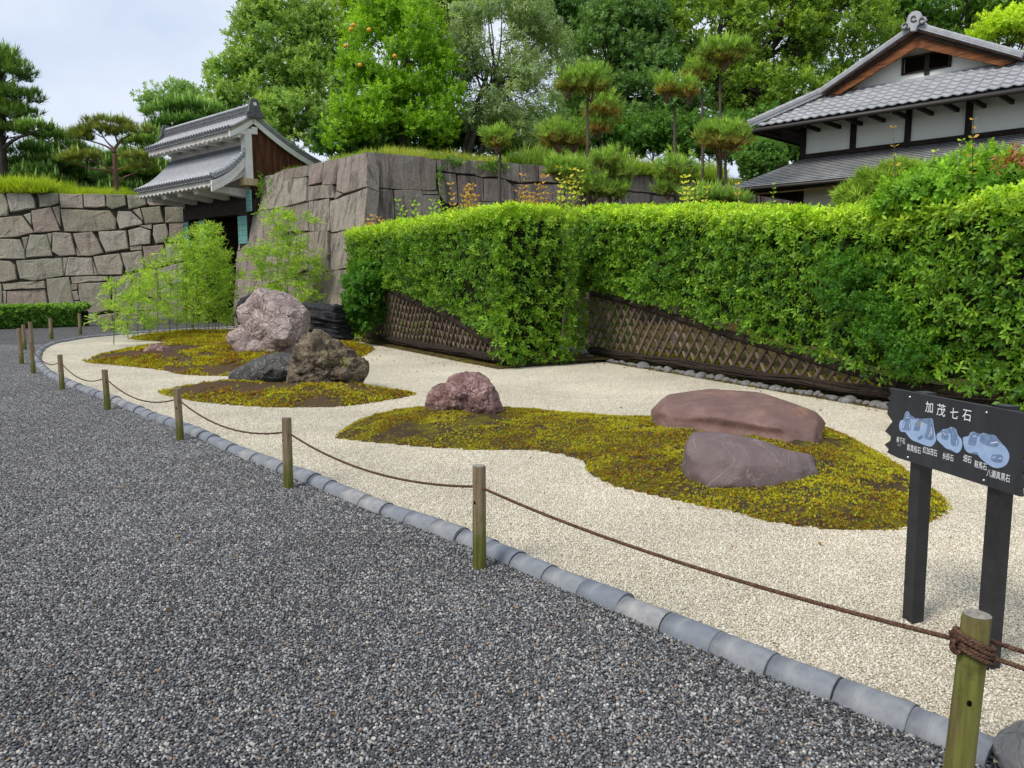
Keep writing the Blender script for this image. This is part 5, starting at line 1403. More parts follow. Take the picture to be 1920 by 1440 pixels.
# eaves, rafters and gutter
for i in range(14): hbox("rafter", -.8 + i * .62, -.72 + i * .62, -O + .08, .0, 6.05, 6.15, M_DARKWOOD)
hbox("eave_board", eL, eR, -O - .01, -O + .04, EZ - .16, EZ - .05, M_DARKWOOD)
MB().tube([HT(eL - .03, -O - .06, EZ - .10), HT(eR, -O - .06, EZ - .12)], .05, 8).build("gutter", M_GUTTER, house, True)
hbox("eave_board", eL, eL + .05, -O, DP, EZ - .16, EZ - .05, M_DARKWOOD)
V = [HT(eL, -O, EZ - .13), HT(eR, -O, EZ - .13), HT(W, 0, 6.5), HT(0, 0, 6.5)]; build("soffit", V, [(0, 1, 2, 3)], M_DARKWOOD, house)
V = [HT(eL, -O, EZ - .13), HT(0, 0, 6.5), HT(0, DP, 6.5), HT(eL, DP, EZ - .13)]; build("soffit", V, [(0, 1, 2, 3)], M_DARKWOOD, house)
# lower pent roof of thin overlapping shingle courses
M_SHING = Mat("weathered shingle", .6, .35)
_f = M_SHING.noise(2.5, 6, .7); M_SHING.color(M_SHING.ramp(_f, [(.3, (.17, .178, .195)), (.5, (.25, .26, .275)), (.7, (.36, .365, .35))])); M_SHING = M_SHING.m
O2 = 1.62; E2 = 4.42; Z2 = 5.30; nC = 15
pent = MB(); edge_ = MB()
for i in range(nC):
    f0, f1 = i / nC, (i + 1.25) / nC; f1 = min(f1, 1)
    o0, o1 = O2 * (1 - f0), O2 * (1 - f1); z0, z1 = E2 + (Z2 - E2) * f0 + .018, E2 + (Z2 - E2) * f1
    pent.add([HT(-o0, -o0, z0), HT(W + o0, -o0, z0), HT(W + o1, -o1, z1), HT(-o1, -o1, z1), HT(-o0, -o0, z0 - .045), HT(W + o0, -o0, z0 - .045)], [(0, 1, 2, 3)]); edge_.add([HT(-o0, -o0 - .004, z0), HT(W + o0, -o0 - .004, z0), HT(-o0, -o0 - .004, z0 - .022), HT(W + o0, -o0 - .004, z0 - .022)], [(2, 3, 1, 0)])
    pent.add([HT(-o0, -o0, z0), HT(-o0, DP, z0), HT(-o1, DP, z1), HT(-o1, -o1, z1), HT(-o0, -o0, z0 - .045), HT(-o0, DP, z0 - .045)], [(3, 2, 1, 0), (0, 1, 5, 4)])
edge_.build("course_shadow_edges", M_DARKWOOD, pent.build("pent_roof", M_SHING, house, kind="stuff"), kind="stuff")  # dark strips on the risers, painted shadow lines under each shingle course
V = [HT(-O2, -O2, E2 - .03), HT(W + O2, -O2, E2 - .03), HT(W, .0, Z2 - .06), HT(0, .0, Z2 - .06)]; build("pent_soffit", V, [(0, 1, 2, 3)], M_DARKWOOD, house)
V = [HT(-O2, -O2, E2 - .03), HT(0, 0, Z2 - .06), HT(0, DP, Z2 - .06), HT(-O2, DP, E2 - .03)]; build("pent_soffit", V, [(0, 1, 2, 3)], M_DARKWOOD, house)
hbox("pent_beam", -1.3, W + 1.3, -1.25, -1.13, 4.34, 4.48, M_DARKWOOD); hbox("pent_beam", -1.25, -1.13, -1.3, DP, 4.34, 4.48, M_DARKWOOD)
hbox("veranda_post", -1.24, -1.12, -1.24, -1.12, 0, 4.34, M_DARKWOOD); hbox("veranda_post", -1.24, -1.12, 2.4, 2.52, 0, 4.34, M_DARKWOOD)
MB().tube([HT(-O2, -O2 - .05, E2 - .05), HT(W + O2, -O2 - .05, E2 - .07)], .04, 8).build("gutter", M_GUTTER, house, True)
MB().tube([HT(-.9, -1.0, 4.28), HT(W, -1.0, 4.28)], .025, 6).build("bamboo_rail", M_BEIGE, house, True)

# ================================================================== WOVEN FENCES AND HEDGES
M_BRUSH = Mat("dark bundled twigs", .9, .15)
_f = M_BRUSH.noise(30, 5, .7, M_BRUSH.co((1, 1, 1))); M_BRUSH.color(M_BRUSH.ramp(_f, [(.3, (.014, .010, .008)), (.6, (.05, .037, .028)), (.8, (.12, .095, .075))])); M_BRUSH.bump(_f, .9, .02); M_BRUSH = M_BRUSH.m
M_SLAT = Mat("brown lattice branch", .85, .2)
_f = M_SLAT.noise(18, 5, .7); _r = M_SLAT.rand(); M_SLAT.color(M_SLAT.mix(.5, M_SLAT.ramp(_f, [(.3, (.04, .028, .02)), (.7, (.2, .145, .10))]), M_SLAT.ramp(_r, [(0, (.08, .058, .043)), (.6, (.17, .125, .09)), (1, (.30, .24, .18))]))); M_SLAT = M_SLAT.m
M_PINKPOST = Mat("pale bound reed post", .85, .2)
_f = M_PINKPOST.noise(30, 5, .7, M_PINKPOST.co((1, 1, .1))); M_PINKPOST.color(M_PINKPOST.ramp(_f, [(.3, (.10, .06, .045)), (.7, (.30, .21, .17))])); M_PINKPOST.bump(_f, .6, .01); M_PINKPOST = M_PINKPOST.m

def bundle(mb, pts, r, nst=9, seed=1):
    """a bundle of thin branches bound together along a path"""
    rr = random.Random(seed); pts = [Vector(p) for p in pts]
    mb.tube(pts, r * .8, 8, True)
    for k in range(nst):
        a0 = rr.uniform(0, 6.28); q = []; ph = rr.uniform(0, 6)
        for i, p in enumerate(pts):
            d = (pts[min(i + 1, len(pts) - 1)] - pts[max(i - 1, 0)]).normalized(); a = d.cross(Vector((0, 0, 1))).normalized(); b = a.cross(d)
            t = a0 + .5 * math.sin(i * .7 + ph); q.append(p + (a * math.cos(t) + b * math.sin(t)) * r * rr.uniform(.72, .98))
        mb.tube(q, r * rr.uniform(.2, .34), 5, True)
class Run:
    """a straight hedge run: start p0, end p1, front normal"""
    def __init__(s, p0, p1):
        s.p0, s.p1 = Vector((p0.x, p0.y, 0)), Vector((p1.x, p1.y, 0)); s.d = (s.p1 - s.p0); s.L = s.d.length; s.d.normalize()
        s.n = Vector((s.d.y, -s.d.x, 0))
        if s.n.y > 0: s.n = -s.n
    def uv(s, u, v):
        p = on_plane(u, v, s.p0, s.n); return (p - s.p0).dot(s.d), p.z
    def P(s, x, z, o=0.0): return s.p0 + s.d * x + Vector((0, 0, z)) + s.n * o
run1 = Run(on_z(700, 642), on_z(955, 691))
run2 = Run(on_z(1114, 672), on_z(1672, 764))
rail1 = [run1.uv(u, v) for u, v in ((690, 520), (740, 547), (800, 574), (850, 597), (900, 628), (955, 660))]
rail2 = [run2.uv(u, v) for u, v in ((1112, 548), (1180, 566), (1250, 588), (1330, 614), (1420, 642), (1500, 664), (1580, 688), (1690, 722))]
def rail_z(rail, x):
    xs = [p[0] for p in rail]; zs = [p[1] for p in rail]; return float(np.interp(x, xs, zs))
def make_fence(run, rail, label, spacing, xend, slope_k, seed):
    t = thing("lattice_fence", label, "fence", tuple(run.P(0, 0)), "lattice fences under the hedges")
    rr = random.Random(seed)
    mb = MB(); x0 = rail[0][0]; bundle(mb, [run.P(x0 + (rail[-1][0] - x0) * i / 24, rail_z(rail, x0 + (rail[-1][0] - x0) * i / 24), .02) for i in range(25)], .062, 12, seed); mb.build("top_rail", M_BRUSH, t, True)
    mb = MB(); bundle(mb, [run.P(x0 + (xend - x0) * i / 20, .17 + .012 * math.sin(i * 1.7), .05) for i in range(21)], .072, 13, seed + 1); mb.build("bottom_rail", M_BRUSH, t, True)
    mb = MB(); bundle(mb, [run.P(x0, -.02, .03), run.P(x0, rail[0][1] * .5, .03), run.P(x0, rail[0][1] + .03, .03)], .05, 8, seed + 2); mb.build("end_post", M_PINKPOST, t, True)
    for i in range(4):
        z = .3 + (rail[0][1] - .4) * i / 3; V, F = tube([run.P(x0, z, .03), run.P(x0, z + .02, .03)], .056, 10); build("binding", V, F, M_BRUSH, t)
    # diagonal branches, one way in front of the other
    for sgn, off in ((1, .018), (-1, -.018)):
        x = x0 - 1.4
        while x < xend + .6:
            xa, za = x, .18; pts = []
            k = 1 / slope_k
            n = 22; inside = []
            for i in range(n + 1):
                z = .18 + (1.5 - .18) * i / n; xx = xa + sgn * (z - .18) * k
                if x0 + .02 < xx < xend and z < rail_z(rail, xx) + .01: inside.append((xx, z))
            if len(inside) >= 2 and inside[-1][1] - inside[0][1] > .1:
                a, b = inside[0], inside[-1]; m = ((a[0] + b[0]) / 2 + rr.uniform(-.012, .012), (a[1] + b[1]) / 2)
                w = rr.uniform(.023, .032)
                V, F = tube([run.P(*a, off), run.P(*m, off + rr.uniform(-.006, .006)), run.P(*b, off)], [w, w * rr.uniform(.85, 1.15), w * .9], 6, True, .12)
                build("lattice_branch", V, F, M_SLAT, t)
            x += spacing * rr.uniform(.9, 1.1)
    return t
make_fence(run1, rail1, "dark lattice fence sloping down beside the round shrub", .23, run1.uv(952, 688)[0], 1.5, 3)
x2end = run2.uv(1680, 764)[0]
make_fence(run2, rail2, "long lattice fence sloping down behind the flat slab rocks", .24, x2end, 1.4, 9)
# a plain low fence goes on along the rest of the right hedge
mb = MB(); bundle(mb, [run2.P(x2end + i * .25, .30, .0) for i in range(14)], .07, 10, 77)
t = thing("low_rail", "dark twig rail running on behind the sign board", "rail", tuple(run2.P(x2end, .3)))
mb.build("bundle", M_BRUSH, t, True)
for i in range(12):
    mb = MB(); mb.tube([run2.P(x2end + .1 + i * .27, -.02, .0), run2.P(x2end + .1 + i * .27, .28, .0)], .02, 6); mb.build("stake", M_SLAT, t)

# border stones under the right fence
edging = thing("stone_edging", "row of small rounded grey stones under the long lattice fence", "stone edging", tuple(run2.P(0, 0)))
xs = -.1; i = 0
while xs < x2end + 2.4:
    w = random.choice([.06, .08, .1, .11, .13, .17, .26 if random.random() < .4 else .09])
    D, F = ICO[3]; P_ = D * np.array([w * .54, w * .45, min(w * .42, .07) * random.uniform(.7, 1.2)]); P_ = P_ * (1 + .32 * vnoise(P_, 1.6 / w, i + 50, 2))[:, None]
    me = np_mesh("edging_stone", P_, F, M_GREYB, smooth=True); o = link("edging_stone", me, edging)
    p = run2.P(xs + w * .5, .035, .19 + random.uniform(-.03, .03)); o.location = p - edging.location; o.rotation_euler = (0, 0, random.uniform(0, 3)); xs += w * 1.04; i += 1
# planting ground behind the hedges and under the cedars
gp = [on_z(520, 611), on_z(620, 618), on_z(700, 634), on_z(960, 688), on_z(1100, 668), on_z(1118, 671), on_z(1400, 710), on_z(1665, 757), on_z(1960, 840)]
gp = [Vector((p.x, p.y, .004)) for p in gp] + [Vector((16, 6, .004)), Vector((22, 40, .004)), Vector((-4, 30, .004))]
bm = bmesh.new(); f_ = bm.faces.new([bm.verts.new(p) for p in gp]); bmesh.ops.triangulate(bm, faces=[f_]); me = bpy.data.meshes.new("garden_soil"); bm.to_mesh(me); bm.free(); me.materials.append(M_SOIL)
for p in me.polygons:
    if p.normal.z < 0: p.flip()
tag(link("garden_soil", me), kind="structure")
# strip of earth with leaf litter and moss behind and under the fences
for nm, run, xa, xb in (("soil_strip", run1, -1.2, run1.L + .1), ("soil_strip", run2, -.6, run2.L + 5)):
    V, F = [], []; n = int((xb - xa) / .25)
    for i in range(n + 1):
        x = xa + (xb - xa) * i / n
        for o_, z in ((.34 + .05 * noise.noise(Vector((x * 2, 0, 0))), .0), (.2, .035), (-.6, .06), (-2.4, .08)): V.append(run.P(x, z, o_))
    for i in range(n):
        for k in range(3): F.append((i * 4 + k, (i + 1) * 4 + k, (i + 1) * 4 + k + 1, i * 4 + k + 1))
    o = build(nm, V, F, M_SOIL, None, True); tag(o, kind="structure")
    for p in o.data.polygons:
        if p.normal.z < 0: p.flip()
# moss seen through the lattice
n = 5200; xx = rng.uniform(-.3, run2.L + .5, n); oo = rng.uniform(-1.6, -.15, n)
P = np.array([run2.P(a, .06, b) for a, b in zip(xx, oo)]); T = pal(n, (.16, .13, .02), (.38, .36, .03))
o = scatter("moss", moss_tmpl, P, np.c_[rng.normal(0, .3, (n, 2)), np.ones(n)], .05 * rng.uniform(.6, 1.4, n), T, M_MOSS, None); tag(o, "yellow moss on the ground behind the long lattice fence", "moss", kind="stuff")

HCL = [cluster(8, .105, .040, .10, 1.15, .35, s) for s in range(4)]
HCF = [cluster(8, .105, .040, .10, 1.15, .35, s + 8, False) for s in range(3)]      # plainer sprays for the depth of the hedge
def drape(px, run): return [run.uv(u, v) for u, v in px]
def make_hedge(run, label, lower, top, xa, xb, thick, dens, seed, end_face=None, start_face=False):
    """clipped hedge: lower edge drapes over the fence; leaf sprays over front, top and ends"""
    t = thing("clipped_hedge", label, "hedge", tuple(run.P((xa + xb) / 2, 0)))
    lx, lz = [p[0] for p in lower], [p[1] for p in lower]; tx, tz = [p[0] for p in top], [p[1] for p in top]
    lo = lambda x: np.interp(x, lx, lz); hi = lambda x: np.interp(x, tx, tz)
    # solid core against see-through, the shade inside the hedge painted into its colour
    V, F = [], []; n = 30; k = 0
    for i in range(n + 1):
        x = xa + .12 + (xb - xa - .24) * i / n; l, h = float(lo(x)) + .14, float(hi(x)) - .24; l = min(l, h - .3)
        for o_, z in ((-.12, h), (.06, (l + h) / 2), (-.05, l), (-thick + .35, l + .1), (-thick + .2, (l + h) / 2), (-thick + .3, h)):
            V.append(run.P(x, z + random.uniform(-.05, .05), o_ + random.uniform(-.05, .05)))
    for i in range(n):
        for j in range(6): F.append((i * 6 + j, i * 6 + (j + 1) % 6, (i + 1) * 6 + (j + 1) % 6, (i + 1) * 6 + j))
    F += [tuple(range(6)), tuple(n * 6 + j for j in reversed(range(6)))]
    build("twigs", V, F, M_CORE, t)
    Ps, Ds, Ts = [], [], []
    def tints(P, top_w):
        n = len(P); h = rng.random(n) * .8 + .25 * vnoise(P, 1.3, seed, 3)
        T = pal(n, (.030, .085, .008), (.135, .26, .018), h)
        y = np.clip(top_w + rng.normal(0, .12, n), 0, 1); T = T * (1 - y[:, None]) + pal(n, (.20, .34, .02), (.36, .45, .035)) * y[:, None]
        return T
    dv, nv = np.array(run.d), np.array(run.n)
    # front
    n = int((xb - xa) * 3.0 * dens); x = rng.uniform(xa, xb, n); l, h = lo(x) + .05, hi(x); z = l + (h - l) * rng.random(n)
    w = rng.random(n) < (h - l) / 3.0; x, z, l, h = x[w], z[w], l[w], h[w]; n = len(x)
    P0 = np.c_[x, z, np.full(n, seed)]
    bul = .20 + .13 * vnoise(P0, .9, seed, 2) + .07 * vnoise(P0, 2.6, seed + 1, 2); dep = rng.random(n) ** 1.5 * .38
    rnd_top = np.maximum(0, z - (h - .3)) ** 2 * 1.3
    o_ = bul - dep - rnd_top
    P = np.array(run.p0)[None] + dv * x[:, None] + nv * o_[:, None]; P[:, 2] = z
    # sprays hang outwards and down, a little more up near the top
    up = np.where(z > h - .45, .7, .05)[:, None]
    D = nv[None] * 1.0 + np.array([0, 0, 1.0])[None] * up + rng.normal(0, .42, (n, 3))
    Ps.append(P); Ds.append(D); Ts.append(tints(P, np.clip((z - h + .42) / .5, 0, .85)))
    # top
    n = int((xb - xa) * thick * dens * 1.1); x = rng.uniform(xa, xb, n); o_ = rng.uniform(-thick + .2, .12, n)
    P0 = np.c_[x, o_, np.full(n, 2.0)]
    P = np.array(run.p0)[None] + dv * x[:, None] + nv * o_[:, None]; P[:, 2] = hi(x) - rng.random(n) ** 2 * .2 + .07 * vnoise(P0, 1.8, seed + 4, 2) - np.maximum(0, o_ + .1) ** 2 * 2
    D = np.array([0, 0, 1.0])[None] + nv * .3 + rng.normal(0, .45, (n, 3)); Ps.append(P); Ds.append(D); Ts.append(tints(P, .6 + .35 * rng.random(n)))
    # ends
    for on, xe, sg_ in ((start_face, xa, -1), (end_face, xb, 1)):
        if not on: continue
        n = int(thick * 3 * dens); o_ = rng.uniform(-thick + .1, .25, n); zl = .06; z = zl + (float(hi(xe)) - zl) * rng.random(n)
        P0 = np.c_[o_, z, np.full(n, 5.0)]
        xx = xe + sg_ * (.06 + .12 * vnoise(P0, 1.1, seed + 6, 2) + .06 * vnoise(P0, 3, seed + 7, 2) - rng.random(n) ** 1.5 * .38 - np.maximum(0, z - float(hi(xe)) + .3) ** 2 * 1.2)
        P = np.array(run.p0)[None] + dv * xx[:, None] + nv * o_[:, None]; P[:, 2] = z
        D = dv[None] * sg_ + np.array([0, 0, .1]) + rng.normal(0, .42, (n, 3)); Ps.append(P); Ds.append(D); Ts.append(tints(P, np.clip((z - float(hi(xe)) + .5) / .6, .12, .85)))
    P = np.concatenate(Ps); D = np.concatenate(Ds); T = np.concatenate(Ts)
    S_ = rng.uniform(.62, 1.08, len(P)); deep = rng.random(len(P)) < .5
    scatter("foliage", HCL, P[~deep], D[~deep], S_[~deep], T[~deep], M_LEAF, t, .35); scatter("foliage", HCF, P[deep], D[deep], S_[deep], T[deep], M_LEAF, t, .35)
    return t
def zt(run, pts): return [run.uv(u, v) for u, v in pts]
e1 = run1.uv(1000, 600)[0]
low1 = drape(((662, 515), (700, 530), (760, 548), (800, 566), (850, 590), (900, 620), (940, 650)), run1); low1[-1] = (low1[-1][0], .5); low1.append((low1[-1][0] + .12, .05)); low1.append((low1[-1][0] + 3, .05))
top1 = zt(run1, ((662, 432), (760, 418), (860, 402), (930, 388)))
hedge1 = make_hedge(run1, "clipped hedge over the sloping dark fence, ending in a leafy corner", low1, top1, run1.uv(664, 500)[0], run1.L + .02, 1.5, 230, 3, end_face=True, start_face=True)
low2 = drape(((1105, 545), (1150, 555), (1200, 565), (1300, 594), (1360, 612), (1430, 642), (1500, 666), (1570, 682), (1640, 708), (1700, 724), (1800, 728), (1920, 775)), run2)
top2 = zt(run2, ((1100, 392), (1250, 392), (1500, 398), (1700, 398), (1920, 352)))
hedge2 = make_hedge(run2, "long clipped hedge hanging over the lattice fence behind the sign", low2, top2, -.75, run2.uv(1990, 600)[0], 1.5, 260, 6, end_face=True, start_face=True)

# shoots that stick out of the hedge tops: parts of their hedge
SHL = [cluster(9, .5, .17, 1.0, 1.0, .3, s + 20) for s in range(3)]
def shoot(parent, base, h, cols, n=5, name="shoot", lean=None, size=1.0):
    lean = lean or (random.uniform(-.12, .12), random.uniform(-.12, .12))
    b = Vector(base); tp = b + Vector((lean[0] * h, lean[1] * h, h))
    mb = MB(); mb.tube([b, b.lerp(tp, .5), tp], [.006, .005, .003], 5); st = mb.build(name, M_BARK_GREY, parent)
    P, D = [], []
    for i in range(n):
        for s in (-1, 1):
            a = i * 1.4 + (0 if s > 0 else math.pi) + random.uniform(-.3, .3); p = b.lerp(tp, .15 + .85 * i / max(1, n - 1))
            P.append(p); D.append((math.cos(a), math.sin(a), .5))
    v, f = leaf_quads((0, 0, 0), (0, 0, 1), (1, 0, 0), 1, .38, .25); tm = (np.array(v, 'f'), np.array(f, 'i'), np.zeros(5, int))
    m = len(P); tt = np.linspace(0, 1, m); T = pal(m, cols[0], cols[1], tt + rng.normal(0, .2, m))
    scatter("shoot_leaves", tm, np.array(P), np.array(D, float), size * rng.uniform(.08, .12, m) * (1.1 - .4 * tt), T, M_LEAF, st, .2)
YG = ((.16, .30, .03), (.42, .40, .05)); OR = ((.26, .27, .04), (.40, .22, .06)); GR = ((.10, .24, .02), (.24, .36, .03))
for u, v0, v1, cols, yy in ((1680, 345, 240, OR, 9.8), (1740, 330, 285, GR, 9.6), (1795, 320, 262, GR, 9.2), (1822, 325, 225, OR, 9.0), (1445, 385, 345, GR, 12), (1385, 390, 345, OR, 12.5)):
    p0 = on_y(u, v0 + 20, yy); p1 = on_y(u, v1, yy); shoot(hedge2, p0, p1.z - p0.z, cols, 7)

# ================================================================== TREES AND PLANTS
TCL = [cluster(10, .55, .26, .7, 1.1, .25, s + 5, False) for s in range(4)]            # broadleaf spray, about 1 m before scaling
NCL = []                                                                               # upward needle tuft
for s in range(3):
    r = random.Random(s + 90); V = []; F = []; I = []
    for i in range(14):
        a = i * 2.4 + r.uniform(-.3, .3); el = r.uniform(.1, 1.25)
        v, f = blade((0, 0, r.uniform(0, .25)), (math.cos(a) * math.sin(el), math.sin(a) * math.sin(el), math.cos(el)), (-math.sin(a), math.cos(a), 0), r.uniform(.7, 1.05), .095, .0)
        n = len(V); V += v; F += [tuple(q + n for q in g) for g in f]; I += [i] * 3
    NCL.append((np.array(V, 'f'), np.array(F, 'i'), np.array(I)))
LCL = [cluster(9, .62, .17, .6, 1.2, .7, s + 60, False) for s in range(3)]              # long drooping leaves
def limb(mb, a, b, r0, r1, seg=6, bend=.12):
    a, b = Vector(a), Vector(b); L = (b - a).length; pts = []; n = 5
    o1 = Vector((random.uniform(-1, 1), random.uniform(-1, 1), random.uniform(-.3, .6))) * L * bend
    for i in range(n + 1):
        t = i / n; pts.append(a.lerp(b, t) + o1 * math.sin(math.pi * t) * (1 - .3 * t))
    mb.tube(pts, [r0 + (r1 - r0) * i / n for i in range(n + 1)], seg); return pts
def crown_points(lobes, n_sub, per, sub_r, seed, shell=(.62, 1.05)):
    """clumps on the crown's lobes; leaf points on the clumps. returns P, outward D, clump id, clump centres"""
    C, R = [], []
    vol = np.array([np.prod(l[1]) ** (2 / 3) for l in lobes]); share = vol / vol.sum()
    for (c, r), s in zip(lobes, share):
        m = max(3, int(n_sub * s)); d = sph(m); d[:, 2] = np.where(d[:, 2] < -.75, -d[:, 2], d[:, 2])
        k = rng.uniform(.55, 1.0, m) ** .6
        C.append(np.array(c) + d * np.array(r) * k[:, None]); R.append(np.full(m, sub_r) * rng.uniform(.65, 1.3, m))
    C = np.concatenate(C); R = np.concatenate(R); m = len(C)
    cid = np.repeat(np.arange(m), per); d = sph(m * per); d[:, 2] = d[:, 2] * .9 + .22
    k = rng.uniform(shell[0], shell[1], m * per)
    P = C[cid] + d * (R[cid] * k)[:, None] * np.array([1, 1, .72])
    return P, d, cid, C
def tree(name, label, base, lobes, cols, n_sub, per, sub_r, leaf, trunk_r, bark=M_BARK, seed=1, tmpl=TCL, mat=None, group="trees behind the stone walls", n_limb=9, cat="tree", twin=0, shell=(.62, 1.05), outw=1.0, upw=.5, lean=None):
    base = Vector(base); t = thing(name, label, cat, base, group)
    P, d, cid, C = crown_points(lobes, n_sub, per, sub_r, seed, shell)
    top = Vector(lobes[0][0]); mb = MB()
    fork = base.lerp(Vector((top.x, top.y, max(top.z - lobes[0][1][2] * .45, base.z + .6))), .9)
    for k in range(twin + 1):
        o = Vector((random.uniform(-.4, .4), random.uniform(-.2, .2), 0)) * (k > 0)
        pts = limb(mb, base + o - Vector((0, 0, .4)), fork + o * 2, trunk_r * (1 if k == 0 else .7), trunk_r * .55, 8, .04)
    for k in range(n_limb):
        c = Vector(C[rng.integers(0, len(C))]); s_ = base.lerp(fork, random.uniform(.55, 1.0)); e = s_.lerp(c, .92)
        pp = limb(mb, s_, e, trunk_r * .4, trunk_r * .1, 5, .1)
        for q in range(2):
            c2_ = Vector(C[rng.integers(0, len(C))])
            if (c2_ - pp[3]).length < sub_r * 4: limb(mb, pp[3], c2_, trunk_r * .18, trunk_r * .05, 4, .08)
    mb.build("trunk", bark, t, True)
    m = len(C); tint_c = rng.random(m)
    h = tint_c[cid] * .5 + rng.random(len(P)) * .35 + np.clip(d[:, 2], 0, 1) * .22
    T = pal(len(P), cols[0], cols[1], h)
    D = d * outw + np.array([0, 0, upw]) + rng.normal(0, .35, d.shape)
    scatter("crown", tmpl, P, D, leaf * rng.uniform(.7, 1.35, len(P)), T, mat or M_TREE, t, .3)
    return t, C
def pxl(u, v, y, rx, ry, rz=None):        # a crown lobe given where it is seen: centre, half sizes in photograph pixels, depth
    c = on_y(u, v, y); k = y / 1442.0; return ((c.x, c.y, c.z), (rx * k, (rz or (rx + ry) / 2) * k, ry * k))
TZ = 6.4
def gnd(u, y, z): p = on_y(u, 300, y); return (p.x, y, z)

# --- broadleaf trees from left to right
tree("broadleaf_tree", "big round tree with dense light green clumps behind the gate", gnd(545, 48, 6.5),
     [pxl(525, 110, 48, 95, 95), pxl(470, 180, 47, 70, 80), pxl(590, 190, 47, 70, 90), pxl(520, 40, 48, 70, 55), pxl(440, 230, 46, 40, 50), pxl(545, 240, 45, 80, 50), pxl(615, 100, 49, 50, 80)],
     ((.06, .115, .022), (.21, .31, .075)), 400, 25, .62, .37, .5, seed=2, n_limb=14)
cit, C_ = tree("citrus_tree", "bright green citrus tree with orange fruit above the bastion corner", gnd(757, 30, 6.7),
     [pxl(745, 110, 30, 95, 100), pxl(690, 190, 29.5, 65, 70), pxl(800, 170, 29.5, 60, 80), pxl(735, 210, 29, 90, 50), pxl(740, 45, 30.5, 75, 60), pxl(660, 240, 29, 45, 40), pxl(800, 235, 29, 45, 35)],
     ((.05, .12, .008), (.195, .33, .024)), 240, 28, .46, .24, .17, seed=4, n_limb=16)
M_FRUIT = Mat("orange fruit", .5, .4).color((.75, .33, .02)).m
D4, F4 = ICO[4]
for u, v in ((663, 47), (658, 55), (692, 56), (648, 86), (740, 105), (675, 122)):
    p = on_y(u, v, 27.6); me = np_mesh("fruit", D4 * np.array([.075, .075, .07]), F4, M_FRUIT, smooth=True); o = link("fruit", me, cit); o.location = p - cit.location
tree("broadleaf_tree", "loose grey green tree with long drooping leaves and bare twigs", gnd(876, 31, 6.8),
     [pxl(940, 80, 31, 95, 80), pxl(900, 190, 30.5, 60, 70), pxl(985, 190, 30.5, 70, 60), pxl(950, 20, 31, 80, 40), pxl(870, 110, 31, 40, 70), pxl(1010, 110, 31, 60, 60), pxl(940, 245, 30, 80, 35)],
     ((.075, .125, .05), (.21, .27, .13)), 190, 22, .5, .27, .13, bark=M_BARK_GREY, seed=6, tmpl=LCL, n_limb=34, twin=2, shell=(.4, 1.1), outw=.8, upw=.2)
tree("leafy_tree", "yellow green tree top rising behind the citrus tree", gnd(760, 46, 7), [pxl(760, 10, 46, 120, 50), pxl(690, 5, 46, 60, 40), pxl(860, 15, 46, 60, 40)],
     ((.06, .13, .015), (.22, .32, .04)), 130, 26, .7, .4, .35, seed=8)
tree("dark_tree", "dark broad tree top between the grey green tree and the round evergreen", gnd(1060, 48, 7), [pxl(1060, 30, 48, 90, 45), pxl(1110, 75, 48, 40, 35), pxl(1010, 60, 48, 40, 30)],
     ((.02, .06, .012), (.07, .15, .03)), 120, 26, .6, .4, .4, seed=9)
tree("evergreen_tree", "rounded dark evergreen tree behind the tall cedars", gnd(1170, 39, 7.2),
     [pxl(1160, 90, 39, 85, 80), pxl(1200, 190, 38, 80, 80), pxl(1110, 200, 38, 60, 60), pxl(1180, 40, 39, 60, 40), pxl(1260, 230, 38, 60, 50)],
     ((.03, .075, .02), (.11, .19, .055)), 250, 25, .6, .37, .4, seed=11, n_limb=10)
tree("spreading_tree", "tall spreading dark trunked tree left of the house gable", gnd(1468, 40, 7.2),
     [pxl(1320, 60, 40, 95, 75), pxl(1450, 60, 41, 110, 80), pxl(1570, 70, 41, 90, 80), pxl(1500, 190, 40, 90, 60), pxl(1400, 180, 40, 80, 70), pxl(1590, 175, 41, 60, 45), pxl(1330, 150, 39, 60, 50), pxl(1440, 10, 41, 120, 35)],
     ((.045, .09, .012), (.17, .26, .035)), 400, 24, .62, .36, .5, seed=13, n_limb=26, twin=2, shell=(.5, 1.1), upw=.2)
tree("leafy_tree", "broad green tree top behind the house ridge", gnd(1790, 44, 7), [pxl(1790, 20, 44, 120, 50), pxl(1890, 25, 44, 80, 45), pxl(1690, 40, 44, 40, 45), pxl(1760, 70, 44, 50, 35)],
     ((.035, .09, .015), (.14, .25, .04)), 170, 24, .65, .38, .4, seed=15)
tree("leafy_tree", "small bright yellow green tree by the right roof ridge", gnd(1890, 34, 6.5), [pxl(1880, 62, 34, 50, 26), pxl(1915, 45, 34, 35, 24)],
     ((.16, .27, .02), (.32, .40, .03)), 60, 24, .4, .24, .12, seed=16)
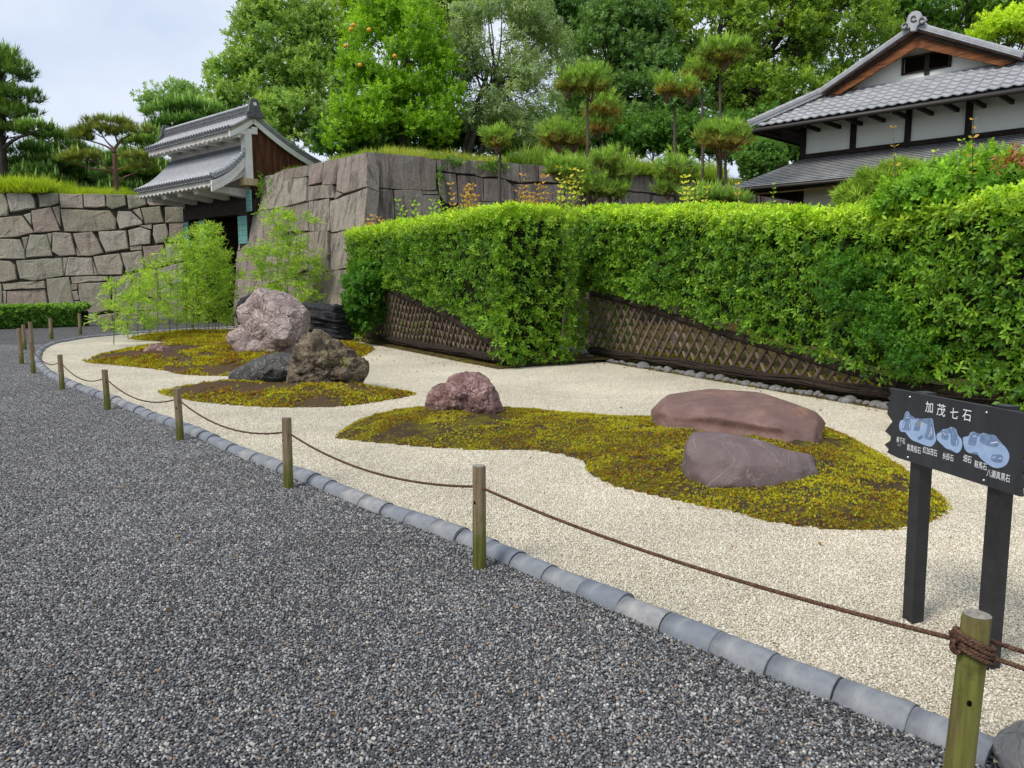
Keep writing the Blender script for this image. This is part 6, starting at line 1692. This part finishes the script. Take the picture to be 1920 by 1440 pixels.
# understory shrubs below the tall trees
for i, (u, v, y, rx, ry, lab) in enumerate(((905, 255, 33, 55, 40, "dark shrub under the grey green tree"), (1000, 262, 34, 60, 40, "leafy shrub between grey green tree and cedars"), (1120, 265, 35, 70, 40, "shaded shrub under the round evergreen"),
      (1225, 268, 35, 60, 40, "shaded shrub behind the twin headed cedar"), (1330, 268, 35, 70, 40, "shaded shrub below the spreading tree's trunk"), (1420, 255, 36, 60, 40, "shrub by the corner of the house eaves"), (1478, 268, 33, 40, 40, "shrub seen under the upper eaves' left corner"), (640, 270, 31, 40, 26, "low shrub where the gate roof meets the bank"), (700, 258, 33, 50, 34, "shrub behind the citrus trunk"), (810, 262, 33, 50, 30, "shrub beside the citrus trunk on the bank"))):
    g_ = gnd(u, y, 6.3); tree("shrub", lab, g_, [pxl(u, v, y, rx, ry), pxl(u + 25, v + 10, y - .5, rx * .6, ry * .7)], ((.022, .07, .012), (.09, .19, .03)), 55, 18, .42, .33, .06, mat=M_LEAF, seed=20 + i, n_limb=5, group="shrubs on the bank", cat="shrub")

# --- pines: flat pads of upright needles on bent limbs
def pine(label, base, pads, cols, trunk_pts, tr, bark=M_BARK, per=260, size=.3, candles=.16, group="pines beyond the left wall"):
    base = Vector(base); t = thing("pine_tree", label, "pine", base, group); mb = MB()
    tp = [base - Vector((0, 0, .4))] + [Vector(p) for p in trunk_pts]
    cp = catmull(tp, 4); mb.tube(cp, [tr * (1 - .6 * i / (len(cp) - 1)) for i in range(len(cp))], 8, True, .05)
    Ps, Ds, Ts, Ss = [], [], [], []
    for (c, r) in pads:
        c = np.array(c); r = np.array(r); cv = Vector(c)
        s_ = min(cp, key=lambda q: (q - (cv - Vector((0, 0, r[2] + .3)))).length)
        pp = limb(mb, s_, cv - Vector((0, 0, r[2] * .3)), tr * .42, tr * .14, 5, .14)
        for q in range(5):
            e = cv + Vector((random.uniform(-.8, .8) * r[0], random.uniform(-.8, .8) * r[1], random.uniform(-.3, .2) * r[2])); limb(mb, pp[4], e, tr * .14, tr * .04, 4, .1)
        m = int(per * max(.35, r[0] * r[1] / 1.6)); d = sph(m); d[:, 2] = np.abs(d[:, 2]) * 1.1 - .32
        k = rng.uniform(.5, 1.02, m); P = c + d * r * k[:, None] + vnoise(c + d * r, 1.5, 3, 2)[:, None] * .12 * np.array([1, 1, 1.2])
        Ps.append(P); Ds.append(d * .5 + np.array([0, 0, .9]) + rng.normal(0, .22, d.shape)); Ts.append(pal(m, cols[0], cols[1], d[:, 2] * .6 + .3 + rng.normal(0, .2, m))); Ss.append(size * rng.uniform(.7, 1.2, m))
    mb.build("trunk", bark, t, True)
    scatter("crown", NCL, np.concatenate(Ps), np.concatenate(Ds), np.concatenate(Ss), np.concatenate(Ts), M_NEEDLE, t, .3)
    # upright spring candles
    P = np.concatenate(Ps); pick = rng.random(len(P)) < candles; P = P[pick]; n = len(P)
    v, f = leaf_quads((0, 0, 0), (0, 0, 1), (1, 0, 0), 1, .13, 0, False); v2, f2 = leaf_quads((0, 0, 0), (0, 0, 1), (0, 1, 0), 1, .13, 0, False)
    tm = (np.array(v + v2, 'f'), np.array(f + [tuple(q + 4 for q in g) for g in f2], 'i'), np.zeros(8, int))
    scatter("candles", tm, P + np.array([0, 0, .1]), np.c_[rng.normal(0, .12, (n, 2)), np.ones(n)], size * rng.uniform(.8, 1.6, n), pal(n, (.16, .26, .08), (.30, .38, .14)), M_NEEDLE, t, .2)
    return t
PC = ((.024, .055, .010), (.13, .22, .03)); PC2 = ((.045, .065, .012), (.20, .23, .045)); PD = ((.02, .05, .012), (.10, .18, .035))
def bp(u, v, y): return tuple(on_y(u, v, y))
pine("tall black pine with dark trunk at the left edge", gnd(2, 40, 5.7), [pxl(5, 140, 40, 55, 36), pxl(-20, 110, 40, 50, 30), pxl(35, 185, 40, 42, 22), pxl(10, 215, 40, 60, 24), pxl(-40, 200, 40, 60, 34), pxl(62, 245, 39, 36, 14), pxl(15, 250, 40, 40, 14)],
     PC, [bp(4, 300, 40), bp(0, 240, 40), bp(8, 190, 40), bp(0, 140, 40)], .28, size=.42)
pine("garden pine with bare reddish trunk standing on the left wall", gnd(216, 36.5, 5.7), [pxl(190, 248, 36.5, 50, 13), pxl(245, 250, 36.5, 40, 13), pxl(155, 258, 36.5, 28, 10), pxl(160, 295, 36, 34, 11), pxl(205, 232, 36.5, 50, 9), pxl(262, 298, 36, 34, 10), pxl(268, 318, 36.2, 28, 9), pxl(130, 300, 36.4, 20, 8)],
     PC2, [bp(217, 330, 36.5), bp(215, 300, 36.5), bp(215, 280, 36.5), bp(228, 262, 36.5)], .13, M_BARK_RED, size=.34, candles=.05)
for i, (u, v, lab) in enumerate(((60, 305, "bushy pine right of the tall black pine's trunk"), (105, 280, "bushy pine left of the reddish trunk"), (165, 315, "low pine just behind the reddish trunk"), (270, 290, "bushy pine between reddish trunk and gate eaves"), (20, 335, "low pine at the foot of the tall black pine"), (300, 340, "low pine beside the lower gate roof"), (235, 330, "low pine right of the reddish trunk's foot"), (120, 335, "low pine over the middle of the left wall"))):
    y = 41 + (i % 3) * 1.6
    pine(lab, gnd(u, y, 5.6), [pxl(u, v - 18, y, 42, 15), pxl(u - 28, v + 4, y, 34, 14), pxl(u + 28, v + 2, y, 36, 14), pxl(u, v + 24, y - .5, 46, 16), pxl(u - 18, v + 40, y - .7, 40, 14), pxl(u + 24, v + 38, y - .7, 36, 14)], PC if i % 2 else PD, [bp(u + 6, v + 30, y), bp(u - 4, v, y), bp(u, v - 20, y)], .14, size=.42, candles=.22)
pine("spreading pine with dark bent limbs behind the gate roof", gnd(350, 42, 6), [pxl(350, 205, 42, 60, 14), pxl(300, 218, 42, 38, 16), pxl(400, 220, 42, 40, 18), pxl(345, 232, 41.5, 46, 10), pxl(300, 262, 41.5, 36, 16), pxl(300, 245, 42.5, 30, 14)],
     ((.02, .06, .012), (.13, .24, .04)), [bp(360, 262, 42), bp(350, 240, 42)], .22, size=.42, candles=.35)
tree("leafy_tree", "feathery pale tree top above the pine behind the gate", gnd(330, 52, 6), [pxl(325, 188, 52, 52, 22), pxl(365, 205, 52, 46, 22)], ((.06, .12, .035), (.17, .27, .08)), 70, 24, .5, .3, .2, seed=31)

# --- pole-trained cedars behind the hedge
CED = ((.065, .125, .02), (.20, .30, .05)); RUST = (.22, .10, .03)
def cedar(label, poles, heads, rust=.35, y=21.5):
    """poles: (u, v_top, v_bottom); heads: (u, v, rx, ry) clipped needle balls"""
    u0 = poles[0][0] if poles else heads[0][0]; g = on_y(u0, 420, y); t = thing("pole_cedar", label, "cedar", (g.x, y, 0), "pole trained cedars behind the hedge")
    for (u, v0, v1) in poles:
        a, b = on_y(u, v1, y), on_y(u + random.uniform(-2, 2), v0, y); mb = MB(); k = [a.lerp(b, i / 6) + Vector((random.uniform(-.02, .02), 0, 0)) for i in range(7)]
        k = [Vector((a.x, y, 0))] + k if v1 > 380 else k
        mb.tube(k, [.055 - .022 * i / (len(k) - 1) for i in range(len(k))], 7, True, .06); mb.build("stem", M_BARK_GREY, t, True)
    for (u, v, rx, ry) in heads:
        (c, r) = pxl(u, v, y, rx, ry); c, r = np.array(c), np.array(r)
        m = int(430 * max(.3, r[0] * r[2] / .35)); m = min(m, 1600); d = sph(m); d[:, 2] = np.where(d[:, 2] < -.55, d[:, 2] * .6, d[:, 2]); k = rng.uniform(.3, 1.0, m) ** .8
        lump = 1 + .42 * vnoise(d * 2, 1.5, u, 3)
        P = c + d * r * (k * lump)[:, None]
        D = d * .5 + np.array([0, 0, 1.0]) + rng.normal(0, .25, d.shape)
        T = pal(m, CED[0], CED[1], .35 + .5 * d[:, 2] * k + rng.normal(0, .18, m))
        w = np.clip((.25 - d[:, 2]) * 1.1 * rust * 1.6 + (.6 - k) * .8, 0, .85) * rng.uniform(.4, 1, m)
        T = T * (1 - w[:, None]) + np.array(RUST) * w[:, None] * rng.uniform(.6, 1.3, (m, 1))
        o = scatter("head", NCL, P, D, .19 * rng.uniform(.7, 1.35, m), T, M_NEEDLE, t, .3)
        tw = MB()
        for i in range(16):
            e = sph(1)[0]; e[2] = abs(e[2]) * .8; q = Vector(c + e * r * .75); limb(tw, Vector(c) - Vector((0, 0, r[2] * .95)), q, .014, .006, 4, .1)
        tw.build("twigs", M_BARK_RED, o)
cedar("small ball cedar standing alone left of the cedar group", [(937, 285, 400)], [(932, 264, 28, 25)], .5, 20.5)
cedar("wide low cedar ball left of the tallest pole", [(1058, 285, 400)], [(1048, 258, 40, 30), (1075, 262, 26, 26)], .7, 21)
cedar("tall cedar pole with a broad double head", [(1103, 185, 400)], [(1108, 158, 38, 34), (1066, 160, 26, 26)], .5, 20.5)
cedar("cedar with a long rust tinged head behind the broad double one", [(1128, 262, 400)], [(1128, 205, 34, 32), (1122, 240, 26, 22)], .9, 22.5)
cedar("bushy many stemmed cedar rising from the hedge under the tall pole", [(1090, 340, 400), (1145, 330, 400)], [(1140, 305, 34, 26), (1075, 330, 34, 32), (1110, 355, 50, 28), (1165, 325, 26, 24), (1150, 362, 34, 22), (1045, 320, 22, 22)], .35, 19.5)
cedar("cedar pole with a heart shaped twin head", [(1267, 200, 400)], [(1250, 168, 21, 26), (1290, 172, 21, 26)], .9, 20.5)
cedar("cedar bush around the foot of the twin headed pole", [(1270, 330, 400)], [(1268, 322, 40, 32), (1252, 355, 26, 20)], .3, 20.0)
cedar("slim cedar pole with a small head left of the tallest one", [(1317, 165, 400)], [(1308, 138, 30, 26)], .7, 22.5)
cedar("tallest cedar pole with a flat topped head", [(1351, 140, 400)], [(1358, 104, 40, 30), (1330, 98, 18, 16), (1386, 96, 18, 16)], .5, 21.5)
cedar("big cedar ball on a stout stem left of the house", [(1347, 295, 400), (1361, 298, 400)], [(1355, 265, 46, 34), (1330, 255, 22, 22), (1382, 255, 24, 22)], .9, 20.5)
cedar("low spreading cedar bush at the hedge top left of the house", [], [(1330, 372, 50, 18), (1365, 378, 40, 14)], .1, 17)
# clipped ball shrub by the eaves
tree("ball_shrub", "smooth round green shrub beside the pent roof corner", gnd(1420, 28, .0), [pxl(1420, 305, 28, 38, 32)], ((.045, .115, .02), (.12, .22, .04)), 60, 40, .3, .17, .07, mat=M_LEAF, seed=44, n_limb=4, group=None, cat="shrub")

# --- yellowing weeds between hedge and bastion
for i, (u, v0, v1, y, n_, cols, lab) in enumerate(((880, 405, 345, 19.5, 9, OR, "yellow orange weed clump above the hedge before the bastion"), (1000, 400, 330, 19, 6, OR, "tall yellow weed above the hedge left of the cedars"), (1065, 395, 315, 18.5, 9, YG, "bright yellow weed in front of the cedar bush"), (780, 425, 375, 20, 6, GR, "thin green weeds above the hedge near the bastion corner"),
     (700, 440, 405, 21, 9, OR, "pale orange weeds at the far end of the hedge top"), (1290, 395, 325, 15.5, 5, YG, "single yellow shoot before the cedar bush"), (985, 400, 350, 20.5, 7, OR, "faded brownish weeds beside the tall yellow weed"), (830, 415, 375, 20.2, 5, GR, "small green sapling left of the yellow orange weeds"))):
    b = on_y(u, v0 + 12, y); t = thing("weed", lab, "weed", tuple(b), "weeds above the hedge")
    for k in range(n_):
        p = b + Vector((random.uniform(-.35, .35), random.uniform(-.2, .2), -.4)); h = (on_y(u, v1, y).z - p.z) * random.uniform(.7, 1.0); shoot(t, p, h, cols, 10, "stem", size=2.0)
# --- leafy shrub over the right end of the long hedge, and the pine bush before the house
tree("broadleaf_shrub", "loose glossy shrub rising above the right end of the long hedge", tuple(run2.P(run2.uv(1800, 600)[0], 0, -1.2)),
     [pxl(1790, 372, 9.6, 100, 30), pxl(1835, 338, 9.6, 45, 30), pxl(1900, 362, 9.2, 50, 26), pxl(1710, 385, 10, 60, 22), pxl(1765, 348, 9.8, 40, 22)],
     ((.055, .15, .012), (.20, .34, .03)), 110, 26, .22, .135, .03, bark=M_BARK_GREY, mat=M_LEAF, seed=50, n_limb=20, group=None, cat="shrub")
tree("needle_shrub", "soft light green needle shrub before the house's lower wall", gnd(1650, 14, 0.0), [pxl(1655, 362, 14, 38, 30), pxl(1610, 382, 14, 30, 18), pxl(1690, 340, 14, 22, 22)],
     ((.06, .115, .012), (.18, .26, .03)), 50, 26, .2, .17, .03, seed=52, tmpl=NCL, mat=M_NEEDLE, n_limb=8, group=None, cat="shrub")
tree("reddish_shrub", "few reddish withered sprays above the hedge at the right edge", gnd(1895, 9, 0), [pxl(1903, 318, 9, 18, 22)], ((.13, .05, .025), (.24, .11, .05)), 6, 5, .14, .15, .015, seed=53, tmpl=LCL, n_limb=6, group=None, cat="shrub")
tree("glossy_shrub", "glossy darker shrub growing through the hedge above the sign", tuple(run2.P(run2.uv(1690, 700)[0], 0, -.35)),
     [pxl(1610, 560, run2.P(run2.uv(1610, 560)[0], 0).y - .35, 60, 45), pxl(1670, 620, run2.P(run2.uv(1670, 620)[0], 0).y - .35, 50, 42), pxl(1730, 675, run2.P(run2.uv(1730, 675)[0], 0).y - .3, 50, 30), pxl(1570, 510, run2.P(run2.uv(1570, 510)[0], 0).y - .3, 50, 25)],
     ((.022, .075, .010), (.075, .185, .018)), 70, 26, .16, .085, .025, mat=M_LEAF, seed=54, n_limb=8, group=None, cat="shrub")
# --- shrub at the left end of the left fence
tree("round_shrub", "dense dark green shrub at the left end of the sloping fence", tuple(on_z(682, 632)), [pxl(682, 560, 19.8, 30, 55), pxl(672, 590, 19.7, 28, 38), pxl(690, 530, 19.9, 22, 28)],
     ((.02, .075, .010), (.08, .19, .02)), 90, 34, .22, .15, .05, mat=M_LEAF, seed=56, n_limb=4, group=None, cat="shrub")
# --- low clipped hedge at the foot of the left wall
lh0, lh1 = on_z(-90, 620), on_z(150, 612); t = thing("low_hedge", "low clipped hedge at the foot of the pale stone wall", "hedge", tuple(lh0.lerp(lh1, .5)))
hz_ = .66; n = 4600; f = rng.random(n); w = rng.uniform(-.1, .9, n); hgt = rng.uniform(0.05, hz_, n)
sel = rng.random(n) < .5; hgt = np.where(sel, hz_ - rng.random(n) ** 2 * .1, hgt); w = np.where(sel, w, rng.random(n) ** 2 * .3 - .1)
P = np.array(lh0)[None] + (np.array(lh1) - np.array(lh0))[None] * f[:, None] + np.array([.0, 1.0, 0])[None] * w[:, None]; P[:, 2] = hgt + .05 * vnoise(P, 1.3, 3, 2)
D = np.where(sel[:, None], np.array([0, -.3, 1.0]), np.array([0, -1.0, .25])) + rng.normal(0, .4, (n, 3))
scatter("foliage", TCL, P, D, .2 * rng.uniform(.7, 1.3, n), pal(n, (.035, .10, .012), (.16, .27, .045), rng.random(n) * .7 + sel * .3), M_LEAF, t, .35)
MB().add([lh0 + Vector((0, .15, 0)), lh1 + Vector((-.1, .15, 0)), lh1 + Vector((-.1, .8, 0)), lh0 + Vector((0, .8, 0)), lh0 + Vector((0, .15, .55)), lh1 + Vector((-.1, .15, .55)), lh1 + Vector((-.1, .8, .55)), lh0 + Vector((0, .8, .55))], [(0,3,2,1),(4,5,6,7),(0,1,5,4),(1,2,6,5),(2,3,7,6),(3,0,4,7)]).build("twigs", M_CORE, t)  # solid block filling the low hedge, coloured dark like its shaded inside

# --- bamboo
M_CULM = Mat("green bamboo culm", .45, .4); M_CULM.color(M_CULM.ramp(M_CULM.noise(4, 3), [(.3, (.07, .13, .025)), (.7, (.16, .24, .05))])); M_CULM = M_CULM.m
BCL = []
for s in range(4):
    r = random.Random(s + 300); V = []; F = []; I = []
    for i in range(7):
        a = r.uniform(-1.0, 1.0); h = i / 6
        v, f = leaf_quads((r.uniform(-.02, .02), r.uniform(-.02, .02), h * .55), (math.sin(a), r.uniform(-.35, .35), .55 + .4 * math.cos(a)), (r.uniform(-.4, .4), 1, 0), r.uniform(.38, .6), .075, r.uniform(.1, .5), False)
        n = len(V); V += v; F += [tuple(q + n for q in g) for g in f]; I += [i] * 4
    BCL.append((np.array(V, 'f'), np.array(F, 'i'), np.array(I)))
def bamboo(label, base, top, spread, nb, dens, group, lowest=.22, size=.26):
    b, tp = Vector(base), Vector(top); t = thing("bamboo", label, "bamboo", tuple(b), group); h = (tp - b).length; mb = MB()
    ctl = [b - Vector((0, 0, .05)), b.lerp(tp, .35) + Vector((random.uniform(-.03, .03), 0, .05)), b.lerp(tp, .75), tp + Vector((random.uniform(-.25, .25), random.uniform(-.2, .2), -.08))]
    cp = catmull(ctl, 5); mb.tube(cp, [.011 * (1 - .75 * i / (len(cp) - 1)) + .0015 for i in range(len(cp))], 6); mb.build("culm", M_CULM, t, True)
    br = MB(); P, D = [], []
    for i in range(nb):
        f = lowest + (1 - lowest) * (i + random.random()) / nb; s_ = cp[min(len(cp) - 1, int(f * (len(cp) - 1)))]
        a = random.uniform(0, 6.28); L = spread * (1.15 - .75 * f) * random.uniform(.5, 1.1)
        e = s_ + Vector((math.cos(a) * L, math.sin(a) * L, L * random.uniform(.1, .6))); m = s_.lerp(e, .5) + Vector((0, 0, .1 * L)); br.tube([s_, m, e - Vector((0, 0, .12 * L))], [.004, .003, .0015], 4, False)
        for k in range(dens):
            q = random.uniform(.25, 1.05); p = s_.lerp(e, q) + Vector((random.gauss(0, .05), random.gauss(0, .05), random.gauss(0, .05) - .1 * L * q)); P.append(p)
            D.append((math.cos(a + random.uniform(-1.2, 1.2)), math.sin(a + random.uniform(-1.2, 1.2)), random.uniform(-.25, .5)))
    br.build("branches", M_CULM, t, False, "stuff"); n = len(P)
    scatter("leaves", BCL, np.array(P), np.array(D), size * rng.uniform(.7, 1.25, n), pal(n, (.14, .27, .03), (.36, .48, .07)), M_BAMBOO_LEAF, t, .25)
stems = [(213, 643, 520), (258, 632, 500), (296, 633, 480), (331, 628, 450), (350, 628, 440), (363, 626, 425), (384, 622, 415), (391, 622, 412), (398, 622, 430), (404, 622, 450), (372, 624, 470), (425, 622, 505), (318, 628, 505), (280, 630, 520), (240, 634, 545), (410, 622, 470)]
place = ["leftmost, standing on the white gravel", "second from the left", "third from the left", "left of the close set stems", "just left of the close set stems", "first of the close set stems", "tallest of the close set stems", "beside the tallest stem", "third of the close set stems", "last of the close set stems", "short, before the close set stems", "rightmost, before the pale corner stone", "slight, left of the tall ones", "low and thin, left of the middle", "lowest, near the gravel edge", "right of the close set stems"]
for (u, v, vt), pl_ in zip(stems, place):
    b = on_z(u, v, .1); tp = on_y(u + random.uniform(-6, 6), vt, b.y + random.uniform(-.3, .3))
    h = tp.z; bamboo("thin bamboo, " + pl_, b, tp, .30 + .13 * h, int(11 + 8 * h), 8, "thin bamboo on the low moss island", .16)
for (u, vt, sp, lab) in ((520, 385, 1.0, "bamboo with the highest tip behind the marbled boulder"), (556, 390, 1.1, "bamboo behind the black boulder, leaning right"), (490, 460, .8, "bamboo between corner stone and marbled boulder"), (540, 450, .9, "lower bamboo behind the top of the marbled boulder"), (580, 480, .8, "short bamboo above the black boulder")):
    b = on_z(u, 616, 0); b.y = min(b.y, 23.5); b = Vector(((u - 960) / 1442 * b.y, b.y, 0)); tp = on_y(u, vt, b.y); bamboo(lab, b, tp, sp, 36, 12, "bamboo behind the boulders", .3, .27)

# --- grass on the wall tops and weeds at the foot of things
GCL = []
for s in range(3):
    r = random.Random(s + 400); V = []; F = []; I = []
    for i in range(9):
        a = r.uniform(0, 6.28); el = r.uniform(.05, .7); v, f = blade((r.uniform(-.15, .15), r.uniform(-.15, .15), 0), (math.cos(a) * math.sin(el), math.sin(a) * math.sin(el), math.cos(el)), (-math.sin(a), math.cos(a), 0), r.uniform(.6, 1.1), .06, r.uniform(.0, .35))
        n = len(V); V += v; F += [tuple(q + n for q in g) for g in f]; I += [i] * 3
    GCL.append((np.array(V, 'f'), np.array(F, 'i'), np.array(I)))
def grass(label, a, b, back, n, size, cols, hfun=None, name="grass"):
    a, b, back = np.array(a), np.array(b), np.array(back); f = rng.random(n); w = rng.random(n) ** 1.6
    P = a + (b - a) * f[:, None] + back * w[:, None]
    if hfun is not None: P[:, 2] += hfun(f, w)
    k = vnoise(P, .8, 5, 3)
    S = size * rng.uniform(.6, 1.3, n) * (1 + .5 * k)
    T = pal(n, cols[0], cols[1], .5 + .5 * k + rng.normal(0, .2, n))
    o = scatter(name, GCL, P, np.c_[rng.normal(0, .3, (n, 2)), np.ones(n)], np.maximum(S, .05), T, M_GRASS, None, .25); return tag(o, label, "grass", kind="stuff")
GC = ((.12, .22, .012), (.34, .42, .03))
up_ = lambda d, rise: (lambda f, w: -.05 + np.minimum(rise, d * w * .3 * rise))
grass("bright green grass along the top of the pale left wall", faceL.P(xa, 0, -.1), faceL.P(xb, 0, -.1), (0, 4.5, 0), 5200, .34, GC, up_(4.5, .5))
gl0, gl1 = on_y(-60, 345, 35), on_y(95, 352, 35)
grass("tall bright grass at the left end of the wall top", (gl0.x, 34.6, WZ), (gl1.x, 34.6, WZ), (0, 2.5, .3), 1500, .62, GC)
bk_ = np.array([.95, 4.3, 0])
grass("short grass along the bastion top facing the gravel", np.array(TC) + np.array([.05, .25, 0]), np.array(TRf) + np.array([0, .2, 0]), (1.2, 4.6, 0), 7500, .26, ((.11, .20, .015), (.33, .36, .06)), up_(4.7, .62))
grass("grass along the bastion top facing the gate", np.array(TL0) + np.array([.3, .2, 0]), np.array(TC) + np.array([.05, .2, 0]), (1.2, 4.6, 0), 2600, .26, ((.11, .20, .015), (.30, .36, .05)), up_(4.7, .62))
p0_, p1_ = on_y(1150, 320, 27.5), on_y(1350, 335, 29)
grass("tall bright grass clump on the bastion top behind the cedars", (3.6, 28.2, WZ), (8.2, 30.9, WZ), (.5, 1.5, .3), 800, .55, ((.10, .19, .015), (.25, .34, .035)))
p0_ = on_y(1000, 290, 28)
grass("long arching grass beside the wide low cedar ball", (-.2, 26.6, WZ), (2.6, 28.2, WZ), (.5, 1.5, .3), 450, .6, ((.08, .16, .02), (.19, .28, .045)))
for (u, v, n_, sz, lab) in ((640, 628, 90, .3, "light green weeds at the foot of the bastion"), (658, 640, 60, .2, "short weeds between black boulder and round shrub"), (765, 628, 40, .26, "green weeds in front of the sloping fence"), (755, 640, 30, .2, "yellow weeds at the gravel edge by the sloping fence"), (1333, 690, 26, .14, "small plant growing through the long lattice fence")):
    p = on_z(u, v); P = np.array(p)[None] + np.c_[rng.normal(0, .35, (n_, 1)), rng.normal(0, .2, (n_, 1)), rng.random((n_, 1)) * .35]
    t = thing("weed", lab, "weed", tuple(p)); scatter("leaves", LCL, P, np.c_[rng.normal(0, .4, (n_, 2)), np.ones(n_)], sz * rng.uniform(.7, 1.3, n_), pal(n_, (.07, .17, .02), (.24, .33, .04)), M_LEAF, t)
# creepers on the bastion
for (u, v, sx, sy, n_, face, lab) in ((497, 352, 10, 14, 50, faceB, "thin creeper trailing down the bastion's gate side"), (920, 312, 16, 6, 60, faceR, "green creeper at the bastion's top edge"), (822, 335, 3, 14, 22, faceR, "strip of creeper in a bastion joint"), (850, 305, 10, 4, 30, faceR, "small creeper tuft on the bastion's upper edge")):
    P = []
    for i in range(n_):
        x, y = face.uv(u + random.gauss(0, sx), v + random.gauss(0, sy)); P.append(face.P(x, y, .09))
    m = len(P); t = thing("creeper", lab, "creeper", tuple(P[0])); scatter("leaves", TCL, np.array(P), np.array(face.n)[None] + rng.normal(0, .5, (m, 3)), .16 * rng.uniform(.6, 1.3, m), pal(m, (.04, .12, .015), (.15, .24, .04)), M_LEAF, t)

# --- a few fallen leaves on the gravel
v, f = leaf_quads((0, 0, 0), (0, 0, 1), (1, 0, 0), 1, .42, .1); tm = (np.array(v, 'f'), np.array(f, 'i'), np.zeros(5, int))
P = []
for i in range(230):
    r_ = random.random()
    if r_ < .45: x = random.uniform(-.2, run1.L); q = run1.P(x, .02, .35 + abs(random.gauss(0, .7)))
    elif r_ < .8: x = random.uniform(0, run2.L + 2); q = run2.P(x, .02, .3 + abs(random.gauss(0, .35)))
    else: q = on_z(random.uniform(60, 1800), random.uniform(760, 1400), .018)
    P.append(tuple(q))
P = np.array(P); n = len(P); P = P[~any_island(P[:, :2])]; n = len(P)
D = np.c_[rng.normal(0, 1, (n, 2)), np.abs(rng.normal(0, .15, n))]
o = scatter("fallen_leaves", tm, P, D, rng.uniform(.025, .06, n), pal(n, (.10, .055, .025), (.30, .19, .07)), M_GRASS, None); tag(o, "small brown fallen leaves scattered on the gravel", "leaves", kind="stuff")
